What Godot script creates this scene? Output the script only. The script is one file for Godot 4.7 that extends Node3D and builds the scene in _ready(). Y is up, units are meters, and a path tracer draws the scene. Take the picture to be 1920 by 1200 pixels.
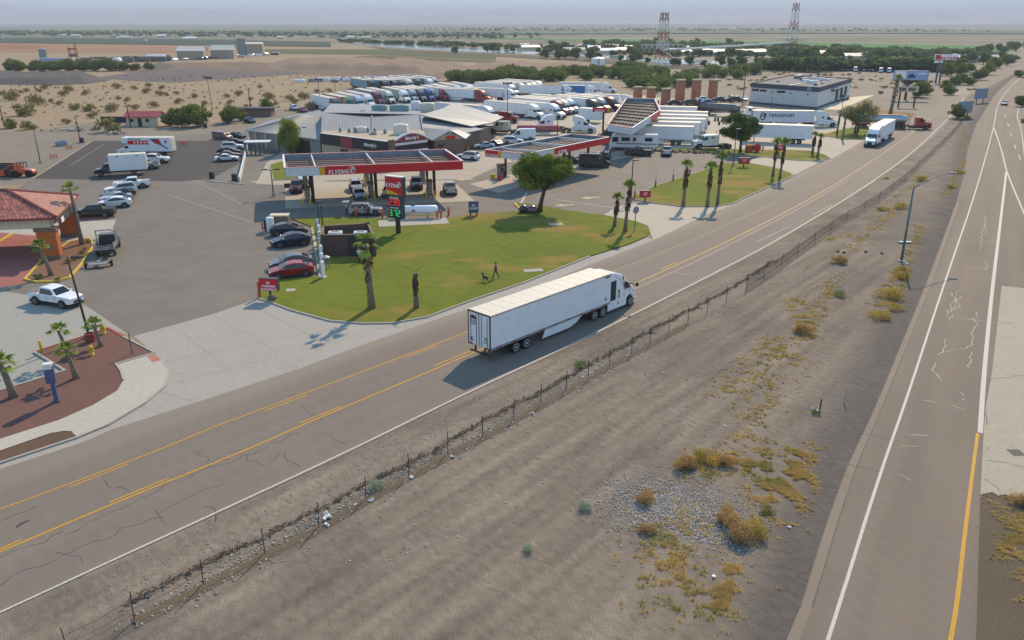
extends Node3D
# A truck stop beside a desert frontage road,seen from about 26 m up. Metres,y up,-z away from the first viewpoint.
var M := {}
var cache := {}
var used_names := {}
var big := FastNoiseLite.new()
var mid := FastNoiseLite.new()
var fine := FastNoiseLite.new()
var rng := RandomNumberGenerator.new()
func _ready() -> void:
	rng.seed = 7
	var cam := Camera3D.new()
	cam.name = "camera"
	cam.fov = 44.2
	cam.near = 0.5
	cam.far = 30000.0
	cam.position = Vector3(0,26,0)
	cam.rotation_degrees = Vector3(-20.753,0,0)
	add_child(cam)
	var env := Environment.new()
	var sky_mat := ProceduralSkyMaterial.new()
	sky_mat.sky_top_color = Color(0.36,0.52,0.665)
	sky_mat.sky_horizon_color = Color(0.74,0.77,0.785)
	sky_mat.sky_curve = 0.16
	sky_mat.ground_horizon_color = Color(0.62,0.6,0.56)
	sky_mat.ground_bottom_color = Color(0.42,0.38,0.33)
	sky_mat.sun_angle_max = 20.0
	var sky := Sky.new()
	sky.sky_material = sky_mat
	env.background_mode = Environment.BG_SKY
	env.sky = sky
	env.background_energy_multiplier = 1.62
	env.tonemap_mode = Environment.TONE_MAPPER_LINEAR
	env.tonemap_exposure = 1.36
	env.fog_enabled = true
	env.fog_density = 0.00016
	env.fog_light_color = Color(0.72,0.75,0.8)
	env.sdfgi_enabled = true
	env.ssao_enabled = true
	env.ssil_enabled = true
	var we := WorldEnvironment.new()
	we.name = "world_environment"
	we.environment = env
	add_child(we)
	var sun := DirectionalLight3D.new()
	sun.name = "sun"
	sun.light_color = Color(1.0,0.9,0.76)
	sun.light_energy = 1.25
	sun.light_angular_distance = 0.6
	sun.shadow_enabled = true
	add_child(sun)
	sun.look_at_from_position(Vector3.ZERO,-Vector3(0.27,0.615,-0.741))
	big.noise_type = FastNoiseLite.TYPE_SIMPLEX_SMOOTH
	big.frequency = 0.02
	big.fractal_octaves = 4
	big.seed = 3
	mid.noise_type = FastNoiseLite.TYPE_SIMPLEX_SMOOTH
	mid.frequency = 0.11
	mid.fractal_octaves = 4
	mid.seed = 11
	fine.noise_type = FastNoiseLite.TYPE_SIMPLEX_SMOOTH
	fine.frequency = 0.7
	fine.fractal_octaves = 3
	fine.seed = 23
	make_materials()
	build_ground()
	build_roads()
	build_far_country()
	build_station()
	build_motel()
	build_canopies()
	build_yard_structures()
	build_hero_truck()
	build_trucks()
	build_cars()
	build_plants()
	build_street_furniture()
	build_people()
	build_median()
# ---------------------------------------------------------------- helpers
func V(x: float,z: float) -> Vector2:
	return Vector2(x,z)
func at(p: Vector2,h := 0.0) -> Vector3:
	return Vector3(p.x,h,p.y)
func srgb(r: float,g: float,b: float) -> Color:
	return Color(r/255.0,g/255.0,b/255.0)
func lin(r: float,g: float,b: float) -> Color:
	return Color(r/255.0,g/255.0,b/255.0).srgb_to_linear()
func numbered(called: String) -> String:
	var n: int = used_names.get(called,0)
	used_names[called] = n + 1
	return called if n == 0 else "%s_%03d" % [called,n]
func tag(o: Node,label := "",category := "",group := "",kind := "") -> Node:
	if label: o.set_meta("label",label)
	if category: o.set_meta("category",category)
	if group: o.set_meta("group",group)
	if kind: o.set_meta("kind",kind)
	return o
func thing(called: String,label: String,category: String,pos := Vector3.ZERO,yaw := 0.0,group := "") -> Node3D:
	var o := Node3D.new()
	o.name = numbered(called)
	add_child(o)
	o.position = pos
	o.rotation.y = yaw
	tag(o,label,category,group)
	return o
func part(called: String,mesh: Mesh,mat: Material,parent: Node,label := "") -> MeshInstance3D:
	var o := MeshInstance3D.new()
	o.name = called
	o.mesh = mesh
	o.material_override = mat
	parent.add_child(o,true)
	if label: o.set_meta("label",label)
	return o
func solo(called: String,mesh: Mesh,mat: Material,label: String,category: String,group := "") -> MeshInstance3D:
	var o := MeshInstance3D.new()
	o.name = numbered(called)
	o.mesh = mesh
	o.material_override = mat
	add_child(o)
	tag(o,label,category,group)
	return o
func struct(called: String,mesh: Mesh,mat: Material) -> MeshInstance3D:
	var o := MeshInstance3D.new()
	o.name = numbered(called)
	o.mesh = mesh
	o.material_override = mat
	add_child(o)
	o.set_meta("kind","structure")
	return o
func copy_of(o: Node3D,label: String,pos: Vector3,yaw := 0.0,size := 1.0) -> Node3D:
	var c: Node3D = o.duplicate()
	c.name = numbered(str(o.name).rstrip("0123456789").trim_suffix("_"))
	add_child(c)
	c.position = pos
	c.rotation.y = yaw
	c.scale = Vector3.ONE*size
	c.set_meta("label",label)
	return c
func swarm(called: String,mesh: Mesh,mat: Material,xf: Array,colors := PackedColorArray()) -> MultiMeshInstance3D:
	var mm := MultiMesh.new()
	mm.transform_format = MultiMesh.TRANSFORM_3D
	mm.use_colors = colors.size() > 0
	mm.mesh = mesh
	mm.instance_count = xf.size()
	for i in xf.size():
		mm.set_instance_transform(i,xf[i])
		if colors.size() > 0:
			mm.set_instance_color(i,colors[i])
	var o := MultiMeshInstance3D.new()
	o.name = numbered(called)
	o.multimesh = mm
	o.material_override = mat
	add_child(o)
	o.set_meta("kind","stuff")
	return o
func heading(a: Vector2,b: Vector2) -> float:   # yaw that turns +x towards b - a
	return atan2(-(b.y - a.y),b.x - a.x)
class Mb:
	var v := PackedVector3Array()
	var c := PackedColorArray()
	var u := PackedVector2Array()
	var col := Color.WHITE
	var tf := Transform3D()
	func tri(a: Vector3,b: Vector3,d: Vector3) -> void:
		v.append(tf*a)
		v.append(tf*b)
		v.append(tf*d)
		c.append(col)
		c.append(col)
		c.append(col)
	func quad(a: Vector3,b: Vector3,d: Vector3,e: Vector3) -> void:
		tri(a,b,d)
		tri(a,d,e)
	func box(m: Vector3,s: Vector3,basis := Basis()) -> void:
		var h := s*0.5
		var p: Array[Vector3] = []
		for i in 8:
			p.append(m + basis*Vector3(h.x if i & 1 else -h.x,h.y if i & 2 else -h.y,h.z if i & 4 else -h.z))
		quad(p[4],p[6],p[7],p[5])
		quad(p[1],p[3],p[2],p[0])
		quad(p[5],p[7],p[3],p[1])
		quad(p[0],p[2],p[6],p[4])
		quad(p[6],p[2],p[3],p[7])
		quad(p[0],p[4],p[5],p[1])
	func softbox(m: Vector3,s: Vector3,b: float) -> void:
		var h := s*0.5
		var ring := func(dx: float,dz: float,y: float) -> PackedVector3Array:
			var x := h.x - dx
			var z := h.z - dz
			return PackedVector3Array([m + Vector3(-x + b,y,-z),m + Vector3(x - b,y,-z),m + Vector3(x,y,-z + b),m + Vector3(x,y,z - b),m + Vector3(x - b,y,z),m + Vector3(-x + b,y,z),m + Vector3(-x,y,z - b),m + Vector3(-x,y,-z + b)])
		loft([ring.call(0.0,0.0,-h.y),ring.call(0.0,0.0,h.y - b),ring.call(b,b,h.y)])
	func loft(rings: Array,cap := true) -> void:
		for i in rings.size() - 1:
			var a: PackedVector3Array = rings[i]
			var b: PackedVector3Array = rings[i + 1]
			var n := a.size()
			for k in n:
				var q := (k + 1) % n
				quad(a[q],b[q],b[k],a[k])
		if cap:
			var f: PackedVector3Array = rings[0]
			var l: PackedVector3Array = rings[-1]
			for k in range(1,f.size() - 1):
				tri(f[0],f[k + 1],f[k])
				tri(l[0],l[k],l[k + 1])
	func tube(path: Array,radii: Array,sides := 8,cap := true) -> void:
		var rings := []
		var n := path.size()
		var side := Vector3.ZERO
		for i in n:
			var d: Vector3 = (path[mini(i + 1,n - 1)] - path[maxi(i - 1,0)]).normalized()
			if side == Vector3.ZERO or absf(side.dot(d)) > 0.95:
				side = d.cross(Vector3.UP if absf(d.y) < 0.9 else Vector3.RIGHT).normalized()
			side = (side - d*side.dot(d)).normalized()
			var up := d.cross(side)
			var r: float = radii[mini(i,radii.size() - 1)]
			var ring := PackedVector3Array()
			for k in sides:
				var t := -TAU*k/sides
				ring.append(path[i] + (side*cos(t) + up*sin(t))*r)
			rings.append(ring)
		loft(rings,cap)
	func lathe(m: Vector3,profile: Array,sides := 12,basis := Basis()) -> void:
		var rings := []
		for p in profile:
			var ring := PackedVector3Array()
			for k in sides:
				var t := TAU*k/sides
				ring.append(m + basis*Vector3(cos(t)*p.x,p.y,sin(t)*p.x))
			rings.append(ring)
		loft(rings)
	func prism(poly: PackedVector2Array,y0: float,y1: float,bottom := false) -> void:
		var idx := Geometry2D.triangulate_polygon(poly)
		for i in range(0,idx.size(),3):
			up_tri(Vector3(poly[idx[i]].x,y1,poly[idx[i]].y),Vector3(poly[idx[i + 1]].x,y1,poly[idx[i + 1]].y),Vector3(poly[idx[i + 2]].x,y1,poly[idx[i + 2]].y))
			if bottom:
				tri(Vector3(poly[idx[i]].x,y0,poly[idx[i]].y),Vector3(poly[idx[i + 1]].x,y0,poly[idx[i + 1]].y),Vector3(poly[idx[i + 2]].x,y0,poly[idx[i + 2]].y))
		if y1 - y0 > 0.0001:
			var cw := Geometry2D.is_polygon_clockwise(poly)
			for i in poly.size():
				var a := poly[i]
				var b := poly[(i + 1) % poly.size()]
				if cw:
					quad(Vector3(b.x,y0,b.y),Vector3(a.x,y0,a.y),Vector3(a.x,y1,a.y),Vector3(b.x,y1,b.y))
				else:
					quad(Vector3(a.x,y0,a.y),Vector3(b.x,y0,b.y),Vector3(b.x,y1,b.y),Vector3(a.x,y1,a.y))
	func up_tri(a: Vector3,b: Vector3,d: Vector3) -> void:
		if (d - a).cross(b - a).y < 0.0:
			tri(a,d,b)
		else:
			tri(a,b,d)
	func slab(poly: PackedVector2Array,z0: float,z1: float) -> void:
		var idx := Geometry2D.triangulate_polygon(poly)
		for i in range(0,idx.size(),3):
			var a := poly[idx[i]]
			var b := poly[idx[i + 1]]
			var d := poly[idx[i + 2]]
			if (b - a).cross(d - a) > 0.0:
				var t := b
				b = d
				d = t
			tri(Vector3(a.x,a.y,z1),Vector3(b.x,b.y,z1),Vector3(d.x,d.y,z1))
			tri(Vector3(a.x,a.y,z0),Vector3(d.x,d.y,z0),Vector3(b.x,b.y,z0))
		var area := 0.0
		for i in poly.size():
			area += poly[i].cross(poly[(i + 1) % poly.size()])
		for i in poly.size():
			var a := poly[i]
			var b := poly[(i + 1) % poly.size()]
			if area < 0.0:
				var t := a
				a = b
				b = t
			quad(Vector3(a.x,a.y,z1),Vector3(a.x,a.y,z0),Vector3(b.x,b.y,z0),Vector3(b.x,b.y,z1))
	func body(poly: PackedVector2Array,hw: Callable,b: float) -> void:
		var n := poly.size()
		var area := 0.0
		for i in n:
			area += poly[i].cross(poly[(i + 1) % n])
		var p := poly.duplicate()
		if area < 0.0:
			p.reverse()
		var inset := PackedVector2Array()
		for i in n:
			var e0 := (p[i] - p[(i + n - 1) % n]).normalized()
			var e1 := (p[(i + 1) % n] - p[i]).normalized()
			var nn := (Vector2(-e0.y,e0.x) + Vector2(-e1.y,e1.x)).normalized()
			inset.append(p[i] + nn*b)
		var idx := Geometry2D.triangulate_polygon(inset)
		for i in range(0,idx.size(),3):
			var q := [inset[idx[i]],inset[idx[i + 1]],inset[idx[i + 2]]]
			if (q[1] - q[0]).cross(q[2] - q[0]) > 0.0:
				q = [q[0],q[2],q[1]]
			var w := []
			for k in 3:
				w.append(hw.call(q[k].x,q[k].y))
			tri(Vector3(q[0].x,q[0].y,w[0]),Vector3(q[1].x,q[1].y,w[1]),Vector3(q[2].x,q[2].y,w[2]))
			tri(Vector3(q[0].x,q[0].y,-w[0]),Vector3(q[2].x,q[2].y,-w[2]),Vector3(q[1].x,q[1].y,-w[1]))
		for i in n:
			var k := (i + 1) % n
			var wa: float = hw.call(p[i].x,p[i].y)
			var wb: float = hw.call(p[k].x,p[k].y)
			var a0 := Vector3(inset[i].x,inset[i].y,wa)
			var b0 := Vector3(inset[k].x,inset[k].y,wb)
			var a1 := Vector3(p[i].x,p[i].y,wa - b)
			var b1 := Vector3(p[k].x,p[k].y,wb - b)
			var m := Vector3(1,1,-1)
			quad(a0,a1,b1,b0)
			quad(a1,a1*m,b1*m,b1)
			quad(a1*m,a0*m,b0*m,b1*m)
	func done(smooth := false) -> ArrayMesh:
		var me := ArrayMesh.new()
		add_to(me,smooth)
		return me
	func add_to(me: ArrayMesh,smooth := false) -> void:
		if v.is_empty():
			return
		if smooth:
			var st := SurfaceTool.new()
			st.begin(Mesh.PRIMITIVE_TRIANGLES)
			for i in v.size():
				st.set_smooth_group(0)
				st.set_color(c[i])
				st.add_vertex(v[i])
			st.generate_normals()
			st.index()
			st.commit(me)
			return
		var nn := PackedVector3Array()
		nn.resize(v.size())
		for i in range(0,v.size(),3):
			var n := (v[i + 2] - v[i]).cross(v[i + 1] - v[i]).normalized()
			nn[i] = n
			nn[i + 1] = n
			nn[i + 2] = n
		var arr := []
		arr.resize(Mesh.ARRAY_MAX)
		arr[Mesh.ARRAY_VERTEX] = v
		arr[Mesh.ARRAY_NORMAL] = nn
		arr[Mesh.ARRAY_COLOR] = c
		me.add_surface_from_arrays(Mesh.PRIMITIVE_TRIANGLES,arr)
func box_mesh(m: Vector3,s: Vector3) -> ArrayMesh:
	var b := Mb.new()
	b.box(m,s)
	return b.done()
# ---------------------------------------------------------------- materials
func ramp_texture(dark: float,light: float,freq: float,seed_: int,kind := FastNoiseLite.TYPE_SIMPLEX_SMOOTH,size := 512,bump := 0.0) -> NoiseTexture2D:
	var n := FastNoiseLite.new()
	n.noise_type = kind
	n.frequency = freq
	n.fractal_octaves = 5
	n.seed = seed_
	var t := NoiseTexture2D.new()
	t.width = size
	t.height = size
	t.seamless = true
	t.noise = n
	if bump > 0.0:
		t.as_normal_map = true
		t.bump_strength = bump
	else:
		var g := Gradient.new()
		g.set_color(0,Color(dark,dark,dark))
		g.set_color(1,Color(light,light,light))
		t.color_ramp = g
	return t
func plain_mat(called: String,col: Color,rough := 0.6,metal := 0.0,spec := 0.5) -> StandardMaterial3D:
	var m := StandardMaterial3D.new()
	m.resource_name = called
	m.albedo_color = col
	m.roughness = rough
	m.metallic = metal
	m.metallic_specular = spec
	M[called] = m
	return m
func grain_mat(called: String,tex: Texture2D,metres: float,normal: Texture2D,bump: float,rough := 0.95) -> StandardMaterial3D:
	var m := plain_mat(called,Color.WHITE,rough,0.0,0.3)
	m.vertex_color_use_as_albedo = true
	m.albedo_texture = tex
	m.uv1_triplanar = true
	m.uv1_world_triplanar = true
	m.uv1_scale = Vector3.ONE/metres
	if normal:
		m.normal_enabled = true
		m.normal_texture = normal
		m.normal_scale = bump
	return m
func worn_mat(called: String,col: Color,rough: float,tex: Texture2D,metres: float,metal := 0.0) -> StandardMaterial3D:
	var m := plain_mat(called,col,rough,metal)
	m.albedo_texture = tex
	m.uv1_triplanar = true
	m.uv1_scale = Vector3.ONE/metres
	return m
func make_materials() -> void:
	var soft := ramp_texture(0.9,1.0,0.012,1)
	var speck := ramp_texture(0.68,1.0,0.06,2)
	var speck_fine := ramp_texture(0.78,1.0,0.12,3)
	var lumps := ramp_texture(0,1,0.03,4,FastNoiseLite.TYPE_SIMPLEX_SMOOTH,512,6.0)
	var grit := ramp_texture(0,1,0.12,5,FastNoiseLite.TYPE_SIMPLEX_SMOOTH,512,4.0)
	grain_mat("sand",speck,9.0,lumps,0.5)
	grain_mat("dirt",ramp_texture(0.58,1.0,0.1,41),4.3,lumps,0.2)
	grain_mat("asphalt",speck_fine,3.5,grit,0.35,0.8)
	grain_mat("concrete",ramp_texture(0.93,1.0,0.03,6),9.0,grit,0.05,0.85)
	grain_mat("turf",ramp_texture(0.72,1.0,0.09,7),4.0,grit,0.5)
	grain_mat("gravel",ramp_texture(0.5,1.0,0.16,8),4.0,grit,0.7)
	grain_mat("field",ramp_texture(0.6,1.0,0.08,9),40.0,null,0.0)
	var paint := grain_mat("road_paint",ramp_texture(0.62,1.0,0.05,10),2.6,null,0.0,0.7)
	paint.metallic_specular = 0.4
	var water := plain_mat("water",srgb(120,134,130),0.12)
	water.metallic_specular = 0.5
	for p in [["white_paint",222,224,226],["cream_paint",214,208,190],["silver_paint",160,163,168],["grey_paint",92,96,102],["dark_grey_paint",48,50,54],["black_paint",22,23,26],["red_paint",150,22,28],["dark_red_paint",98,24,30],["blue_paint",38,78,140],["navy_paint",28,36,62],["green_paint",24,104,52],["teal_paint",96,150,158],["orange_paint",190,84,40],["lavender_paint",150,152,180],["brown_paint",120,62,48],["plum_paint",92,66,74],["yellow_paint",205,170,40],["sky_paint",60,128,190],["pale_blue_paint",168,188,206],["maroon_paint",84,22,30]]:
		var m := plain_mat(p[0],srgb(p[1],p[2],p[3]),0.32)
		m.clearcoat_enabled = true
		m.clearcoat = 0.4
		m.clearcoat_roughness = 0.15
	var even := ramp_texture(0.955,1.0,0.012,33)
	worn_mat("trailer_white",srgb(224,226,228),0.5,even,9.0)
	worn_mat("trailer_roof",srgb(206,197,182),0.55,ramp_texture(0.94,1.0,0.02,21),9.0)
	var gl := plain_mat("glass_dark",srgb(22,28,32),0.08)
	gl.metallic_specular = 0.6
	plain_mat("tyre",srgb(34,33,33),0.9)
	plain_mat("rim",srgb(165,168,172),0.35,0.7)
	plain_mat("rim_white",srgb(205,210,212),0.4,0.2)
	plain_mat("black_plastic",srgb(32,33,35),0.7)
	plain_mat("frame_dark",srgb(44,42,42),0.75)
	plain_mat("chrome",srgb(190,192,195),0.2,0.9)
	plain_mat("aluminium",srgb(168,172,176),0.38,0.75)
	plain_mat("tail_red",srgb(130,16,18),0.3)
	plain_mat("lamp_clear",srgb(205,208,212),0.15)
	plain_mat("marker_orange",srgb(210,110,30),0.4)
	worn_mat("galvanised",srgb(138,142,146),0.55,soft,3.0,0.3)
	worn_mat("steel_pole",srgb(92,92,94),0.6,soft,2.0,0.2)
	worn_mat("dark_pole",srgb(52,48,46),0.7,soft,2.0)
	worn_mat("standing_seam",srgb(134,138,142),0.55,soft,9.0,0.1)
	worn_mat("stucco_tan",srgb(172,158,136),0.9,soft,5.0)
	worn_mat("stucco_brown",srgb(122,100,86),0.9,soft,5.0)
	worn_mat("stucco_white",srgb(206,208,208),0.85,soft,7.0)
	worn_mat("stucco_orange",srgb(186,104,48),0.9,soft,4.0)
	worn_mat("stucco_cream",srgb(206,196,170),0.9,soft,4.0)
	worn_mat("block_brown",srgb(92,74,66),0.92,speck_fine,3.0)
	worn_mat("terracotta",srgb(170,96,78),0.85,soft,2.0)
	worn_mat("terracotta_dark",srgb(138,70,58),0.85,soft,2.0)
	worn_mat("terracotta_pale",srgb(184,112,92),0.85,soft,2.0)
	worn_mat("clay_drum",srgb(176,110,82),0.9,soft,4.0)
	worn_mat("tar_roof",srgb(84,90,98),0.85,soft,6.0)
	worn_mat("deck_rust",srgb(128,104,98),0.8,soft,3.0)
	worn_mat("deck_grey",srgb(124,112,104),0.8,soft,3.0)
	worn_mat("fascia_dark",srgb(33,37,40),0.6,soft,4.0)
	worn_mat("fascia_white",srgb(214,216,218),0.55,soft,4.0)
	worn_mat("sign_red",srgb(205,14,26),0.45,soft,6.0)
	worn_mat("sign_yellow",srgb(226,172,30),0.5,soft,4.0)
	worn_mat("sign_dark",srgb(58,68,74),0.6,soft,4.0)
	worn_mat("sign_blue",srgb(72,88,124),0.6,soft,2.0)
	plain_mat("sign_white",srgb(228,228,226),0.6)
	plain_mat("print_black",srgb(28,30,34),0.7)
	plain_mat("print_teal",srgb(50,120,130),0.7)
	plain_mat("print_blue",srgb(30,60,120),0.7)
	plain_mat("board_black",srgb(16,18,18),0.6)
	for p in [["led_red",255,46,60],["led_green",40,235,130]]:
		var m := plain_mat(p[0],srgb(40,40,40),0.6)
		m.emission_enabled = true
		m.emission = srgb(p[1],p[2],p[3])
		m.emission_energy_multiplier = 0.5
	worn_mat("kerb_grey",srgb(164,158,148),0.9,soft,2.0)
	worn_mat("kerb_yellow",srgb(206,176,58),0.85,soft,2.0)
	worn_mat("kerb_red",srgb(176,74,62),0.85,soft,2.0)
	worn_mat("bollard_orange",srgb(206,98,50),0.6,soft,1.0)
	worn_mat("bollard_yellow",srgb(220,180,40),0.6,soft,1.0)
	worn_mat("bollard_red",srgb(188,52,40),0.6,soft,1.0)
	worn_mat("white_metal",srgb(214,216,216),0.4,soft,2.0)
	worn_mat("wood_pole",srgb(88,68,54),0.95,speck_fine,1.0)
	worn_mat("bark",srgb(98,78,62),0.95,speck,0.8)
	worn_mat("palm_bark",srgb(146,128,112),0.95,speck,0.7)
	worn_mat("palm_skirt",srgb(124,98,76),0.95,speck,0.5)
	worn_mat("rubble",srgb(120,110,102),0.95,speck,1.0)
	worn_mat("sand_mound",srgb(150,124,104),0.95,speck,9.0)
	worn_mat("red_paint_dull",srgb(150,62,54),0.8,soft,3.0)
	worn_mat("sky_metal",srgb(150,164,178),0.6,soft,5.0)
	worn_mat("trailer_orange",srgb(176,106,84),0.5,soft,6.0)
	worn_mat("trailer_lavender",srgb(146,148,178),0.5,soft,6.0)
	worn_mat("trailer_teal",srgb(126,158,166),0.5,soft,6.0)
	worn_mat("trailer_blue",srgb(40,110,176),0.45,soft,6.0)
	worn_mat("trailer_jet",srgb(218,222,228),0.5,soft,6.0)
	worn_mat("tank_grey",srgb(112,108,108),0.5,soft,4.0,0.3)
	worn_mat("tarp_pink",srgb(172,96,98),0.9,soft,3.0)
	worn_mat("sticker_green",srgb(150,165,130),0.7,soft,1.0)
	worn_mat("mural_blue",srgb(60,120,160),0.6,ramp_texture(0.5,1.0,0.02,31),1.5)
	plain_mat("green_dark_paint",srgb(34,52,48),0.3)
	plain_mat("dark_teal_paint",srgb(40,62,70),0.3)
	worn_mat("stucco_grey",srgb(134,134,132),0.9,soft,5.0)
	worn_mat("sign_maroon",srgb(138,44,56),0.5,soft,5.0)
	worn_mat("unit_teal",srgb(126,156,156),0.6,soft,3.0)
	worn_mat("cap_pink",srgb(226,160,152),0.55,soft,4.0)
	worn_mat("fascia_inner",srgb(132,148,162),0.5,soft,4.0,0.2)
	worn_mat("pump_grey",srgb(132,126,120),0.6,soft,3.0)
	worn_mat("deck_dark",srgb(78,72,70),0.8,soft,3.0)
	worn_mat("band_navy",srgb(66,74,90),0.7,soft,4.0)
	worn_mat("roof_red",srgb(156,62,64),0.6,soft,4.0)
	worn_mat("board_blue",srgb(150,172,204),0.5,soft,6.0)
	worn_mat("board_back",srgb(136,148,164),0.7,soft,3.0)
	worn_mat("highway_steel",srgb(104,116,122),0.6,soft,2.0,0.2)
	worn_mat("mound_dark",srgb(92,84,80),0.95,speck,8.0)
	for p in [["leaf_tree",1],["leaf_bush",2],["leaf_palm",3],["leaf_dry",4],["leaf_far",5]]:
		var m := plain_mat(p[0],Color.WHITE,0.75,0.0,0.3)
		m.vertex_color_use_as_albedo = true
		m.cull_mode = BaseMaterial3D.CULL_DISABLED
		m.backlight_enabled = true
		m.backlight = Color(0.82,0.82,0.6)
	var cloth := plain_mat("figure",Color.WHITE,0.9)
	cloth.vertex_color_use_as_albedo = true
	var vc := plain_mat("tinted",Color.WHITE,0.9)
	vc.vertex_color_use_as_albedo = true
# ---------------------------------------------------------------- ground,roads and pavements
func sheet_mesh(poly: PackedVector2Array,y: float,cell: float,tone: Callable) -> ArrayMesh:
	var lo := poly[0]
	var hi := poly[0]
	for p in poly:
		lo = lo.min(p)
		hi = hi.max(p)
	var nx := int(ceil((hi.x - lo.x)/cell))
	var nz := int(ceil((hi.y - lo.y)/cell))
	var inside := PackedByteArray()
	inside.resize((nx + 1)*(nz + 1))
	var ids := {}
	var v := PackedVector3Array()
	var c := PackedColorArray()
	var idx := PackedInt32Array()
	for j in nz + 1:
		for i in nx + 1:
			inside[j*(nx + 1) + i] = 1 if Geometry2D.is_point_in_polygon(lo + Vector2(i,j)*cell,poly) else 0
	var hit := {}
	for k in poly.size():
		var a := poly[k]
		var b := poly[(k + 1) % poly.size()]
		var steps := int(ceil(a.distance_to(b)/(cell*0.12))) + 1
		for q in steps + 1:
			var p := a.lerp(b,float(q)/steps) - lo
			hit[Vector2i(int(floor(p.x/cell)),int(floor(p.y/cell)))] = true
	for j in nz:
		for i in nx:
			var o := lo + Vector2(i,j)*cell
			var w := nx + 1
			var sum := inside[j*w + i] + inside[j*w + i + 1] + inside[j*w + w + i] + inside[j*w + w + i + 1]
			if hit.has(Vector2i(i,j)) or (sum > 0 and sum < 4):
				for piece in Geometry2D.intersect_polygons(PackedVector2Array([o,o + Vector2(cell,0),o + Vector2(cell,cell),o + Vector2(0,cell)]),poly):
					var ti := Geometry2D.triangulate_polygon(piece)
					var base := v.size()
					for p in piece:
						v.append(Vector3(p.x,y,p.y))
						c.append(tone.call(p.x,p.y))
					for t in range(0,ti.size(),3):
						var n := (piece[ti[t + 1]] - piece[ti[t]]).cross(piece[ti[t + 2]] - piece[ti[t]])
						idx.append_array([base + ti[t],base + ti[t + 1],base + ti[t + 2]] if n > 0.0 else [base + ti[t],base + ti[t + 2],base + ti[t + 1]])
			elif inside[j*(nx + 1) + i]:
				var q := []
				for d in [Vector2i(0,0),Vector2i(1,0),Vector2i(1,1),Vector2i(0,1)]:
					var key: Vector2i = Vector2i(i,j) + d
					if not ids.has(key):
						ids[key] = v.size()
						var p := lo + Vector2(key)*cell
						v.append(Vector3(p.x,y,p.y))
						c.append(tone.call(p.x,p.y))
					q.append(ids[key])
				idx.append_array([q[0],q[1],q[2],q[0],q[2],q[3]])
	return indexed_mesh(v,c,idx)
func indexed_mesh(v: PackedVector3Array,c: PackedColorArray,idx: PackedInt32Array) -> ArrayMesh:
	var n := PackedVector3Array()
	n.resize(v.size())
	n.fill(Vector3.UP)
	var arr := []
	arr.resize(Mesh.ARRAY_MAX)
	arr[Mesh.ARRAY_VERTEX] = v
	arr[Mesh.ARRAY_NORMAL] = n
	arr[Mesh.ARRAY_COLOR] = c
	arr[Mesh.ARRAY_INDEX] = idx
	var me := ArrayMesh.new()
	me.add_surface_from_arrays(Mesh.PRIMITIVE_TRIANGLES,arr)
	return me
func sheet(called: String,poly: Array,y: float,cell: float,tone: Callable,mat: String) -> MeshInstance3D:
	return struct(called,sheet_mesh(PackedVector2Array(poly),y,cell,tone),M[mat])
func smooth_line(p: Array,rounds := 2) -> Array:
	for r in rounds:
		var q := [p[0]]
		for i in p.size() - 1:
			q.append(p[i].lerp(p[i + 1],0.25))
			q.append(p[i].lerp(p[i + 1],0.75))
		q.append(p[-1])
		p = q
	return p
func strip_into(b: Mb,p: Array,width: float,y: float,jitter := 0.0) -> void:
	for i in p.size() - 1:
		var d0: Vector2 = (p[mini(i + 1,p.size() - 1)] - p[maxi(i - 1,0)]).normalized().orthogonal()*width*0.5
		var d1: Vector2 = (p[mini(i + 2,p.size() - 1)] - p[i]).normalized().orthogonal()*width*0.5
		if jitter > 0.0:
			d0 *= 1.0 - jitter*absf(fine.get_noise_2dv(p[i]*3.0))*2.0
			d1 *= 1.0 - jitter*absf(fine.get_noise_2dv(p[i + 1]*3.0))*2.0
		var a: Vector2 = p[i] + d0
		var e: Vector2 = p[i] - d0
		var f: Vector2 = p[i + 1] + d1
		var g: Vector2 = p[i + 1] - d1
		b.up_tri(Vector3(a.x,y,a.y),Vector3(f.x,y,f.y),Vector3(g.x,y,g.y))
		b.up_tri(Vector3(a.x,y,a.y),Vector3(g.x,y,g.y),Vector3(e.x,y,e.y))
func line(called: String,p: Array,width: float,y: float,col: Color,rounds := 2) -> MeshInstance3D:
	var b := Mb.new()
	b.col = col
	strip_into(b,smooth_line(p,rounds),width,y)
	return struct(called,b.done(),M["road_paint"])
func wander(a: Vector2,b: Vector2,amp: float,seed_: int) -> Array:
	var out := []
	var n := maxi(3,int(a.distance_to(b)/0.5))
	var side := (b - a).normalized().orthogonal()
	for i in n + 1:
		var t := float(i)/n
		out.append(a.lerp(b,t) + side*amp*fine.get_noise_2d(t*a.distance_to(b)*0.7,seed_*17.3)*2.0)
	return out
func kerb(p: Array,mat := "kerb_grey",width := 0.16,height := 0.14,rounds := 0) -> void:
	p = smooth_line(p,rounds)
	var b := Mb.new()
	for i in p.size() - 1:
		var d := Vector2(p[i + 1] - p[i])
		var yaw := atan2(-d.y,d.x)
		b.box(at((p[i] + p[i + 1])*0.5,height*0.5),Vector3(d.length() + width*0.6,height + 0.0007*(i % 3),width),Basis(Vector3.UP,yaw))
	struct("kerb",b.done(),M[mat])
const SUNK := 1.06   # how much paler the vertex tones are than the grain that multiplies them
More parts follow.
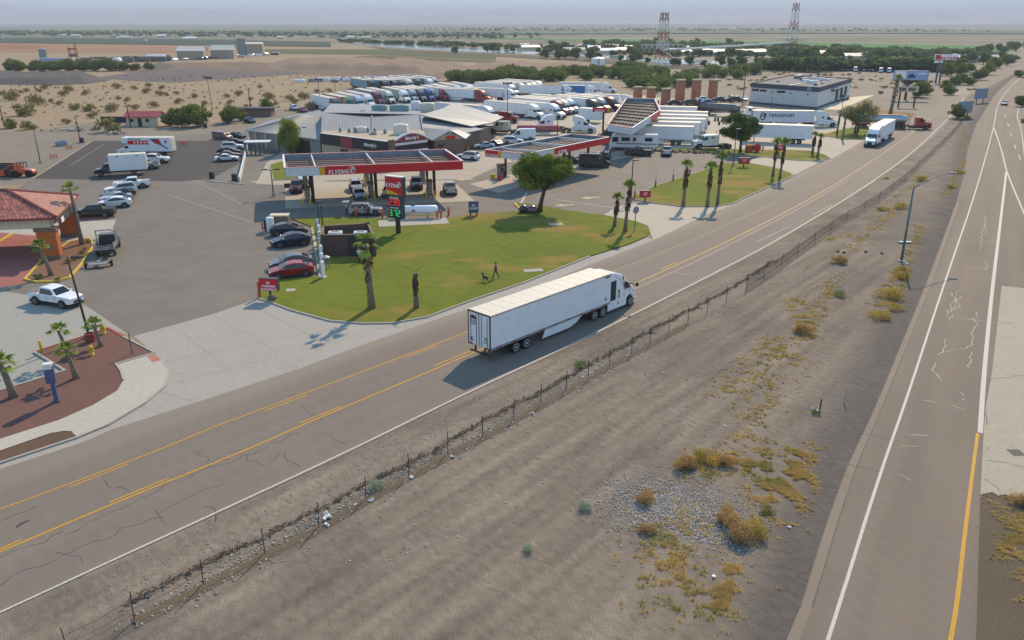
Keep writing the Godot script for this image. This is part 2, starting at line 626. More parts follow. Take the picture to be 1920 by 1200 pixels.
func mixed(x: float,z: float,base: Color,amp: float,other := Color.BLACK,share := 0.0,stretch := Vector2.ONE) -> Color:
	var a := big.get_noise_2d(x*stretch.x,z*stretch.y)
	var b := mid.get_noise_2d(x*stretch.x,z*stretch.y)
	var k := 1.0 + amp*(a*0.7 + b*0.6)
	var col := base*k*SUNK
	if share > 0.0:
		col = col.lerp(other*SUNK,clampf(share + a*1.1 + b*0.5,0.0,1.0))
	col.a = 1.0
	return col
func along_road(x: float,z: float) -> Vector2:   # (along,across) in the frontage road's direction
	return Vector2(x*0.645 - z*0.764,x*0.764 + z*0.645)
func away_from(p: Vector2,path: Array) -> float:
	var best := 1e9
	for i in path.size() - 1:
		best = minf(best,p.distance_squared_to(Geometry2D.get_closest_point_to_segment(p,path[i],path[i + 1])))
	return sqrt(best)
var road_edge: Array
var ramp_edge: Array
func build_ground() -> void:
	var xs := []
	var zs := []
	var x := 0.0
	var step := 5.0
	while x < 16000.0:
		xs.append(x)
		if x > 0.0: xs.push_front(-x)
		if x > 260.0: step *= 1.25
		x += step
	var z := 120.0
	step = 5.0
	while z > -26000.0:
		zs.append(z)
		if z < -460.0: step *= 1.12
		z -= step
	var v := PackedVector3Array()
	var c := PackedColorArray()
	var idx := PackedInt32Array()
	var sand := lin(172,150,120)
	var tan := lin(158,137,112)
	var grey := lin(160,146,129)
	var olive := lin(116,118,88)
	var pale := lin(160,150,132)
	for j in zs.size():
		for i in xs.size():
			v.append(Vector3(xs[i],0,zs[j]))
			var col := mixed(xs[i],zs[j],sand,0.16,tan,0.1)
			var east := clampf((xs[i] + 0.22*zs[j] + 60.0)/50.0,0.0,1.0)
			col = col.lerp(mixed(xs[i],zs[j],grey,0.16),east)
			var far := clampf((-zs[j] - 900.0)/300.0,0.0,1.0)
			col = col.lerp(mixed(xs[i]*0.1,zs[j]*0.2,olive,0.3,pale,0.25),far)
			c.append(col)
	for j in zs.size() - 1:
		for i in xs.size() - 1:
			var a := j*xs.size() + i
			var b := a + xs.size()
			idx.append_array([a,b,b + 1,a,b + 1,a + 1])
	struct("ground",indexed_mesh(v,c,idx),M["sand"])
	road_edge = [V(-29.74,-24.21),V(-23.68,-30.17),V(-20.56,-33.65),V(-18.11,-36.3),V(-10.94,-44.2),V(-3.17,-53.46),V(5.79,-63.38),V(14.89,-74.16),V(24.07,-85.26),V(32.83,-96.03),V(54.16,-124.52),V(77.17,-157.22),V(101.4,-193.6),V(130.5,-239.8),V(164.1,-295.3)]
	ramp_edge = [V(10.35,-24.21),V(13.65,-30.09),V(17.23,-36.55),V(21.1,-43.09),V(25.68,-50.09),V(30.23,-57.44),V(45.64,-82.27),V(68.12,-119.39),V(80.93,-141.15),V(99.8,-174.8),V(126.9,-220.2),V(186.8,-315.6),V(243.7,-400.8),V(312.3,-501.1)]
	var strip := road_edge.duplicate()
	var back := ramp_edge.duplicate()
	back.reverse()
	strip.append_array(back)
	var dust := lin(150,136,121)
	var dark := lin(126,114,104)
	var cold := lin(112,104,99)
	var earth := func(px: float,pz: float) -> Color:
		var s := along_road(px,pz)
		var col := mixed(px,pz,dust,0.12,dark,-0.02)
		var rut := 0.7*fine.get_noise_2d(s.x*0.04 + 2.0*mid.get_noise_2d(px*0.2,pz*0.2),s.y*0.7) + 0.8*fine.get_noise_2d(s.x*0.07 + 40.0,s.y*1.9)
		var near_ramp := away_from(Vector2(px,pz),ramp_edge)
		var strength := clampf(near_ramp/9.0,0.15,1.0)
		col = col*(1.0 + 0.4*rut*strength)
		for tr: float in [-29.4,-28.0,-27.2,-25.7,-24.2,-22.6,-20.6,-19.1,-16.2]:
			var w := (s.y - tr - 0.5*mid.get_noise_2d(s.x*0.35,tr))/0.26
			if absf(w) < 2.0: col = col*(1.0 - 0.22*exp(-w*w)*(0.6 + fine.get_noise_2d(s.x*0.1,tr)))
		var verge := clampf(1.0 - (near_ramp - 1.6 - 1.4*mid.get_noise_2d(px,pz))/2.2,0.0,1.0)
		col = col.lerp(mixed(px,pz,cold,0.22),verge*0.9)
		var shade := big.get_noise_2d(px*3.1 + 200.0,pz*3.1)
		col = col.lerp(mixed(px,pz,cold,0.2),clampf(shade*1.4 - 0.2,0.0,0.4))
		col = col*(1.0 + 0.3*fine.get_noise_2d(px*2.6,pz*2.6))
		col.a = 1.0
		return col
	var near := []
	var beyond := []
	for piece in Geometry2D.intersect_polygons(PackedVector2Array(strip),PackedVector2Array([V(-200,60),V(300,60),V(300,-95),V(-200,-95)])):
		near.append(piece)
	for piece in Geometry2D.intersect_polygons(PackedVector2Array(strip),PackedVector2Array([V(-200,-95),V(600,-95),V(600,-600),V(-200,-600)])):
		beyond.append(piece)
	for p in near: struct("dirt_ground",sheet_mesh(p,0.004,0.3,earth),M["dirt"])
	for p in beyond: struct("dirt_ground",sheet_mesh(p,0.004,1.2,earth),M["dirt"])
	sheet("dirt_ground",[V(18.64,-24.21),V(27.31,-39.41),V(28.28,-39.8),V(51.23,-39.52),V(43.97,-24.21)],0.016,0.8,func(px,pz): return mixed(px,pz,lin(116,102,86),0.2,lin(140,112,60),-0.15),"dirt")
	sheet("gravel_flat",[V(-228.2,-467.8),V(-235.3,-553.5),V(-179.3,-568.3),V(-78.6,-467.8),V(-19,-489.5),V(14.5,-447.9),V(0,-389.6),V(-52.5,-404.7),V(-116.8,-429.6),V(-139,-397),V(-159.2,-389.6)],0.03,7.0,func(px,pz): return mixed(px*2.0,pz*2.0,lin(136,114,98),0.3),"sand")
	sheet("gravel_flat",[V(-204.6,-404.7),V(-207.1,-457.6),V(-191.5,-478.4),V(-118.3,-457.6),V(-112.3,-434),V(-136.4,-397),V(-152.3,-372.2),V(-176.3,-382.5)],0.06,6.0,func(px,pz): return mixed(px,pz,lin(118,108,104),0.15),"sand")
	sheet("yard_ground",[V(-193.3,-199.4),V(-121.5,-203.5),V(-117.3,-219),V(-108.5,-231.6),V(-97.9,-214.3),V(-82.3,-214.3),V(-79.2,-245.6),V(-67.7,-271.8),V(-60.2,-356.3),V(-45.2,-347.4),V(-49.2,-219),V(-60.1,-188.1),V(-94.3,-181.2),V(-82.04,-134.22),V(-127.57,-119.39)],0.006,2.5,func(px,pz): return mixed(px,pz,lin(158,146,130),0.16,lin(142,130,118),0.0),"dirt")
	var green := lin(64,138,62)
	var field := func(base: Color) -> Callable:
		return func(px,pz): return mixed(px*0.15,pz*0.5,base,0.16)
	sheet("field",[V(-125.6,-1407.6),V(179.9,-1282.5),V(343.9,-1146.5),V(556.1,-925.1),V(431,-722.5),V(383,-819.2),V(223.6,-945.4),V(54.1,-1210.7)],0.3,60.0,field.call(green),"field")
	sheet("field",[V(156.8,-1116.8),V(233.8,-988.8),V(214.1,-869),V(139,-945.4),V(92.7,-1036.4)],0.2,50.0,field.call(lin(82,120,66)),"field")
	sheet("field",[V(61.8,-1210.7),V(156.8,-1116.8),V(92.7,-1036.4),V(-13.9,-1088.7)],0.25,50.0,field.call(lin(140,112,96)),"field")
	sheet("field",[V(-267.3,-835.2),V(-115.4,-819.2),V(-13.7,-710.5),V(-11.4,-592.1),V(-114.7,-687.6),V(-200.6,-710.5)],0.1,25.0,field.call(lin(98,106,68)),"field")
	sheet("field",[V(-113,-676.7),V(-11.3,-583.9),V(-8.9,-553.5),V(-100.4,-600.4),V(-124.5,-646)],0.12,25.0,field.call(lin(112,104,74)),"field")
	sheet("field",[V(-948.6,-1282.5),V(-337.6,-1036.4),V(-244.5,-747.8),V(-352.2,-722.5),V(-600.8,-774.8)],0.1,40.0,field.call(lin(178,138,104)),"field")
	sheet("field",[V(-771.6,-1088.7),V(-537.5,-966.6),V(-481.2,-835.2),V(-635.5,-886.9)],0.16,40.0,field.call(lin(168,116,86)),"field")
	sheet("field",[V(222.4,-869),V(320.8,-835.2),V(323.5,-789.1),V(258.9,-747.8),V(200.8,-803.9)],0.2,30.0,field.call(lin(150,116,96)),"field")
	sheet("field",[V(-2224.3,-2574.9),V(1701,-2574.9),V(1204.8,-1821),V(531.9,-1900.6),V(-149.7,-1680.2),V(-834.1,-1987.5),V(-1644.1,-1900.6)],1.5,150.0,field.call(lin(96,118,86)),"field")
	sheet("field",[V(-1208,-1505.4),V(-556.1,-1321.7),V(-242.4,-1116.8),V(-196.9,-905.6),V(-314.3,-945.4),V(-491.4,-1012),V(-946.8,-1177.7)],0.5,60.0,field.call(lin(66,84,62)),"field")
	struct("river",sheet_mesh(PackedVector2Array([V(-210.2,-1061.9),V(-130.8,-1024.1),V(-15.7,-819.2),V(66,-734.9),V(112,-600.4),V(164,-553.5),V(198.6,-513.3),V(228.6,-478.4),V(218.9,-457.6),V(183.3,-473),V(142.3,-501.1),V(98.5,-546.4),V(51.3,-666.2),V(-13.9,-722.5),V(-101.6,-835.2),V(-163.2,-945.4)]),0.3,60.0,func(_x,_z): return Color.WHITE),M["water"])
	sheet("river_bank",[V(-156.4,-905.6),V(-97.8,-803.9),V(-13.5,-698.9),V(49.8,-646),V(96.1,-532.6),V(139,-489.5),V(179.4,-462.6),V(172,-443.1),V(130.1,-457.6),V(88.5,-489.5),V(41.3,-583.9),V(-12.6,-655.9),V(-107.3,-761)],0.2,12.0,func(px,pz): return mixed(px,pz,lin(104,100,78),0.3),"sand")
func build_roads() -> void:
	var old := lin(134,122,112)
	var dark := lin(116,106,98)
	var lot := func(px: float,pz: float) -> Color:
		var col := mixed(px,pz,lin(127,119,110),0.1,lin(108,100,94),-0.1)
		return col*(1.0 + 0.1*fine.get_noise_2d(px*0.2,pz*0.9) + 0.12*fine.get_noise_2d(px*0.4 + pz*0.25,pz*0.3 + 9.0))
	sheet("parking_lot",[V(-42.82,-73.69),V(-33.2,-64.25),V(-25.61,-72.74),V(-11.67,-66.97),V(2.84,-79.82),V(19.46,-100),V(38.52,-122.5),V(64.16,-159.15),V(87.9,-194.5),V(75.1,-209.9),V(36,-248.6),V(-10.1,-256.5),V(-34.8,-264.8),V(-60.1,-227.7),V(-66.1,-203.5),V(-97.4,-186.3),V(-84.54,-138.6),V(-72.42,-92.34),V(-51.9,-63.38)],0.012,1.0,lot,"asphalt")
	sheet("parking_lot",[V(-84.64,-139.1),V(-97.3,-185.9),V(-62.3,-186.3),V(-53.3,-155.96),V(-53.07,-138.6),V(-58.39,-136.62)],0.018,1.2,func(px,pz): return mixed(px,pz,lin(82,77,74),0.1),"asphalt")
	var slab := func(px: float,pz: float) -> Color:
		var col := mixed(px,pz,lin(170,160,144),0.08,lin(150,141,128),-0.2)
		return col*(1.0 + 0.05*fine.get_noise_2d(px*1.5,pz*1.5))
	sheet("truck_lot",[V(-58.8,-231.6),V(-65.8,-283.1),V(-63.6,-362.5),V(13,-362.5),V(44.3,-308.6),V(68.6,-283.1),V(97.8,-231.6),V(105.7,-219),V(80.1,-182.9),V(64.91,-161.12),V(58.4,-171),V(41.2,-171),V(24.66,-167.33),V(23.8,-188.1),V(-7.3,-181.2),V(-28.6,-241.2),V(-47.3,-223.9)],0.02,2.0,slab,"concrete")
	sheet("forecourt",[V(-37.87,-130.98),V(-33.25,-136.13),V(-10.45,-137.6),V(-5.78,-120.54),V(-33.67,-115.34)],0.02,1.2,slab,"concrete")
	sheet("forecourt",[V(-7.29,-134.22),V(5.06,-149.93),V(22.9,-171),V(33.2,-171),V(20.32,-159.15),V(9.76,-144.33),V(-2.16,-126.61)],0.022,1.2,slab,"concrete")
	sheet("service_yard",[V(-43.76,-134.22),V(-48.26,-155.96),V(-50.1,-188.1),V(-33.1,-164.52),V(-11.03,-164.52),V(-3.5,-173.2),V(0,-159.15),V(-7.51,-138.6),V(-31.72,-137.6),V(-36.11,-132.81)],0.016,1.5,func(px,pz): return mixed(px,pz,lin(166,154,138),0.09),"concrete")
	var apron := func(px: float,pz: float) -> Color:
		var s := along_road(px,pz)
		var col := mixed(px,pz,lin(156,150,142),0.05)
		return col*(1.0 + 0.06*fine.get_noise_2d(s.x*0.25,s.y*0.8))
	sheet("driveway",[V(-33.4,-64.5),V(-28.36,-70.19),V(-25.45,-74.65),V(-21.67,-71.67),V(-16.84,-68.2),V(-10.94,-67.65),V(-8,-69.18),V(-4.23,-73.69),V(1.13,-79.46),V(9.12,-89.56),V(14.6,-95.02),V(17.37,-98.64),V(18.04,-97.32),V(7.79,-84.85),V(2.22,-77.85),V(-6.03,-69.61),V(-12.15,-63.14),V(-17.03,-57.44),V(-22.05,-52.39),V(-27.15,-47.51),V(-28.3,-45.7),V(-31.74,-42.4),V(-37.75,-37.5),V(-39.36,-39.52),V(-32.24,-43.22),V(-28.98,-46.34),V(-26.68,-51.43),V(-27.13,-57.03),V(-29.85,-60.57)],0.024,1.0,apron,"concrete")
	sheet("driveway",[V(6.04,-109.55),V(12.95,-110.53),V(15.46,-116.05),V(18.84,-119.01),V(22.05,-118.26),V(25.49,-116.05),V(30.43,-116.05),V(33.56,-118.26),V(37.13,-122.9),V(52.13,-142.72),V(64.91,-161.12),V(86.7,-191.7),V(80.8,-184.6),V(66.55,-163.14),V(49.93,-139.61),V(36.63,-121.71),V(27.35,-110.21),V(17.99,-97.06),V(18.34,-104.28),V(17.05,-107.32),V(12.93,-110.37)],0.026,1.0,slab,"concrete")
	sheet("driveway",[V(44.93,-157.22),V(51.79,-162.47),V(56.25,-158.5),V(60.58,-157.22),V(64.48,-161.12),V(76.7,-179.5),V(51.17,-142.72),V(50.71,-144.87),V(49.85,-149.93),V(46.37,-154.11)],0.023,1.0,slab,"concrete")
	sheet("driveway",[V(-66.15,-65.91),V(-52.86,-77.16),V(-41.99,-72.9),V(-33.59,-64.5),V(-36.32,-66.17),V(-40.01,-60.79),V(-35.46,-57.03),V(-38.41,-53.37),V(-44.91,-46.48)],0.02,1.0,func(px,pz): return mixed(px,pz,lin(150,147,139),0.06),"concrete")
	sheet("driveway",[V(-61.79,-106.39),V(-55.46,-108.27),V(-52.22,-99.45),V(-53.65,-96.8),V(-68.84,-96.8),V(-72.72,-102.82)],0.021,1.0,func(px,pz): return mixed(px,pz,lin(166,162,152),0.05),"concrete")
	var jb := Mb.new()
	jb.col = lin(140,130,120)
	for j in [[V(-30.87,-66.97),V(-21.91,-56.73)],[V(-28.41,-70.04),V(-19.73,-61.02)],[V(-28.67,-58.81),V(-15.55,-66.97)],[V(-26.17,-54.77),V(-12.83,-65.26)],[V(-25.81,-73.06),V(-16.68,-63.38)],[V(-26.88,-51.01),V(-23.98,-49.37)],[V(-26.92,-53.65),V(-22.83,-51.52)]]:
		strip_into(jb,j,0.05,0.029)
	struct("slab_joint",jb.done(),M["tinted"])
	var road := [V(-29.4,-23.82),V(-23.72,-30.02),V(-20.5,-33.52),V(-18.02,-36.16),V(-10.87,-44),V(-3.11,-53.19),V(5.86,-63.02),V(14.91,-73.69),V(24.04,-84.64),V(32.73,-95.27),V(54,-123.71),V(77.2,-156.59),V(101.4,-192.6),V(130.2,-238.4),V(164.5,-295.3),V(193.3,-344.5),V(189.7,-344.5),V(166.4,-308.6),V(137.3,-264.8),V(106.8,-221.4),V(81.2,-185.4),V(66.82,-163.83),V(50.1,-140.12),V(36.74,-122.1),V(27.42,-110.53),V(18.04,-97.32),V(7.81,-85.05),V(2.22,-78.03),V(-6.04,-69.75),V(-12.17,-63.26),V(-17.06,-57.54),V(-22.09,-52.48),V(-27.19,-47.59),V(-28.33,-45.77),V(-31.78,-42.46),V(-39.39,-35.92)]
	var edge_line := [V(-28.14,-25.44),V(-23.68,-30.17),V(-20.56,-33.65),V(-18.11,-36.3),V(-10.94,-44.2),V(-3.17,-53.46),V(5.79,-63.38),V(14.89,-74.16),V(24.07,-85.26),V(32.83,-96.03),V(54.16,-124.52),V(77.17,-157.22),V(97.4,-188.1),V(131.1,-241.2),V(164.9,-297.4)]
	var tar := func(px: float,pz: float) -> Color:
		var d := away_from(Vector2(px,pz),edge_line)
		var s := along_road(px,pz)
		var col := mixed(px,pz,old,0.07,dark,-0.1)
		var lane := fposmod(d,4.1)/4.1
		var wheels := exp(-pow((lane - 0.28)*9.0,2)) + exp(-pow((lane - 0.72)*9.0,2))
		col = col*(1.0 - 0.1*wheels + 0.07*fine.get_noise_2d(s.x*0.05,s.y*1.3))
		var worn := clampf((d - 10.5)/2.5,0.0,1.0)*clampf((s.x + 20.0)/60.0,0.0,1.0)
		col = col.lerp(lin(164,152,134)*SUNK,worn*0.5)
		col.a = 1.0
		return col
	sheet("frontage_road",road,0.03,0.8,tar,"asphalt")
	var white := lin(222,216,206)
	var gold := lin(222,166,44)
	line("road_marking",edge_line,0.14,0.036,white)
	line("road_marking",[V(-30.84,-30.09),V(-26.8,-34.27),V(-23.08,-38.59),V(-16.93,-45.07),V(-14.63,-47.96),V(-3.51,-60.45),V(12.78,-79.1),V(18.25,-85.67),V(24.86,-93.54),V(40.19,-113.23),V(55.43,-134.22)],0.16,0.036,gold)
	line("road_marking",[V(55.43,-134.22),V(84.7,-177.1),V(120.6,-232.9)],0.13,0.036,lin(196,178,130))
	line("road_marking",[V(-33.75,-33.87),V(-29.11,-38.07),V(-22.59,-45.07),V(-20.46,-47.89),V(-15.84,-52.74),V(-6.35,-62.9),V(-4.14,-65.39),V(11.61,-84.24)],0.13,0.036,gold)
	line("road_marking",[V(11.61,-84.24),V(25.37,-100),V(39.84,-118.63)],0.11,0.036,lin(176,152,112))
	line("road_marking",[V(12.88,-77.85),V(17.3,-82.85),V(23.01,-89.79),V(30.65,-99.73),V(42.78,-115.34),V(58.78,-137.6)],0.1,0.036,lin(186,178,160))
	for d in [[V(-23.25,-38.81),V(-20.89,-41.42)],[V(-14.68,-48.42),V(-12.32,-51.01)],[V(-6.24,-58.17),V(-3.59,-61.13)],[V(16.74,-84.64),V(18.95,-87.36)],[V(-27.91,-33.4),V(-26.29,-35.31)]]:
		line("road_marking",d,0.14,0.036,gold,0)
	for d in [[V(-26.4,-40.42),V(-24.06,-43.03)],[V(-17.61,-50.26),V(-15.19,-52.83)],[V(-8.81,-59.78),V(-6.31,-62.42)],[V(-31.94,-35.22),V(-30.01,-36.65)]]:
		line("road_marking",d,0.12,0.036,gold,0)
	for d in [[V(17.71,-83.44),V(19.39,-82.46)],[V(30.89,-96.29),V(38.04,-104.88)],[V(43.32,-111.53),V(48.5,-117.88)],[V(58.82,-130.98),V(63.02,-136.62)]]:
		line("road_marking",d,0.1,0.036,lin(190,182,166),0)
	var cb := Mb.new()
	cb.col = lin(74,68,66)
	var cracks := [[V(-26.53,-33.83),V(-24.33,-35.92)],[V(-24.33,-35.92),V(-20.25,-40.95)],[V(-20.25,-40.95),V(-16.82,-44.4)],[V(-16.82,-44.4),V(-14.41,-47.07)],[V(-25.3,-31.8),V(-22.91,-34.31)],[V(-22.91,-34.31),V(-19.84,-37.65)],[V(-19.84,-37.65),V(-17.36,-40.95)],[V(-20.3,-44.53),V(-19.02,-43.35)],[V(-19.02,-43.35),V(-18.01,-43.87)],[V(-16.73,-43.35),V(-15.37,-42.96)],[V(-15.37,-42.96),V(-14.76,-44.4)],[V(-14.76,-44.4),V(-13.24,-42.46)],[V(-16.73,-43.35),V(-16.55,-44.4)],[V(-25.13,-41.72),V(-23.69,-40.19)],[V(-23.69,-40.19),V(-22.54,-39.97)],[V(-23.54,-34.53),V(-22.22,-33.23)],[V(-17.72,-38.43),V(-16.36,-37.14)],[V(-28.4,-36.89),V(-27.19,-38.43)],[V(-13.33,-47.07),V(-10.84,-45.42)],[V(-15.34,-50.76),V(-12.98,-48.74)],[V(-20.25,-37.91),V(-18.97,-36.99)]]
	for i in cracks.size():
		strip_into(cb,wander(cracks[i][0],cracks[i][1],0.3,i),0.07,0.035,0.8)
	struct("road_crack",cb.done(),M["tinted"])
	var skid := Mb.new()
	skid.col = lin(62,56,54)
	strip_into(skid,[V(-27.22,-36.4),V(-27.13,-36.74),V(-26.88,-37.09)],0.22,0.0345,0.7)
	struct("tyre_mark",skid.done(),M["tinted"])
	var shoulder := lin(128,116,104)
	var ramp_tone := func(px: float,pz: float) -> Color:
		var p := Vector2(px,pz)
		var e := away_from(p,ramp_edge)
		var s := px*0.518 - pz*0.855
		var t := px*0.855 + pz*0.518
		var col := mixed(px,pz,lin(130,117,105),0.08,lin(112,102,94),-0.1)
		if e < 1.3: col = mixed(px,pz,shoulder,0.14)
		var lane := fposmod(t*0.5,1.0)
		col = col*(1.0 + 0.16*fine.get_noise_2d(s*0.03,t*0.9) - 0.05*exp(-pow((lane - 0.5)*5.0,2)))
		col.a = 1.0
		return col
	var ramp := ramp_edge.duplicate()
	ramp.append_array([V(433.2,-501.1),V(74.37,-77.85),V(53.38,-78.03),V(51.3,-78.56),V(37.83,-56.73),V(33.78,-50.34),V(27.43,-39.52),V(22.04,-30.09),V(18.67,-24.21)])
	sheet("highway",ramp,0.02,0.6,ramp_tone,"asphalt")
	var sh_l := [V(13.65,-30.09),V(17.23,-36.55),V(21.1,-43.09),V(25.68,-50.09),V(30.23,-57.44),V(45.64,-82.27),V(68.12,-119.39)]
	var sh_r := [V(14.23,-30.09),V(17.71,-36.26),V(21.56,-42.9),V(26.1,-49.93),V(30.78,-57.44),V(46.54,-82.66),V(69.1,-120.15)]
	sheet("road_shoulder",[V(9.91,-24.21)] + sh_l + [sh_r[6],sh_r[5],sh_r[4],sh_r[3],sh_r[2],sh_r[1],sh_r[0],V(10.48,-24.21)],0.023,0.5,func(px,pz): return mixed(px,pz,lin(140,126,112),0.1),"asphalt")
	for q in [sh_l,sh_r]:
		var eb := Mb.new()
		eb.col = lin(92,84,78)
		strip_into(eb,smooth_line(q),0.09,0.0252,0.6)
		struct("road_crack",eb.done(),M["tinted"])
	line("road_marking",[V(11.85,-24.21),V(15.47,-30.09),V(22.29,-41.42),V(29.51,-52.92),V(45.68,-79.28),V(75.59,-127.46),V(127.6,-213.2),V(167.7,-281.1),V(225.5,-368.9),V(270.2,-434)],0.17,0.026,white)
	line("road_marking",[V(31.62,-47.07),V(37.28,-56.73),V(49.36,-76.82),V(63.46,-100),V(91.4,-145.97)],0.32,0.026,white)
	line("road_marking",[V(18.86,-26.77),V(21.08,-30.09),V(24.38,-35.59),V(31.4,-46.99)],0.2,0.026,gold)
	line("road_marking",[V(125.7,-209.9),V(104.7,-170.2),V(91.4,-145.97),V(73.81,-111.53),V(56.72,-78.03)],0.22,0.026,white)
	for d in [[V(123.8,-199.4),V(120.7,-193.6)],[V(113.4,-180.4),V(109.9,-174)],[V(105.66,-165.91),V(102.02,-159.15)],[V(135.9,-221.4),V(131.5,-213.2)],[V(147.6,-242.7),V(143,-234.3)]]:
		line("road_marking",d,0.16,0.026,white,0)
	line("road_marking",[V(102.88,-159.15),V(136.7,-216.6),V(143.9,-230.3),V(159,-254.9),V(175.7,-281.1),V(204.3,-323)],0.16,0.026,white)
	var sb := Mb.new()
	sb.col = lin(170,160,148)
	var seals := [[V(45.97,-77.16),V(41.2,-70.04)],[V(45.35,-75.47),V(40.71,-68.61)],[V(45.21,-76.65),V(43.25,-71.52)],[V(41.83,-70.77),V(43.4,-67.92)],[V(40.9,-69.46),V(44.7,-67.78)],[V(44.49,-70.77),V(39.85,-63.38)],[V(39.85,-63.38),V(36.57,-57.75)],[V(37.94,-64),V(35.64,-60.12)],[V(34.32,-58.81),V(33.18,-55.54)],[V(36.1,-61.02),V(38.84,-61.95)],[V(29.91,-51.86),V(30.95,-51.52)],[V(31.67,-51.18),V(32.54,-50.51)],[V(26.8,-46.77),V(27.84,-46.55)],[V(23.59,-41.72),V(24.28,-41.3)],[V(51.07,-85.67),V(53.22,-84.64)],[V(64.75,-105.78),V(56.77,-92.34)],[V(57.35,-96.03),V(61.26,-96.54)],[V(55.3,-87.79),V(52.76,-84.04)],[V(68.43,-112.21),V(61.86,-100)],[V(49.82,-81.69),V(51.92,-81.31)],[V(33.6,-53.37),V(33.17,-52.04)],[V(25.56,-45.49),V(26.48,-45.21)]]
	for i in seals.size():
		strip_into(sb,wander(seals[i][0],seals[i][1],0.25,i + 50),0.1,0.0255,0.8)
	struct("sealed_crack",sb.done(),M["tinted"])
	var db := Mb.new()
	db.col = lin(88,80,76)
	var djoin := [[V(23.48,-47.07),V(25.11,-46.19)],[V(21.08,-43.03),V(22.73,-42.21)],[V(43.63,-79.46),V(47.47,-73.69)],[V(44.42,-80.38),V(45.87,-79.1)]]
	for i in djoin.size():
		strip_into(db,wander(djoin[i][0],djoin[i][1],0.12,i + 80),0.09,0.0252,0.6)
	struct("road_crack",db.done(),M["tinted"])
	sheet("concrete_slab",[V(51.36,-78.56),V(53.39,-77.85),V(84.29,-76.65),V(50.11,-38.43),V(29.88,-39.08),V(29.32,-39.19),V(28.96,-39.63),V(28.46,-39.46),V(28.31,-39.85),V(27.93,-39.74),V(27.46,-39.58),V(30.28,-44.4),V(33.78,-50.34),V(37.91,-56.73)],0.05,0.8,func(px,pz): return mixed(px,pz,lin(162,153,136),0.06)*(1.0 + 0.05*fine.get_noise_2d(px,pz)),"concrete")
	var grate := Mb.new()
	for k in 6:
		grate.box(Vector3(32.44,0,-44.4) + Vector3(-0.35 + 0.14*k,0.06,0),Vector3(0.07,0.03,0.8))
	struct("drain_grate",grate.done(),M["rubble"])
	var sc := Mb.new()
	sc.col = lin(96,88,78)
	var scr := [[V(29.97,-43.6),V(32.11,-42.46)],[V(33.81,-50.18),V(32.78,-47.96)],[V(30.41,-44.4),V(31.13,-44.94)],[V(44.29,-67.24),V(46.18,-67.78)],[V(28.71,-41.24),V(28.56,-39.97)],[V(40.56,-56.22),V(36.82,-55.54)]]
	for i in scr.size():
		strip_into(sc,wander(scr[i][0],scr[i][1],0.25,i + 120),0.07,0.054,0.7)
	struct("slab_crack",sc.done(),M["tinted"])
	var lawn := func(px: float,pz: float) -> Color:
		var col := mixed(px,pz,lin(112,121,35),0.16,lin(86,110,32),0.0)
		col = col*(1.0 + 0.2*fine.get_noise_2d(px*0.8,pz*1.3))
		var dry := big.get_noise_2d(px*2.3 + 77.0,pz*4.2) + 0.4*mid.get_noise_2d(px,pz*2.0)
		col = col.lerp(lin(158,128,66)*SUNK,clampf(dry*2.4 - 0.3,0.0,0.75))
		col.a = 1.0
		return col
	var lawn_a := [V(-25.4,-74.49),V(-26.61,-79.64),V(-25.12,-80.56),V(-20.84,-81.88),V(-22.37,-87.79),V(-24.66,-96.03),V(-26.94,-103.69),V(-31.1,-108.59),V(-22.89,-109.55),V(-17.56,-108.27),V(-10.63,-107.64),V(-5.99,-111.53),V(-0.77,-112.55),V(1.56,-113.23),V(0.49,-118.26),V(2.2,-118.63),V(7.46,-114.27),V(12.99,-110.86),V(17.16,-107.01),V(18.42,-104.28),V(18.14,-100.83),V(17.3,-98.64),V(14.6,-95.02),V(9.12,-89.56),V(1.13,-79.46),V(-4.23,-73.69),V(-8,-69.18),V(-10.94,-67.65),V(-13.61,-67.51),V(-16.84,-68.2),V(-21.2,-71.07),V(-24.21,-73.69)]
	var lawn_b := [V(18.12,-122.1),V(23.77,-131.89),V(31.94,-142.19),V(41.81,-155.34),V(46.55,-154.72),V(49.85,-149.93),V(50.79,-145.42),V(50.88,-142.72),V(49.8,-140.63),V(46.71,-136.62),V(38.87,-125.77),V(33.66,-118.63),V(30.52,-116.41),V(25.57,-116.41),V(22.11,-118.63)]
	var lawn_c := [V(30.3,-171),V(38.7,-170.2),V(45.93,-165.91),V(51.79,-162.47),V(56.25,-158.5),V(60.58,-157.22),V(64.48,-161.12),V(65.02,-165.21),V(63.8,-170.2),V(59.7,-171.7),V(50.8,-172.5),V(39.6,-174),V(31.5,-174.8)]
	var lawn_d := [V(75.1,-195.5),V(86,-207.7),V(94.8,-213.2),V(92.7,-205.5),V(82.3,-188.1),V(77.7,-188.1)]
	var lawn_e := [V(-46.75,-152.89),V(-45.46,-157.22),V(-40.01,-148.21),V(-35.12,-144.33),V(-37.45,-138.1),V(-41.8,-137.6)]
	for l in [lawn_a,lawn_b,lawn_c,lawn_d,lawn_e]:
		struct("lawn",sheet_mesh(PackedVector2Array(l),0.13,0.5,lawn),M["turf"])
	kerb(lawn_a.slice(23) + [lawn_a[0]],"kerb_grey",0.18,0.15)
	kerb(lawn_a.slice(0,3),"kerb_grey",0.16,0.145)
	kerb(lawn_a.slice(3,7),"kerb_yellow",0.16,0.148)
	kerb([lawn_a[16],lawn_a[17]],"kerb_grey",0.14,0.14)
	kerb([V(1.55,-112.89),V(0.41,-118.44)],"kerb_yellow",0.3,0.17)
	kerb(lawn_b.slice(4) + [lawn_b[0]],"kerb_grey",0.18,0.15)
	kerb([V(18.15,-122.3),V(19.2,-120.92)],"kerb_red",0.24,0.17)
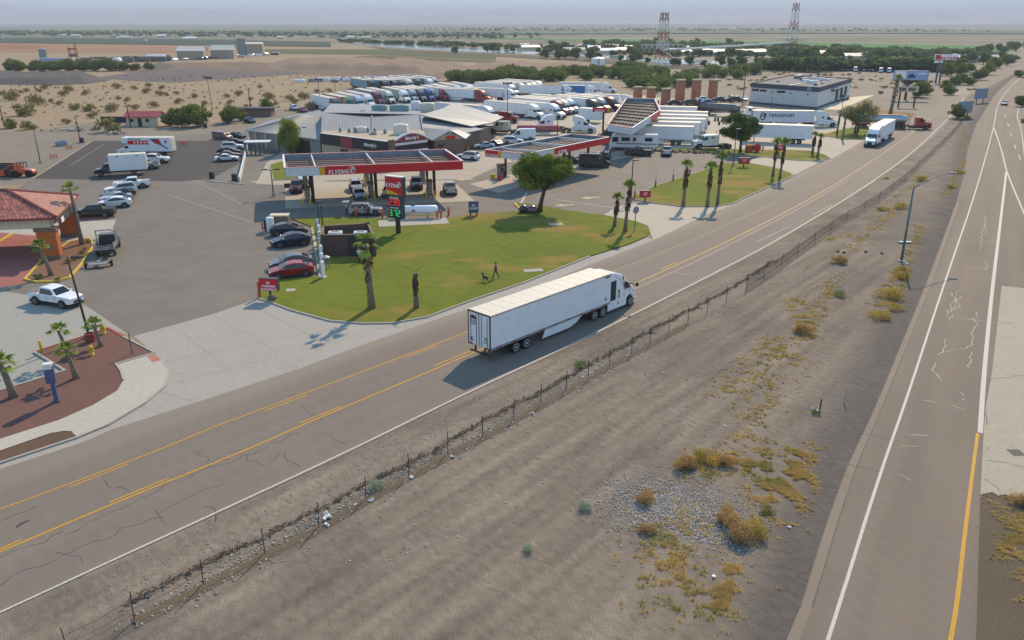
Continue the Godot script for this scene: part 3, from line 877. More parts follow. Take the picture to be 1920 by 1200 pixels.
	kerb(lawn_b.slice(0,5),"kerb_grey",0.16,0.142)
	kerb(lawn_c.slice(1,10),"kerb_grey",0.18,0.15)
	kerb([lawn_d[0],lawn_d[5],lawn_d[4],lawn_d[3]],"kerb_grey",0.18,0.15)
	kerb(lawn_e + [lawn_e[0]],"kerb_grey",0.18,0.15)
	for q in [[V(2.37,-83.84),2.2,1.0],[V(5.97,-105.18),2.0,1.3],[V(-13.61,-106.39),9.5,3.6],[V(-22.8,-76.99),0.9,0.9]]:
		var b := Mb.new()
		b.box(at(q[0],0.08),Vector3(q[1],0.14,q[2]),Basis(Vector3.UP,0.2))
		struct("concrete_pad",b.done(),M["kerb_grey"])
	for i in 6:
		line("bay_marking",[V(-33.22,-104.28).lerp(V(-26.82,-81.69),i/5.0),V(-27.44,-105.78).lerp(V(-21.19,-82.66),i/5.0)],0.1,0.026,lin(196,188,174),0)
	for i in 9:
		line("bay_marking",[V(-60.82,-161.79).lerp(V(-54.3,-137.6),i/8.0),V(-56.5,-165.91).lerp(V(-48.99,-139.61),i/8.0)],0.1,0.026,lin(182,176,166),0)
	line("bay_marking",[V(-85.05,-152.29),V(-92.4,-181.2)],0.12,0.026,lin(196,182,150),0)
	line("bay_marking",[V(-84.64,-139.1),V(-97.5,-185.8)],0.3,0.026,lin(190,172,140),0)
	for i in 5:
		line("bay_marking",[V(-61.23,-113.58).lerp(V(-66.66,-135.65),i/4.0),V(-63.54,-124.94).lerp(V(-68.82,-145.97),i/4.0)],0.12,0.026,lin(206,178,96),0)
	line("bay_marking",[V(-55.61,-125.77),V(-35.6,-106.39)],0.2,0.026,lin(178,170,158),0)
	line("bay_marking",[V(-55.51,-137.6),V(-40.82,-117.88)],0.16,0.026,lin(180,172,158),0)
	line("bay_marking",[V(6.83,-121.71),V(15.25,-115.69)],0.22,0.026,lin(206,198,184),0)
	line("bay_marking",[V(2.33,-126.61),V(1.39,-119.01)],0.4,0.026,lin(196,188,174),0)
	for q in [[V(7.82,-117.51),0.3],[V(12.18,-122.9),0.3],[V(-43.97,-136.13),0.0],[V(-8.03,-144.87),0.1],[V(0,-157.22),0.2],[V(-8.43,-138.1),0.1]]:
		var b := Mb.new()
		b.tf = Transform3D(Basis(Vector3.UP,q[1]),at(q[0],0.03))
		b.col = lin(216,200,150)
		b.up_tri(Vector3(-1.5,0,0),Vector3(0,0,-0.8),Vector3(0,0,0.8))
		b.quad(Vector3(0,0,0.25),Vector3(0,0,-0.25),Vector3(1.7,0,-0.25),Vector3(1.7,0,0.25))
		struct("painted_arrow",b.done(),M["road_paint"])
	sheet("gravel_bed",[V(-40.01,-60.79),V(-36.41,-66.17),V(-29.9,-60.57),V(-31.99,-58.27),V(-29.99,-55.25),V(-29.6,-53.37),V(-30.23,-51.01),V(-31.44,-48.74),V(-33.96,-46.05),V(-39.21,-40.95),V(-44.05,-47.21),V(-38.41,-53.37),V(-35.46,-57.03)],0.12,0.5,func(px,pz): return mixed(px,pz,lin(148,110,100),0.14,lin(164,134,120),-0.3),"gravel")
	var walk := func(px,pz): return mixed(px,pz,lin(174,167,154),0.05)
	sheet("sidewalk",[V(-29.9,-60.57),V(-28.59,-59.13),V(-27.13,-57.03),V(-26.38,-54.3),V(-26.68,-51.43),V(-27.73,-48.19),V(-28.98,-46.34),V(-31.44,-48.74),V(-30.23,-51.01),V(-29.6,-53.37),V(-29.99,-55.25),V(-31.99,-58.27)],0.125,0.7,walk,"concrete")
	sheet("sidewalk",[V(-31.44,-48.74),V(-29.42,-47.07),V(-30.29,-47.14),V(-31.03,-46.85),V(-33.03,-44.53),V(-38.33,-39.8),V(-39.44,-41.24),V(-33.96,-46.05)],0.124,0.7,walk,"concrete")
	sheet("dirt_verge",[V(-29.39,-46.99),V(-29.01,-46.41),V(-32.24,-43.22),V(-37.28,-38.43),V(-38.29,-39.74),V(-32.99,-44.46),V(-30.99,-46.77),V(-30.25,-47.07)],0.12,0.6,func(px,pz): return mixed(px,pz,lin(120,96,78),0.15),"dirt")
	kerb([V(-29.85,-60.57),V(-28.59,-59.13),V(-27.13,-57.03),V(-26.38,-54.3),V(-26.68,-51.43),V(-27.73,-48.19),V(-28.98,-46.34),V(-32.16,-43.09),V(-37.15,-38.28)],"kerb_grey",0.18,0.14)
	kerb([V(-40.01,-60.79),V(-35.46,-57.03),V(-38.41,-53.37)],"kerb_grey",0.18,0.17)
	kerb([V(-37.18,-65),V(-36.48,-66.3),V(-34.08,-64.12)],"kerb_red",0.18,0.17)
	kerb([V(-40.01,-60.79),V(-37.18,-65)],"kerb_red",0.16,0.16)
	kerb([V(-34.08,-64.12),V(-29.85,-60.57),V(-31.99,-58.27),V(-30.84,-56.73),V(-29.99,-55.25)],"kerb_grey",0.18,0.19)
	sheet("ramp_tile",[V(-30.14,-59.78),V(-29.76,-60.34),V(-28.68,-59.02),V(-29.19,-58.59)],0.131,0.5,func(px,pz): return mixed(px,pz,lin(172,116,100),0.06),"concrete")
	sheet("red_paving",[V(-89.59,-112.21),V(-67.4,-101.11),V(-58.21,-98.38),V(-53.59,-90.01),V(-52.71,-81.69),V(-51.64,-79.64),V(-53.6,-78.38),V(-64.7,-74.65)],0.023,0.7,func(px,pz): return mixed(px,pz,lin(150,96,88),0.08,lin(132,88,84),-0.1),"concrete")
	var island := [V(-52.34,-80.75),V(-54.86,-88.89),V(-55.61,-96.03),V(-53.97,-97.85),V(-51.65,-94.27),V(-48.96,-85.67),V(-47.88,-81.31),V(-48.61,-80.01),V(-50.5,-79.82)]
	sheet("planted_island",island,0.12,0.5,func(px,pz): return mixed(px,pz,lin(158,122,100),0.14),"gravel")
	kerb(island + [island[0]],"kerb_yellow",0.24,0.18)
	kerb([V(-64.01,-92.34),V(-65.2,-100)],"kerb_yellow",0.3,0.16)
	kerb([V(-60.85,-108.59),V(-56.44,-109.88)],"kerb_red",0.3,0.15)
# ---------------------------------------------------------------- far country
func mound(called: String,mat: String,p: Array,height: float,cell: float) -> void:
	var poly := PackedVector2Array(p)
	var lo := poly[0]
	var hi := poly[0]
	for q in poly:
		lo = lo.min(q)
		hi = hi.max(q)
	var nx := int((hi.x - lo.x)/cell) + 1
	var nz := int((hi.y - lo.y)/cell) + 1
	var b := Mb.new()
	var ring: Array = Array(poly) + [poly[0]]
	var high := func(i: int,j: int) -> Vector3:
		var q := lo + Vector2(i,j)*cell
		var h := -0.3
		if Geometry2D.is_point_in_polygon(q,poly):
			h = height*clampf(away_from(q,ring)/(height*2.2),0.0,1.0)*(0.75 + 0.5*mid.get_noise_2dv(q)) + 0.1*fine.get_noise_2dv(q)
		return Vector3(q.x,h,q.y)
	for j in nz:
		for i in nx:
			var a: Vector3 = high.call(i,j)
			var e: Vector3 = high.call(i + 1,j)
			var f: Vector3 = high.call(i + 1,j + 1)
			var g: Vector3 = high.call(i,j + 1)
			if maxf(maxf(a.y,e.y),maxf(f.y,g.y)) > 0.0:
				b.up_tri(a,e,f)
				b.up_tri(a,f,g)
	struct(called,b.done(true),M[mat])
func build_far_country() -> void:
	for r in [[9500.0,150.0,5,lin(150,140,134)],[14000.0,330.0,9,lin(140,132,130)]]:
		var b := Mb.new()
		b.col = r[3]
		var n := 160
		for i in n:
			var q := []
			for k in 2:
				var t := -1.1 + 2.2*(i + k)/n
				var h: float = r[1]*maxf(0.08,0.45 + 0.9*big.get_noise_2d(t*160.0,r[2]*40.0) + 0.3*mid.get_noise_2d(t*220.0,r[2]))
				q.append([Vector3(sin(t)*r[0],-5,-cos(t)*r[0]),Vector3(sin(t)*r[0]*1.08,h,-cos(t)*r[0]*1.08),Vector3(sin(t)*r[0]*1.2,-5,-cos(t)*r[0]*1.2)])
			b.quad(q[0][0],q[0][1],q[1][1],q[1][0])
			b.quad(q[1][2],q[1][1],q[0][1],q[0][2])
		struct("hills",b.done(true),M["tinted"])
	mound("dirt_mound","mound_dark",[V(-283.6,-429.6),V(-247.8,-425.2),V(-210.6,-416.8),V(-190.8,-389.6),V(-187.7,-365.7),V(-199.3,-356.3),V(-240.3,-362.5)],3.6,4.0)
	mound("dirt_mound","mound_dark",[V(-231.7,-532.6),V(-228.8,-546.4),V(-203.7,-501.1),V(-202.5,-467.8),V(-215.6,-483.9)],2.4,4.0)
	mound("dirt_mound","sand_mound",[V(-159.9,-539.4),V(-99.8,-553.5),V(-46.3,-513.3),V(-19,-489.5),V(-44.5,-429.6),V(-90.8,-438.5),V(-133,-467.8)],5.5,6.0)
	mound("dirt_mound","sand_mound",[V(-26.5,-513.3),V(13.2,-513.3),V(55.6,-478.4),V(44.5,-429.6),V(10.9,-420.9),V(-17,-438.5)],4.0,6.0)
	var sheds := [
		[V(-242.1,-600.4),V(-231.6,-592.1),20.0,9.0,6.0,"tan","tan metal shed with dark open end, westernmost of three at the gravel works"],
		[V(-224,-617.9),V(-213.8,-609),18.0,9.5,6.0,"tan","tan metal shed in the middle of the gravel works"],
		[V(-219.3,-687.6),V(-209.4,-676.7),14.0,10.0,8.5,"blue","tan shed with a grey tower at its end at the gravel works"]]
	for s in sheds:
		var yaw := 0.12
		var o := thing("metal_shed",s[6],"shed",at(s[0]),yaw,"sheds of the gravel works")
		var w: float = s[2]*0.92
		var b := Mb.new()
		b.box(Vector3(w/2,s[4]/2,-6),Vector3(w,s[4],12))
		part("wall",b.done(),M["stucco_tan"],o)
		b = Mb.new()
		b.quad(Vector3(-0.5,s[4],0.5),Vector3(-0.5,s[3],-6),Vector3(w + 0.5,s[3],-6),Vector3(w + 0.5,s[4],0.5))
		b.quad(Vector3(w + 0.5,s[4],-12.5),Vector3(w + 0.5,s[3],-6),Vector3(-0.5,s[3],-6),Vector3(-0.5,s[4],-12.5))
		b.tri(Vector3(0,s[4],-12),Vector3(0,s[3] - 0.1,-6),Vector3(0,s[4],0))
		b.tri(Vector3(w,s[4],0),Vector3(w,s[3] - 0.1,-6),Vector3(w,s[4],-12))
		part("roof",b.done(),M["trailer_roof"],o)
		part("door",box_mesh(Vector3(-0.05,s[4]*0.4,-6),Vector3(0.2,s[4]*0.8,7)),M["tar_roof"],o)
		if s[5] == "blue":
			part("tower",box_mesh(Vector3(-4,6.5,-5),Vector3(7,13,8)),M["galvanised"],o)
	var gw := thing("gravel_hopper","rust red steel gantry rising from the gravel works yard","gantry",Vector3(-312.7,0,-592.1))
	gw.scale = Vector3.ONE*0.68
	for sx in [-1,1]:
		var b := Mb.new()
		for sz in [-1,1]:
			b.tube([Vector3(sx*4.0,0,sz*2.0),Vector3(sx*3.2,15 + 2*sx,sz*1.4)],[0.4],4)
		b.box(Vector3(sx*3.4,11,0),Vector3(1,1,4))
		part("leg",b.done(),M["red_paint_dull"],gw)
	part("beam",box_mesh(Vector3(0,11.5,0),Vector3(8,1.2,2)),M["red_paint_dull"],gw)
	part("bin",box_mesh(Vector3(0,5,0),Vector3(6,3,4)),M["rubble"],gw)
	var silo := Mb.new()
	silo.lathe(Vector3.ZERO,[Vector2(2.6,0),Vector2(2.6,7),Vector2(1.0,7.8)],10)
	var so := solo("storage_silo",silo.done(),M["galvanised"],"grey storage silo standing apart at the gravel works edge","silo")
	so.position = Vector3(-343.8,0,-609)
	for q in [[V(-307.6,-539.4),V(-283.2,-532.6),3.2,"sky_metal","long pale blue low shed roof at the gravel works"],[V(-267,-519.6),V(-256.9,-513.3),3.2,"trailer_white","white box trailer parked at the near edge of the gravel works"],[V(-256.8,-532.6),V(-252,-532.6),3.6,"trailer_white","white tank with sloping sides among gravel works machinery"],[V(-257.4,-583.9),V(-246.8,-592.1),3.4,"trailer_white","long white trailer parked west of the tan sheds"]]:
		var d: Vector2 = q[1] - q[0]
		var b := Mb.new()
		b.softbox(Vector3(d.length()/2,q[2]/2 + 0.6,-1.6),Vector3(d.length(),q[2],5.2),0.8)
		var o := solo("works_shed" if q[3] == "sky_metal" else "box_trailer",b.done(),M[q[3]],q[4],"shed" if q[3] == "sky_metal" else "trailer")
		o.position = at(q[0])
		o.rotation.y = heading(q[0],q[1])
	var heap := Mb.new()
	for i in 90:
		var p: Vector2 = V(-289.4,-553.5).lerp(V(-248,-583.9),rng.randf()) + Vector2(rng.randf_range(-6,6),rng.randf_range(-22,14))
		heap.box(at(p,1.2),Vector3(rng.randf_range(2,8),rng.randf_range(1.5,4.2),rng.randf_range(2,4)),Basis(Vector3.UP,rng.randf()*0.6))
	var hs := solo("scrap_machinery",heap.done(),M["rubble"],"dark jumble of scrap and machinery in the gravel works yard","scrap")
	hs.set_meta("kind","stuff")
	for i in 26:
		var t := i/25.0
		var p: Vector2 = V(-231.1,-583.9).lerp(V(-192.8,-698.9),t) + Vector2(rng.randf_range(-4,4),rng.randf_range(-12,10))
		var b := Mb.new()
		b.softbox(Vector3(0,1.1,0),Vector3(5.2,1.7,2.2),0.35)
		var o := solo("distant_vehicle",b.done(),M[["white_paint","silver_paint","grey_paint","dark_grey_paint","white_paint","brown_paint"][i % 6]],"small parked vehicle in the row before the tan sheds","vehicle","vehicles parked at the gravel works")
		o.position = at(p)
		o.rotation.y = rng.randf()*3.0
	for i in 22:
		var p: Vector2 = V(-95.3,-372.2).lerp(V(-47.2,-404.7),i/21.0) + Vector2(rng.randf_range(-3,3),rng.randf_range(-9,9))
		var b := Mb.new()
		b.softbox(Vector3(0,0.8,0),Vector3(rng.randf_range(3,6.5),rng.randf_range(0.7,1.6),2.2),0.3)
		var o := solo("stored_trailer",b.done(),M[["trailer_white","galvanised","trailer_white","silver_paint"][i % 4]],"small white trailer or camper in the storage yard behind the truck lot","trailer","stored trailers behind the truck lot")
		o.position = at(p)
		o.rotation.y = rng.randf_range(-0.2,0.3)
	for i in 46:
		var u := rng.randf()
		var p: Vector2 = V(19.9,-774.8).lerp(V(321.9,-568.3),u) + Vector2(rng.randf_range(-30,30),rng.randf_range(-150,60)*(1.2 - u))
		if i < 14:
			p = V(-945.3,-1454.8).lerp(V(-190.2,-1146.5),i/13.0) + Vector2(rng.randf_range(-60,60),rng.randf_range(-200,100))
		var o := thing("far_house","small pale roofed house among the trees near the river","house",at(p),rng.randf_range(-0.5,0.5),"houses among the far trees")
		var w := rng.randf_range(10,20)
		part("wall",cached("far_wall",func(b: Mb): b.box(Vector3(0,1.5,0),Vector3(1,3,8))),M["stucco_cream"],o).scale = Vector3(w,1,1)
		part("roof",cached("far_roof",func(b: Mb):
			b.quad(Vector3(-0.52,2.9,4.6),Vector3(-0.52,4.9,0),Vector3(0.52,4.9,0),Vector3(0.52,2.9,4.6))
			b.quad(Vector3(0.52,2.9,-4.6),Vector3(0.52,4.9,0),Vector3(-0.52,4.9,0),Vector3(-0.52,2.9,-4.6))),M[["trailer_white","trailer_roof","galvanised"][i % 3]],o).scale = Vector3(w,1,1)
	var tops := [Vector3(89.5,0,-495.2),Vector3(226.8,0,-676.7)]
	for k in 2:
		var t := thing("pipeline_tower",["red and white lattice tower carrying the pipeline, nearer of two","red and white lattice tower carrying the pipeline, across the river"][k],"lattice tower",tops[k],0.3,"pipeline bridge towers")
		var hh := 31.0 if k == 0 else 40.0
		for s in 6:
			var b := Mb.new()
			var y0 := hh*s/6.0
			var y1 := hh*(s + 1)/6.0
			var w0 := lerpf(3.4,1.6,s/6.0)
			var w1 := lerpf(3.4,1.6,(s + 1)/6.0)
			for q in 4:
				var a := Vector3(1 if q in [0,1] else -1,0,1 if q in [1,2] else -1)
				var e := Vector3(1 if q in [3,0] else -1,0,1 if q in [0,1] else -1)
				b.tube([a*w0 + Vector3(0,y0,0),a*w1 + Vector3(0,y1,0)],[0.22],4)
				b.tube([a*w0 + Vector3(0,y0,0),e*w1 + Vector3(0,y1,0)],[0.16],4)
				b.tube([e*w0 + Vector3(0,y0,0),a*w1 + Vector3(0,y1,0)],[0.16],4)
			part("lattice_section",b.done(),M["white_metal" if s % 2 == 0 else "red_paint_dull"],t)
		var arm := Mb.new()
		for q in 8:
			var x0 := -14.0 + 3.5*q
			arm.tube([Vector3(x0,13,0),Vector3(x0 + 1.75,9,0),Vector3(x0 + 3.5,13,0)],[0.2],4)
		arm.tube([Vector3(-14,13,0),Vector3(14,13,0)],[0.25],4)
		part("truss_arm",arm.done(),M["white_metal"],t)
	var pipe := Mb.new()
	pipe.tube([tops[0] + Vector3(0,10,0),tops[1] + Vector3(0,10,0)],[0.7],6)
	pipe.tube([tops[0] + Vector3(0,10,0),Vector3(108.5,0,-532.6)],[0.6],6)
	solo("pipeline",pipe.done(),M["white_metal"],"white pipeline running from the lattice tower across the river","pipeline")
	var tank := Mb.new()
	tank.lathe(Vector3.ZERO,[Vector2(4.2,0),Vector2(4.2,4.6),Vector2(0.3,5.6)],16)
	var to := solo("water_tank",tank.done(),M["trailer_white"],"round white water tank on the flat before the river","tank")
	to.position = Vector3(53.3,0,-513.3)
	part("ladder",box_mesh(Vector3(0,2.4,4.3),Vector3(0.7,4.8,0.2)),M["galvanised"],to)
func cached(key: String,make: Callable,smooth := false) -> ArrayMesh:
	if not cache.has(key):
		var b := Mb.new()
		make.call(b)
		cache[key] = b.done(smooth)
	return cache[key]
# ---------------------------------------------------------------- vehicles
func wheel_mesh(r: float,w: float,rim := "rim",dual := false) -> ArrayMesh:
	var key := "wheel%.2f_%.2f_%s_%s" % [r,w,rim,dual]
	if cache.has(key):
		return cache[key]
	var turn := Basis(Vector3.RIGHT,PI/2)   # y of the lathe becomes +z
	var t := Mb.new()
	var base := [Vector2(r*0.62,-w/2),Vector2(r*0.94,-w/2),Vector2(r,-w*0.32),Vector2(r,w*0.32),Vector2(r*0.94,w/2),Vector2(r*0.62,w/2 - 0.012)]
	t.lathe(Vector3.ZERO,base,18,turn)
	if dual:
		t.lathe(Vector3(0,0,-w*1.15),base,18,turn)
	var k := Mb.new()
	k.lathe(Vector3.ZERO,[Vector2(r*0.64,w*0.1),Vector2(r*0.64,w/2 + 0.004),Vector2(r*0.56,w/2 + 0.004),Vector2(r*0.54,w*0.36),Vector2(r*0.24,w*0.4),Vector2(r*0.2,w*0.47),Vector2(0.01,w*0.47)],18,turn)
	var me := ArrayMesh.new()
	t.add_to(me,true)
	k.add_to(me)
	me.surface_set_material(0,M["tyre"])
	me.surface_set_material(1,M[rim])
	cache[key] = me
	return me
func add_wheel(o: Node,x: float,z: float,r: float,w: float,rim := "rim",dual := false) -> void:
	var p := MeshInstance3D.new()
	p.name = "wheel"
	p.mesh = wheel_mesh(r,w,rim,dual)
	o.add_child(p,true)
	p.position = Vector3(x,r,z)
	if z < 0.0:
		p.rotation.y = PI
const CARS := {
	"sedan": {"L": 4.75,"W": 1.84,"belt": 0.95,"r": 0.33,"wx": [1.42,-1.42],
		"lower": [2.36,0.42,2.33,0.66,1.95,0.82,0.95,0.94,-1.55,0.98,-2.2,0.95,-2.36,0.74,-2.36,0.4,-2.2,0.24,2.2,0.24],
		"top": [1.0,0.9,0.15,1.4,-0.75,1.44,-1.75,0.93],"side": [0.72,0.98,0.08,1.35,-0.7,1.38,-1.42,0.99]},
	"suv": {"L": 4.8,"W": 1.92,"belt": 1.08,"r": 0.37,"wx": [1.45,-1.42],
		"lower": [2.4,0.5,2.36,0.86,2.1,1.0,1.05,1.1,-2.2,1.12,-2.4,1.0,-2.42,0.5,-2.25,0.32,2.2,0.32],
		"top": [1.08,1.05,0.35,1.64,-0.4,1.72,-1.85,1.72,-2.3,1.08],"side": [0.8,1.13,0.28,1.6,-1.75,1.66,-2.1,1.14]},
	"crossover": {"L": 4.76,"W": 1.94,"belt": 1.02,"r": 0.37,"wx": [1.45,-1.45],
		"lower": [2.38,0.48,2.3,0.72,1.9,0.9,1.3,1.0,-1.6,1.1,-2.1,1.16,-2.36,1.05,-2.4,0.45,-2.2,0.26,2.2,0.26],
		"top": [1.42,0.96,0.35,1.5,-0.35,1.61,-1.2,1.52,-2.2,1.12],"side": [1.0,1.06,0.26,1.44,-0.35,1.53,-1.15,1.43,-1.75,1.16]},
	"pickup": {"L": 5.7,"W": 1.98,"belt": 1.16,"r": 0.4,"wx": [1.78,-1.7],
		"lower": [2.84,0.55,2.8,1.0,2.62,1.12,1.2,1.2,-1.05,1.22,-2.78,1.2,-2.84,0.62,-2.7,0.44,2.6,0.44],
		"top": [1.28,1.15,0.48,1.78,-0.2,1.84,-0.95,1.82,-1.12,1.16],"side": [1.0,1.23,0.42,1.7,-0.85,1.75,-0.95,1.24]},
	"van": {"L": 5.95,"W": 2.04,"belt": 1.4,"r": 0.36,"wx": [1.95,-1.75],
		"lower": [2.96,0.48,2.92,0.95,2.35,1.2,1.5,2.25,0.95,2.52,-2.8,2.58,-2.95,2.35,-2.98,0.45,-2.8,0.36,2.75,0.36],
		"top": [],"side": [2.02,1.3,1.42,2.05,0.7,2.1,0.7,1.3]},
}
func vecs(a: Array) -> PackedVector2Array:
	var p := PackedVector2Array()
	for i in range(0,a.size(),2):
		p.append(Vector2(a[i],a[i + 1]))
	return p
func car(kind: String,paint: String,label: String,pos: Vector3,yaw: float,group := "parked cars and pickups",bed := "black_plastic",category := "") -> Node3D:
	var d: Dictionary = CARS[kind]
	var names := {"sedan": "sedan_car","suv": "sport_utility_car","crossover": "crossover_car","pickup": "pickup_truck","van": "cargo_van"}
	var cats := {"sedan": "car","suv": "car","crossover": "car","pickup": "pickup truck","van": "van"}
	var o := thing(names[kind],label,category if category else cats[kind],pos,yaw,group)
	var half: float = d.L/2
	var belt: float = d.belt
	var hw := func(x: float,y: float) -> float:
		return d.W/2 - 0.2*pow(absf(x)/half,6.0) - maxf(0.0,y - belt)*(0.1 if kind == "van" else 0.32) - maxf(0.0,0.5 - y)*0.25
	part("body",cached(kind + "body",func(b: Mb): b.body(vecs(d.lower),hw,0.07)),M[paint],o)
	if d.top.size() > 0:
		part("cabin",cached(kind + "cabin",func(b: Mb): b.body(vecs(d.top),func(x,y): return hw.call(x,y) - 0.05,0.05)),M[paint],o)
	var t := vecs(d.top) if d.top.size() > 0 else PackedVector2Array([Vector2(2.35,1.2),Vector2(1.5,2.25)])
	var screen := func(b: Mb,p: Vector2,q: Vector2,lo: float,hi: float) -> void:
		var n := (q - p).orthogonal().normalized()*-0.012
		if n.y < 0.0: n = -n
		var a := p.lerp(q,lo) + n
		var e := p.lerp(q,hi) + n
		var wa: float = hw.call(a.x,a.y) - 0.15
		var we: float = hw.call(e.x,e.y) - 0.17
		b.quad(Vector3(a.x,a.y,wa),Vector3(e.x,e.y,we),Vector3(e.x,e.y,-we),Vector3(a.x,a.y,-wa))
	part("windshield",cached(kind + "front",func(b: Mb): screen.call(b,t[0],t[1],0.14,0.92)),M["glass_dark"],o)
	if d.top.size() > 0:
		part("rear_window",cached(kind + "rear",func(b: Mb): screen.call(b,t[t.size() - 1],t[t.size() - 2],0.2,0.9)),M["glass_dark"],o)
	for s in [1.0,-1.0]:
		part("side_window",cached("%sside%d" % [kind,s],func(b: Mb):
			var p := vecs(d.side)
			var idx := Geometry2D.triangulate_polygon(p)
			for i in range(0,idx.size(),3):
				var q := []
				for k in 3:
					var pt := p[idx[i + k]]
					q.append(Vector3(pt.x,pt.y,s*(hw.call(pt.x,pt.y) - (0.04 if kind != "van" else -0.01))))
				b.tri(q[0],q[1],q[2])
			),M["glass_dark"],o)
		part("mirror",cached("%smirror%d" % [kind,s],func(b: Mb): b.softbox(Vector3(d.side[0] + 0.02,d.side[1] + 0.06,s*(d.W/2 + 0.06)),Vector3(0.16,0.15,0.22),0.03)),M[paint],o)
		part("headlight",cached("%slight%d" % [kind,s],func(b: Mb): b.softbox(Vector3(d.lower[2] - 0.12,d.lower[3] - 0.02,s*(d.W/2 - 0.42)),Vector3(0.3,0.12,0.34),0.03)),M["lamp_clear"],o)
		part("tail_light",cached("%stail%d" % [kind,s],func(b: Mb): b.softbox(Vector3(-half + 0.03,belt - 0.1 if kind != "van" else 1.3,s*(d.W/2 - 0.34)),Vector3(0.1,0.22 if kind != "sedan" else 0.12,0.24),0.02)),M["tail_red"],o)
	part("underbody",cached(kind + "under",func(b: Mb):
		b.box(Vector3(0,0.3,0),Vector3(d.L - 0.5,0.14,d.W - 0.16))
		b.box(Vector3(half - 0.05,0.44,0),Vector3(0.14,0.2,d.W - 0.6))
		b.box(Vector3(-half + 0.05,0.44,0),Vector3(0.14,0.2,d.W - 0.6))
		for x in d.wx:
			for s in [1.0,-1.0]:
				b.lathe(Vector3(x,d.r + 0.02,s*(d.W/2 - 0.05)),[Vector2(d.r*1.17,-0.055),Vector2(d.r*1.17,0.056)],20,Basis(Vector3.RIGHT,PI/2))),M["black_plastic"],o)
	part("grille",cached(kind + "grille",func(b: Mb): b.softbox(Vector3(d.lower[0] - 0.03,d.lower[1] + 0.14,0),Vector3(0.1,0.2,d.W - 1.05),0.03)),M["black_plastic"],o)
	part("door_seam",cached(kind + "seam",func(b: Mb):
		for s in [1.0,-1.0]:
			for x in [d.side[0] + 0.05,d.side[0] - 1.0,d.side[0] - 1.95]:
				b.box(Vector3(x,belt - 0.3,s*(hw.call(x,belt - 0.3) + 0.001)),Vector3(0.02,0.5,0.012))),M["black_plastic"],o)
	for x in d.wx:
		for s in [1.0,-1.0]:
			add_wheel(o,x,s*(d.W/2 - 0.085),d.r,0.23)
	if kind == "pickup":
		part("bed",box_mesh(Vector3(-1.94,1.17,0),Vector3(1.56,0.09,1.62)),M[bed],o)
	if kind == "suv":
		for s in [1.0,-1.0]:
			part("roof_rail",box_mesh(Vector3(-0.75,1.75,s*0.62),Vector3(1.9,0.04,0.05)),M["black_plastic"],o)
	return o
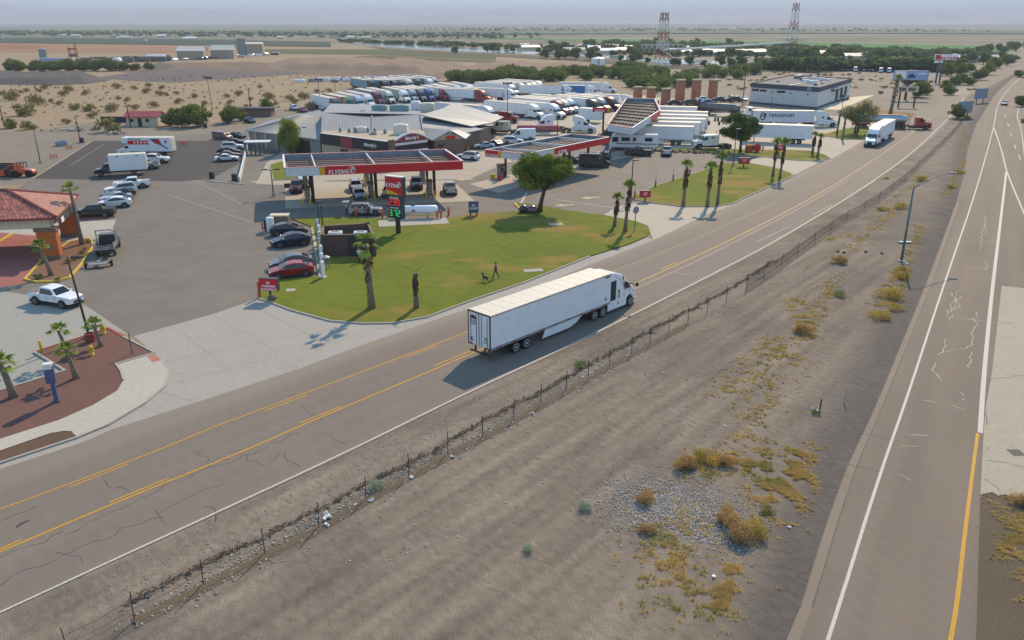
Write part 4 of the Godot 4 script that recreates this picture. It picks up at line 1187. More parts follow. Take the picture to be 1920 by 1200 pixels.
func semi(o: Node3D,cab: String,trailer: String,style := "aero",haul := "van",hero := false) -> void:
	var prof: PackedVector2Array
	var aero := style in ["aero","dome"]
	var back := -5.25 if style != "day" else -3.9
	var dome := style == "dome"
	var dx := 1.6 if dome else 0.0   # how much nearer the trailer sits
	if dome:
		prof = vecs([0.0,0.42,0.04,1.0,-0.12,1.45,-0.7,1.86,-1.5,2.45,-2.1,3.1,-2.7,3.55,-3.5,3.85,-4.35,4.0,-4.35,3.1,-3.55,3.1,-3.55,0.6,-1.9,0.5,-1.82,0.95,-1.55,1.12,-1.1,1.14,-0.72,1.0,-0.6,0.5])
	elif aero:
		prof = vecs([0.0,0.5,0.0,0.95,-0.1,1.32,-0.45,1.6,-1.55,1.98,-2.3,2.74,-2.7,3.32,-3.3,3.74,-4.3,4.02,-5.25,4.1,-5.25,0.6,-1.95,0.55,-1.86,0.95,-1.55,1.14,-1.1,1.16,-0.72,1.0,-0.6,0.5])
	else:
		prof = vecs([0.0,0.62,0.0,1.55,-0.12,1.72,-1.9,1.95,-2.25,2.78,-2.5,2.94,back,3.06,back,0.75,-1.95,0.7,-1.86,1.05,-1.55,1.24,-1.1,1.26,-0.72,1.1,-0.6,0.62])
	var hw := func(x: float,y: float) -> float:
		return lerpf(0.92,1.2,clampf(-x/1.7,0.0,1.0)) - maxf(0.0,y - 2.6)*(0.14 if aero else 0.2) + (0.06 if x < -4.0 and style == "aero" else 0.0)
	var c := part("cab",cached("cab" + style,func(b: Mb): b.body(prof,hw,0.09)),M[cab],o)
	part("windshield",cached("screen" + style,func(b: Mb):
		if dome:
			b.quad(Vector3(-0.86,1.92,0.95),Vector3(-1.98,3.04,0.86),Vector3(-1.98,3.04,-0.86),Vector3(-0.86,1.92,-0.95))
			return
		var y1 := 2.68 if aero else 2.72
		for s in [1.0,-1.0]:
			b.quad(Vector3(-1.58,2.03,s*1.08),Vector3(-2.23,y1,s*1.0),Vector3(-2.13,y1,s*0.03),Vector3(-1.48,2.03,s*0.03))),M["glass_dark"],c)
	for s in [1.0,-1.0]:
		part("side_window",cached("cabwin%s%d" % [style,s],func(b: Mb):
			var p := vecs([-1.15,1.98,-1.72,2.56,-2.2,2.72,-2.2,2.0,-1.6,1.94]) if dome else vecs([-1.82,2.06,-2.42,2.62,-2.95,2.66,-2.95,2.0,-2.2,1.95])
			for k in range(1,4):
				var q := [p[0],p[k],p[k + 1]]
				b.tri(Vector3(q[0].x,q[0].y,s*(hw.call(q[0].x,q[0].y) + 0.012)),Vector3(q[1].x,q[1].y,s*(hw.call(q[1].x,q[1].y) + 0.012)),Vector3(q[2].x,q[2].y,s*(hw.call(q[2].x,q[2].y) + 0.012)))),M["glass_dark"],c)
		if style != "day" and not dome:
			part("sleeper_window",cached("sleepwin%d" % s,func(b: Mb): b.box(Vector3(-4.0,2.5,s*1.25),Vector3(0.42,0.36,0.03 if aero else 0.12))),M["glass_dark"],c)
		part("mirror",cached("cabmirror%s%d" % [dome,s],func(b: Mb):
			if dome:
				b.box(Vector3(-1.0,2.3,s*1.75),Vector3(0.14,0.36,0.2))
				b.box(Vector3(-1.2,2.3,s*1.4),Vector3(0.06,0.08,0.75))
				return
			b.box(Vector3(-1.82,2.35,s*1.52),Vector3(0.12,0.62,0.22))
			b.box(Vector3(-1.9,2.2,s*1.32),Vector3(0.05,0.05,0.4))
			b.box(Vector3(-0.9,2.0,s*1.1),Vector3(0.1,0.3,0.18))
			b.box(Vector3(-0.95,1.85,s*1.02),Vector3(0.04,0.3,0.05))),M["black_plastic"],c)
		part("headlight",cached("cablight%s%d" % [style,s],func(b: Mb): b.softbox(Vector3(-0.02,1.0,s*0.74),Vector3(0.2,0.24,0.28),0.05)),M["lamp_clear"],c)
		if not aero:
			part("exhaust_stack",cached("stack%d" % s,func(b: Mb): b.tube([Vector3(back - 0.12,1.0,s*1.08),Vector3(back - 0.12,3.7,s*1.08)],[0.09],8)),M["chrome"],c)
	if not dome: part("grille",cached("grille" + style,func(b: Mb):
		b.box(Vector3(0.0,1.12 if not aero else 0.95,0),Vector3(0.05,0.8 if not aero else 0.52,1.0))),M["black_plastic" if aero else "chrome"],c)
	part("bumper",cached("bumper" + style,func(b: Mb): b.softbox(Vector3(0.05,0.52,0),Vector3(0.3,0.34,1.8 if dome else 2.2 if aero else 2.3),0.06)),M[cab if dome else "black_plastic" if aero else "chrome"],c)
	part("frame",cached("chassis" + style,func(b: Mb):
		if dome:
			b.box(Vector3(-4.0,0.85,0),Vector3(7.0,0.28,1.0))
			b.box(Vector3(-6.0,1.08,0),Vector3(1.0,0.14,0.95))
			b.box(Vector3(-2.6,0.5,0),Vector3(4.0,0.3,1.9))
			return
		b.box(Vector3(-4.4,0.85,0),Vector3(8.0,0.28,1.0))
		b.box(Vector3(-7.2,1.08,0),Vector3(1.0,0.14,0.95))
		b.box(Vector3(-2.6,0.5,0),Vector3(4.6,0.3,1.9))
		b.lathe(Vector3(-4.6,0.72,0.95),[Vector2(0.3,-0.9),Vector2(0.3,0.9)],10,Basis(Vector3.FORWARD,PI/2))
		b.lathe(Vector3(-4.6,0.72,-0.95),[Vector2(0.3,-0.9),Vector2(0.3,0.9)],10,Basis(Vector3.FORWARD,PI/2))
		b.box(Vector3(-7.2,1.16,0),Vector3(2.6,0.05,2.3)) if style == "none" else b.box(Vector3(-8.3,0.75,0),Vector3(0.1,0.4,2.2))),M["frame_dark"],o)
	if dome:
		for s in [1.0,-1.0]:
			part("side_fairing",cached("domefairing%d" % s,func(b: Mb): b.slab(vecs([-1.95,0.36,-1.9,1.25,-4.6,1.25,-4.85,0.95,-4.85,0.36]),s*1.19 - 0.03,s*1.19 + 0.03)),M[cab],c)
			part("rear_panel",cached("domepanel%d" % s,func(b: Mb): b.box(Vector3(-3.98,2.12,s*1.12),Vector3(0.84,1.94,0.05))),M["frame_dark"],c)
		part("rear_wall",cached("domewall",func(b: Mb): b.box(Vector3(-3.6,2.1,0),Vector3(0.1,2.0,2.2))),M["frame_dark"],c)
	elif aero:
		for s in [1.0,-1.0]:
			part("side_fairing",cached("fairing%d" % s,func(b: Mb): b.slab(vecs([-5.25,0.42,-5.25,1.25,-5.75,1.25,-5.95,0.95,-5.95,0.42]),s*1.24 - 0.03,s*1.24 + 0.03)),M[cab],c)
			part("cab_extender",cached("extender%d" % s,func(b: Mb): b.slab(vecs([-5.25,2.6,-5.25,4.05,-5.75,4.05,-5.75,2.9]),s*1.18 - 0.02,s*1.18 + 0.02)),M[cab],c)
	var rim := "rim_white" if hero else "rim"
	for s in [1.0,-1.0]:
		add_wheel(o,-1.22,s*1.08,0.51,0.3,rim)
		for x in ([-5.55,-6.8] if dome else [-6.55,-7.85]):
			add_wheel(o,x,s*1.1,0.51,0.28,rim,true)
	if haul == "none":
		return
	var x0 := -6.2
	var x1 := -22.0
	if haul == "van":
		var tb := part("trailer",cached("vanbox",func(b: Mb): b.box(Vector3((x0 + x1)/2,2.62,0),Vector3(x0 - x1,2.9,2.56))),M[trailer],o)
		tb.position.x = dx
		part("roof",cached("vanroof",func(b: Mb):
			b.box(Vector3((x0 + x1)/2,4.085,0),Vector3(x0 - x1 - 0.06,0.04,2.5))
			for k in 12:
				b.box(Vector3(x0 - 0.9 - k*1.27,4.108,0),Vector3(0.05,0.012,2.44))),M["trailer_roof"],tb)
		part("rail",cached("vanrail",func(b: Mb):
			for s in [1.0,-1.0]:
				b.box(Vector3((x0 + x1)/2,1.2,s*1.29),Vector3(x0 - x1,0.2,0.03))
				b.box(Vector3((x0 + x1)/2,4.03,s*1.288),Vector3(x0 - x1,0.1,0.025))),M["aluminium"],tb)
		part("marker_strip",cached("vanmark",func(b: Mb):
			for s in [1.0,-1.0]:
				for k in 9:
					b.box(Vector3(x0 - 0.9 - k*1.75,1.22,s*1.312),Vector3(0.62,0.07,0.012))),M["tail_red"],tb)
		for s in [1.0,-1.0]:
			part("door",cached("vandoor%d" % s,func(b: Mb): b.box(Vector3(x1 - 0.02,2.6,s*0.62),Vector3(0.05,2.7,1.18))),M[trailer],tb)
			part("side_skirt",cached("vanskirt%d" % s,func(b: Mb): b.slab(vecs([-10.2,1.1,-11.1,0.6,-12.0,0.34,-15.7,0.34,-15.3,1.1]),s*1.22 - 0.02,s*1.22 + 0.02)),M[trailer],tb)
		part("rear_frame",cached("vanframe",func(b: Mb):
			for s in [1.0,-1.0]:
				b.box(Vector3(x1 - 0.03,2.6,s*1.25),Vector3(0.09,2.95,0.08))
				b.box(Vector3(x1 + 0.05,0.86,s*0.55),Vector3(0.1,0.6,0.12))
			b.box(Vector3(x1 - 0.03,2.6,0),Vector3(0.075,2.7,0.05))
			b.box(Vector3(x1 - 0.03,4.05,0),Vector3(0.085,0.1,2.5))
			b.box(Vector3(x1 + 0.05,0.58,0),Vector3(0.12,0.1,2.3))
			for s in [-0.95,-0.3,0.3,0.95]:
				b.box(Vector3(x1 - 0.065,2.55,s),Vector3(0.03,2.6,0.03))),M["frame_dark"],tb)
		part("rear_lamp",cached("vanlamp",func(b: Mb):
			for s in [1.0,-1.0]:
				b.box(Vector3(x1 - 0.06,1.2,s*0.98),Vector3(0.05,0.12,0.42))),M["tail_red"],tb)
		part("bogie",cached("vanbogie",func(b: Mb):
			b.box(Vector3(x1 + 3.7,0.95,0),Vector3(3.6,0.3,1.1))
			for x in [x1 + 3.05,x1 + 4.35]:
				b.tube([Vector3(x,0.51,-1.0),Vector3(x,0.51,1.0)],[0.09],8)
			for s in [1.0,-1.0]:
				b.box(Vector3(-9.0,0.72,s*0.7),Vector3(0.14,0.9,0.14))
				b.box(Vector3(x1 + 1.7,0.7,s*0.95),Vector3(0.03,0.8,0.6))),M["frame_dark"],tb)
		for s in [1.0,-1.0]:
			for x in [x1 + 3.05,x1 + 4.35]:
				add_wheel(tb,x,s*1.1,0.51,0.28,rim,true)
	elif haul == "tank":
		x0 = -5.9
		x1 = -18.6
		var tb := part("tank",cached("tankbody",func(b: Mb): b.lathe(Vector3(x0,2.35,0),[Vector2(0.3,0.0),Vector2(0.85,0.15),Vector2(1.02,0.45),Vector2(1.02,12.2),Vector2(0.85,12.5),Vector2(0.3,12.65)],18,Basis(Vector3(0,0,1),PI/2)),true),M[trailer],o)
		part("walkway",box_mesh(Vector3((x0 + x1)/2,3.42,0),Vector3(10.5,0.08,0.6)),M["galvanised"],tb)
		part("band",cached("tankband",func(b: Mb):
			for k in 6:
				b.lathe(Vector3(x0 - 1.2 - 2.0*k,2.35,0),[Vector2(1.04,-0.05),Vector2(1.04,0.05)],18,Basis(Vector3(0,0,1),PI/2))),M["galvanised"],tb)
		part("bogie",cached("tankbogie",func(b: Mb):
			b.box(Vector3(x1 + 2.2,1.05,0),Vector3(3.8,0.4,1.2))
			b.box(Vector3(x0 - 1.6,1.2,0),Vector3(3.0,0.2,1.2))
			b.box(Vector3(x1 - 0.1,0.9,0),Vector3(0.3,0.6,2.3))),M["red_paint_dull"],tb)
		for s in [1.0,-1.0]:
			for x in [x1 + 1.5,x1 + 2.8]:
				add_wheel(tb,x,s*1.1,0.51,0.28,rim,true)
func rig(cab: String,trailer: String,label: String,front: Vector2,yaw: float,style := "aero",haul := "van",group := "semi trucks parked in the truck lot") -> Node3D:
	var key := "rig%s%s%s%s" % [cab,trailer,style,haul]
	var name_ := "semi_truck" if haul != "none" else "truck_tractor"
	if cache.has(key):
		var c: Node3D = copy_of(cache[key],label,at(front,0.02),yaw)
		c.set_meta("group",group)
		return c
	var o := thing(name_,label,"semi truck" if haul != "none" else "truck tractor",at(front,0.02),yaw,group)
	semi(o,cab,trailer,style,haul)
	cache[key] = o
	return o
func build_hero_truck() -> void:
	var rear: Vector2 = (V(-1.78,-58.51) + V(-3.56,-60.24))*0.5
	var fore: Vector2 = (V(8.89,-69.79) + V(7.2,-71.3))*0.5
	var dir := (fore - rear).normalized()
	var o := thing("semi_truck","white semi truck with long white box trailer driving on the frontage road","semi truck",at(rear + dir*20.45,0.03),heading(rear,fore))
	semi(o,"white_paint","trailer_white","dome","van",true)
	var tr: Node = o.get_node("trailer")
	var x := -22.06
	var b := Mb.new()
	var arc := PackedVector2Array()
	for k in 13:
		arc.append(Vector2(-0.66 - 0.36*cos(PI*k/12),3.42 + 0.34*sin(PI*k/12)))
	for k in 12:
		b.tri(Vector3(x,3.42,-0.66),Vector3(x,arc[k].y,arc[k].x),Vector3(x,arc[k + 1].y,arc[k + 1].x))
	part("emblem",b.done(),M["maroon_paint"],tr)
	b = Mb.new()
	for k in 3:
		b.box(Vector3(x,3.28 - 0.15*k,-0.66),Vector3(0.012,0.06,0.7 - 0.08*k))
	b.box(Vector3(x,1.72,-0.9),Vector3(0.012,0.16,0.26))
	b.box(Vector3(x,1.54,-0.86),Vector3(0.012,0.08,0.34))
	part("print",b.done(),M["print_blue"],tr)
	b = Mb.new()
	b.box(Vector3(x,2.0,0.8),Vector3(0.012,0.3,0.4))
	b.box(Vector3(x,1.7,0.74),Vector3(0.012,0.16,0.3))
	part("sticker",b.done(),M["sticker_green"],tr)
	b = Mb.new()
	b.box(Vector3(-6.75,3.86,1.306),Vector3(0.75,0.12,0.012))
	b.box(Vector3(-6.9,1.75,1.296),Vector3(0.16,0.34,0.012))
	part("maker_plate",b.done(),M["print_black"],tr)
	b = Mb.new()
	for k in 13:
		b.box(Vector3(-6.2 - 1.26*k,2.66,1.281),Vector3(0.025,2.7,0.008))
		b.box(Vector3(-6.2 - 1.26*k,2.66,-1.281),Vector3(0.025,2.7,0.008))
	part("panel_seam",b.done(),M["trailer_white"],tr)
	var cab_node: Node = o.get_node("cab")
	b = Mb.new()
	b.box(Vector3(-3.1,1.95,1.205),Vector3(0.14,0.36,0.03))
	b.box(Vector3(-3.1,1.5,1.205),Vector3(0.14,0.34,0.03))
	b.lathe(Vector3(-3.25,0.85,1.22),[Vector2(0.1,-0.02),Vector2(0.1,0.03)],10,Basis(Vector3.RIGHT,PI/2))
	part("step",b.done(),M["black_plastic"],cab_node)
	b = Mb.new()
	b.box(Vector3(-2.45,3.15,1.13),Vector3(0.14,0.34,0.02),Basis(Vector3.RIGHT,-0.14))
	part("emblem",b.done(),M["print_blue"],cab_node)
	b = Mb.new()
	b.box(Vector3(-2.3,1.7,1.198),Vector3(0.015,1.7,0.01))
	b.box(Vector3(-1.35,1.5,1.14),Vector3(0.015,0.7,0.01))
	part("door_seam",b.done(),M["black_plastic"],cab_node)
func build_trucks() -> void:
	var g1 := "trucks in the row behind the store"
	var a := 0.98   # towards the viewer and a little right
	var row := [
		["dark_grey_paint","trailer_white","semi truck with dark grey cab and white trailer at the near end of the row",V(-51.4,-244.1)],
		["green_paint","trailer_orange","semi truck with bright green cab and rust roofed trailer",V(-48.6,-248.6)],
		["pale_blue_paint","trailer_white","semi truck with pale blue white cab beside the bright green one",V(-46.3,-253.3)],
		["white_paint","trailer_lavender","white semi truck half hidden by the store roof, lavender trailer",V(-44.1,-258.1)],
		["dark_red_paint","trailer_lavender","semi truck with dark red cab and lavender trailer behind the store roof",V(-42.8,-268.3)],
		["cream_paint","trailer_white","semi truck with cream cab beside the dark red one behind the store roof",V(-39.7,-271.8)],
		["white_paint","trailer_teal","white semi truck with teal trailer above the store roof vents",V(-35,-275.5)],
		["silver_paint","trailer_orange","silver semi truck with rust red trailer above the store roof",V(-32.6,-278.3)],
		["grey_paint","trailer_white","semi truck with mid grey cab beside the blue cab",V(-29.8,-279.2)],
		["blue_paint","trailer_white","semi truck with deep blue cab above the store roof",V(-27.3,-281.1)],
		["red_paint","trailer_white","semi truck with red cab and long white trailer right of the blue cab",V(-22.6,-283.1)],
		["black_paint","trailer_white","semi truck with black cab right of the red cab",V(-20.6,-289.1)],
		["pale_blue_paint","trailer_teal","semi truck with pale cab and teal trailer near the yellow cab",V(-18.1,-295.3)],
		["white_paint","trailer_white","white semi truck near the middle of the lot, just before the yellow cab",V(-14.1,-299.6)]]
	for i in row.size():
		rig(row[i][0],row[i][1],row[i][2],row[i][3],-a - 0.012*i,"aero","van",g1)
	var row2 := [
		["black_paint","trailer_teal","semi truck with black cab at the outer end of the farthest dark row",V(-53.5,-323)],
		["dark_grey_paint","trailer_teal","semi truck with charcoal cab second in the farthest dark row",V(-48.7,-323)],
		["navy_paint","trailer_white","semi truck with navy cab in the farthest dark row",V(-44.7,-323)],
		["black_paint","trailer_white","semi truck with black cab beside the navy one in the farthest row",V(-42,-325.6)],
		["cream_paint","trailer_white","semi truck with cream cab in the middle of the farthest row",V(-39.9,-330.8)],
		["dark_grey_paint","trailer_teal","semi truck with charcoal cab and teal trailer in the middle of the farthest row",V(-36.5,-333.4)],
		["white_paint","trailer_teal","white semi truck with teal trailer towards the inner end of the farthest row",V(-31.7,-333.4)],
		["silver_paint","trailer_white","silver semi truck at the inner end of the farthest row",V(-30.7,-341.7)]]
	for i in row2.size():
		rig(row2[i][0],row2[i][1],row2[i][2],row2[i][3],-a,"aero","van","trucks in the farthest row")
	var row4 := [
		["white_paint","trailer_white","white semi truck at the outer end of the row below the mesquite thicket",V(2.4,-304)],
		["silver_paint","trailer_white","silver semi truck in the row below the mesquite thicket",V(6.4,-308.6)],
		["grey_paint","trailer_white","grey semi truck in the row below the mesquite thicket",V(8.9,-310.9)],
		["cream_paint","trailer_white","cream semi truck in the row below the mesquite thicket",V(10.9,-315.6)],
		["white_paint","trailer_teal","white semi truck nearest the mesquite thicket",V(13.2,-320.5)]]
	for i in row4.size():
		rig(row4[i][0],row4[i][1],row4[i][2],row4[i][3],-0.75,"aero","van","trucks below the thicket")
	rig("yellow_paint","trailer_white","semi truck with yellow cab in the middle of the truck lot",V(-9,-285.1),-0.5)
	rig("red_paint","trailer_white","semi truck with red cab before the yellow cab",V(-7.1,-279.2),-0.45)
	rig("white_paint","trailer_white","white semi truck with long trailer above the red bobtail tractor",V(2.8,-283.1),-0.4)
	rig("white_paint","trailer_white","white semi truck close behind the store roof, pointing at the red tractor",V(-3.7,-222.6),-0.63)
	rig("white_paint","trailer_white","white semi truck with tall aerodynamic cab in front of the row of roofs",V(9,-228.3),-0.72)
	rig("white_paint","trailer_white","white semi truck with tall cab, second of the pair facing the diesel canopy",V(14.8,-229),-0.72)
	rig("dark_red_paint","trailer_white","semi truck with dark red hood behind the white pair",V(16.7,-238.4),-0.72)
	rig("cream_paint","trailer_white","semi truck with cream hood beside the dark red one",V(18.4,-241.2),-0.72)
	rig("pale_blue_paint","trailer_white","semi truck with pale blue cab beside the cream one",V(20.3,-244.1),-0.72)
	rig("sky_paint","trailer_white","semi truck with bright blue cab near the diesel canopy",V(22.9,-250.2),-0.72)
	rig("dark_grey_paint","trailer_white","semi truck with dark grey hood left of the maroon cab",V(27.3,-242.7),-0.8)
	rig("silver_paint","trailer_white","semi truck with silver hood between the dark grey and maroon cabs",V(29.8,-247.1),-0.8)
	rig("maroon_paint","trailer_white","semi truck with maroon cab against the diesel canopy",V(33.4,-250.2),-0.8)
	rig("white_paint","trailer_white","white semi truck far back before the thicket, left of the bright blue trailer",V(24.5,-299.6),-0.15)
	rig("white_paint","trailer_blue","semi truck with bright blue trailer bearing a white curved arrow",V(32.9,-299.6),-0.1)
	rig("white_paint","trailer_white","white semi truck farthest back beneath the thicket",V(40.2,-315.6),-0.1)
	rig("white_paint","trailer_white","white semi truck behind the maroon cab, beside the diesel canopy",V(40.5,-261.4),-0.12)
	var blue: Node3D = cache["rigwhite_painttrailer_blueaerovan"]
	var b := Mb.new()
	for k in 12:
		var t0 := k/12.0
		var t1 := (k + 1)/12.0
		b.quad(Vector3(-17 + 6*t0,2.2 - 1.5*t0*(1 - t0),1.3),Vector3(-17 + 6*t0,2.5 - 1.2*t0*(1 - t0),1.3),Vector3(-17 + 6*t1,2.5 - 1.2*t1*(1 - t1),1.3),Vector3(-17 + 6*t1,2.2 - 1.5*t1*(1 - t1),1.3))
	part("emblem",b.done(),M["sign_white"],blue.get_node("trailer"))
	rig("red_paint","","red bobtail tractor with long hood behind the store",V(1.7,-220.2),-0.35,"classic","none","tractors without trailers")
	rig("cream_paint","","cream bobtail tractor by the corner of the store",V(-5.7,-200.4),PI - 0.35,"classic","none","tractors without trailers")
	rig("white_paint","","white sleeper tractor with dark deck behind the green pump canopy, facing the store",V(5.1,-203.5),PI + 0.12,"aero","none","tractors without trailers")
	rig("white_paint","","white sleeper tractor with blue door lettering facing the diesel canopy",V(20.8,-200.4),-0.12,"aero","none","tractors without trailers")
	rig("white_paint","","white tractor with bare frame parked beside the round green tree",V(39.3,-174),PI + 0.06,"classic","none","tractors without trailers")
	var bays := [[V(40.7,-179.5),"dark_grey_paint","dark grey semi truck nearest in the row at the diesel canopy"],[V(43.9,-187.2),"white_paint","semi truck second from the front in the row at the diesel canopy"],[V(46.6,-194.1),"white_paint","semi truck third from the front in the row at the diesel canopy"],[V(49,-201.9),"silver_paint","semi truck fourth from the front in the row at the diesel canopy"],[V(50.9,-209.9),"white_paint","semi truck fifth from the front in the row at the diesel canopy"],[V(50.9,-222.6),"white_paint","semi truck at the back of the row at the diesel canopy"]]
	for i in bays.size():
		var yaw := PI - 0.22
		rig(bays[i][1],"trailer_white",bays[i][2],bays[i][0] + Vector2(cos(yaw),-sin(yaw))*22.1,yaw,"aero","van","trucks fuelling at the diesel canopy")
	var jet := rig("white_paint","trailer_jet","white semi truck with ring emblem and lettering on its trailer, near the warehouse",V(85.4,-212.1),heading(V(67.7,-213.2),V(85.2,-211.5)))
	var jt: Node = jet.get_node("trailer")
	for s in [1.0]:
		var e := Mb.new()
		for k in 18:
			var t0 := TAU*k/18
			var t1 := TAU*(k + 1)/18
			if k in [3,4]: continue
			e.quad(Vector3(-19.4 + 0.5*cos(t0),2.7 + 0.8*sin(t0),1.3),Vector3(-19.4 + 0.75*cos(t0),2.7 + 1.1*sin(t0),1.3),Vector3(-19.4 + 0.75*cos(t1),2.7 + 1.1*sin(t1),1.3),Vector3(-19.4 + 0.5*cos(t1),2.7 + 0.8*sin(t1),1.3))
		e.box(Vector3(-19.1,2.9,1.3),Vector3(0.25,1.3,0.01))
		part("emblem",e.done(),M["maroon_paint"],jt)
		lettering("JCT TRANSPORT",0.85,M["print_black"],jt,Vector3(-15.7,2.9,1.3),Basis())
	var lone := thing("box_trailer","white box trailer standing on its own, half behind the round green tree","trailer",at(V(67.9,-181.2),0.02),heading(V(54.4,-185.4),V(68.2,-181.2)))
	var tb := part("box",box_mesh(Vector3(-7.6,2.62,0),Vector3(15.2,2.9,2.56)),M["trailer_white"],lone)
	part("roof",box_mesh(Vector3(-7.6,4.085,0),Vector3(15.1,0.04,2.5)),M["trailer_roof"],tb)
	part("frame",box_mesh(Vector3(-3.3,0.95,0),Vector3(3.6,0.3,1.1)),M["frame_dark"],lone)
	part("landing_leg",box_mesh(Vector3(-12.6,0.65,0),Vector3(0.2,1.1,1.6)),M["frame_dark"],lone)
	for s in [1.0,-1.0]:
		for x in [-2.7,-4.0]:
			add_wheel(lone,x,s*1.1,0.51,0.28,"rim",true)
	rig("white_paint","trailer_white","white semi truck with box trailer coming towards us on the frontage road",V(78.5,-175.6),heading(V(89.5,-191.7),V(79.2,-176.3)),"aero","van","trucks on the frontage road").position.y = 0.035
	rig("red_paint","aluminium","red tractor pulling a long silver tank trailer across the driveway",V(107.4,-206.6),heading(V(94.5,-209.9),V(107.5,-206.6)),"day","tank","trucks on the frontage road")
	rig("white_paint","tank_grey","white tractor with dull grey tank trailer parked near the warehouse",V(70.9,-231.6),heading(V(59.2,-239.8),V(70.9,-231.6)),"day","tank")
	var st := thing("small_trailer","short white trailer with dark rear doors parked behind the pumps","trailer",Vector3(18.9,0,-223.9),-0.55)
	part("box",box_mesh(Vector3(3.2,2.3,0),Vector3(6.4,3.0,2.5)),M["trailer_white"],st)
	part("door",box_mesh(Vector3(-0.02,2.25,0),Vector3(0.06,2.8,2.3)),M["frame_dark"],st)
	for s in [1.0,-1.0]:
		add_wheel(st,2.0,s*1.05,0.5,0.28,"rim",true)
	var fb := thing("flatbed_trailer","low trailer with faded pink tarpaulin behind the second canopy","trailer",Vector3(1,0,-197.4),-0.05)
	part("deck",box_mesh(Vector3(5.5,1.0,0),Vector3(11,0.25,2.5)),M["frame_dark"],fb)
	part("tarpaulin",cached("tarp",func(bb: Mb): bb.softbox(Vector3(5.5,1.7,0),Vector3(10.6,1.1,2.3),0.3)),M["tarp_pink"],fb)
	for s in [1.0,-1.0]:
		for x in [2.0,3.3]:
			add_wheel(fb,x,s*1.0,0.45,0.26)
	for q in [[V(61.5,-242.7),0.0,"car carrier trailer loaded with blue and dark cars before the clay towers"],[V(72,-251.7),0.0,"car carrier trailer with a white and two dark cars on its upper deck"]]:
		var cc := thing("car_carrier",q[2],"car carrier",at(q[0],0.02),0.06,"car carriers")
		part("lower_deck",box_mesh(Vector3(-8,0.95,0),Vector3(16,0.16,2.4)),M["frame_dark"],cc)
		part("upper_deck",box_mesh(Vector3(-8,2.75,0),Vector3(16,0.14,2.4)),M["frame_dark"],cc)
		for k in 5:
			var bb := Mb.new()
			for s in [1.0,-1.0]:
				bb.box(Vector3(-0.3 - 3.85*k,1.85,s*1.22),Vector3(0.16,1.9,0.12))
			part("post",bb.done(),M["frame_dark"],cc)
		for s in [1.0,-1.0]:
			for x in [-9.5,-10.8]:
				add_wheel(cc,x,s*1.0,0.42,0.26)
	var loads := [[V(61.5,-242.7),-3,2.86,"sedan","blue_paint","blue car on the upper deck of the nearer car carrier"],[V(61.5,-242.7),-8,2.86,"crossover","dark_grey_paint","charcoal car on the upper deck of the nearer car carrier"],[V(61.5,-242.7),-13,2.86,"sedan","black_paint","black car at the tail of the nearer carrier's upper deck"],[V(61.5,-242.7),-3,1.07,"sedan","navy_paint","navy car on the lower deck of the nearer car carrier"],[V(61.5,-242.7),-8,1.07,"crossover","blue_paint","blue crossover on the lower deck of the nearer carrier"],[V(61.5,-242.7),-13,1.07,"sedan","navy_paint","navy car at the tail of the nearer carrier's lower deck"],[V(72,-251.7),-3,2.86,"crossover","black_paint","black car leading the farther carrier's upper deck"],[V(72,-251.7),-8,2.86,"sedan","dark_grey_paint","charcoal car on the farther carrier's upper deck"],[V(72,-251.7),-13,2.86,"crossover","white_paint","white car at the tail of the farther carrier's upper deck"]]
	for l in loads:
		car(l[3],l[4],l[5],at(l[0] + Vector2(l[1]*cos(0.06),-l[1]*sin(0.06)),0.02 + l[2]),0.06,"cars on the carriers")
func lettering(text: String,height: float,mat: Material,parent: Node,pos: Vector3,basis: Basis,bold := true,slant := 0.0) -> MeshInstance3D:
	var t := TextMesh.new()
	var f := SystemFont.new()
	f.font_names = PackedStringArray(["Droid Sans"])
	f.font_weight = 700 if bold else 400
	t.font = f
	t.text = text
	t.font_size = 64
	t.pixel_size = height/46.0
	t.depth = 0.03
	t.curve_step = 2.0
	var o := part("lettering",t,mat,parent)
	o.transform = Transform3D(basis*Basis(Vector3(1,0,0),Vector3(slant,1,0),Vector3(0,0,1)),pos)
	return o
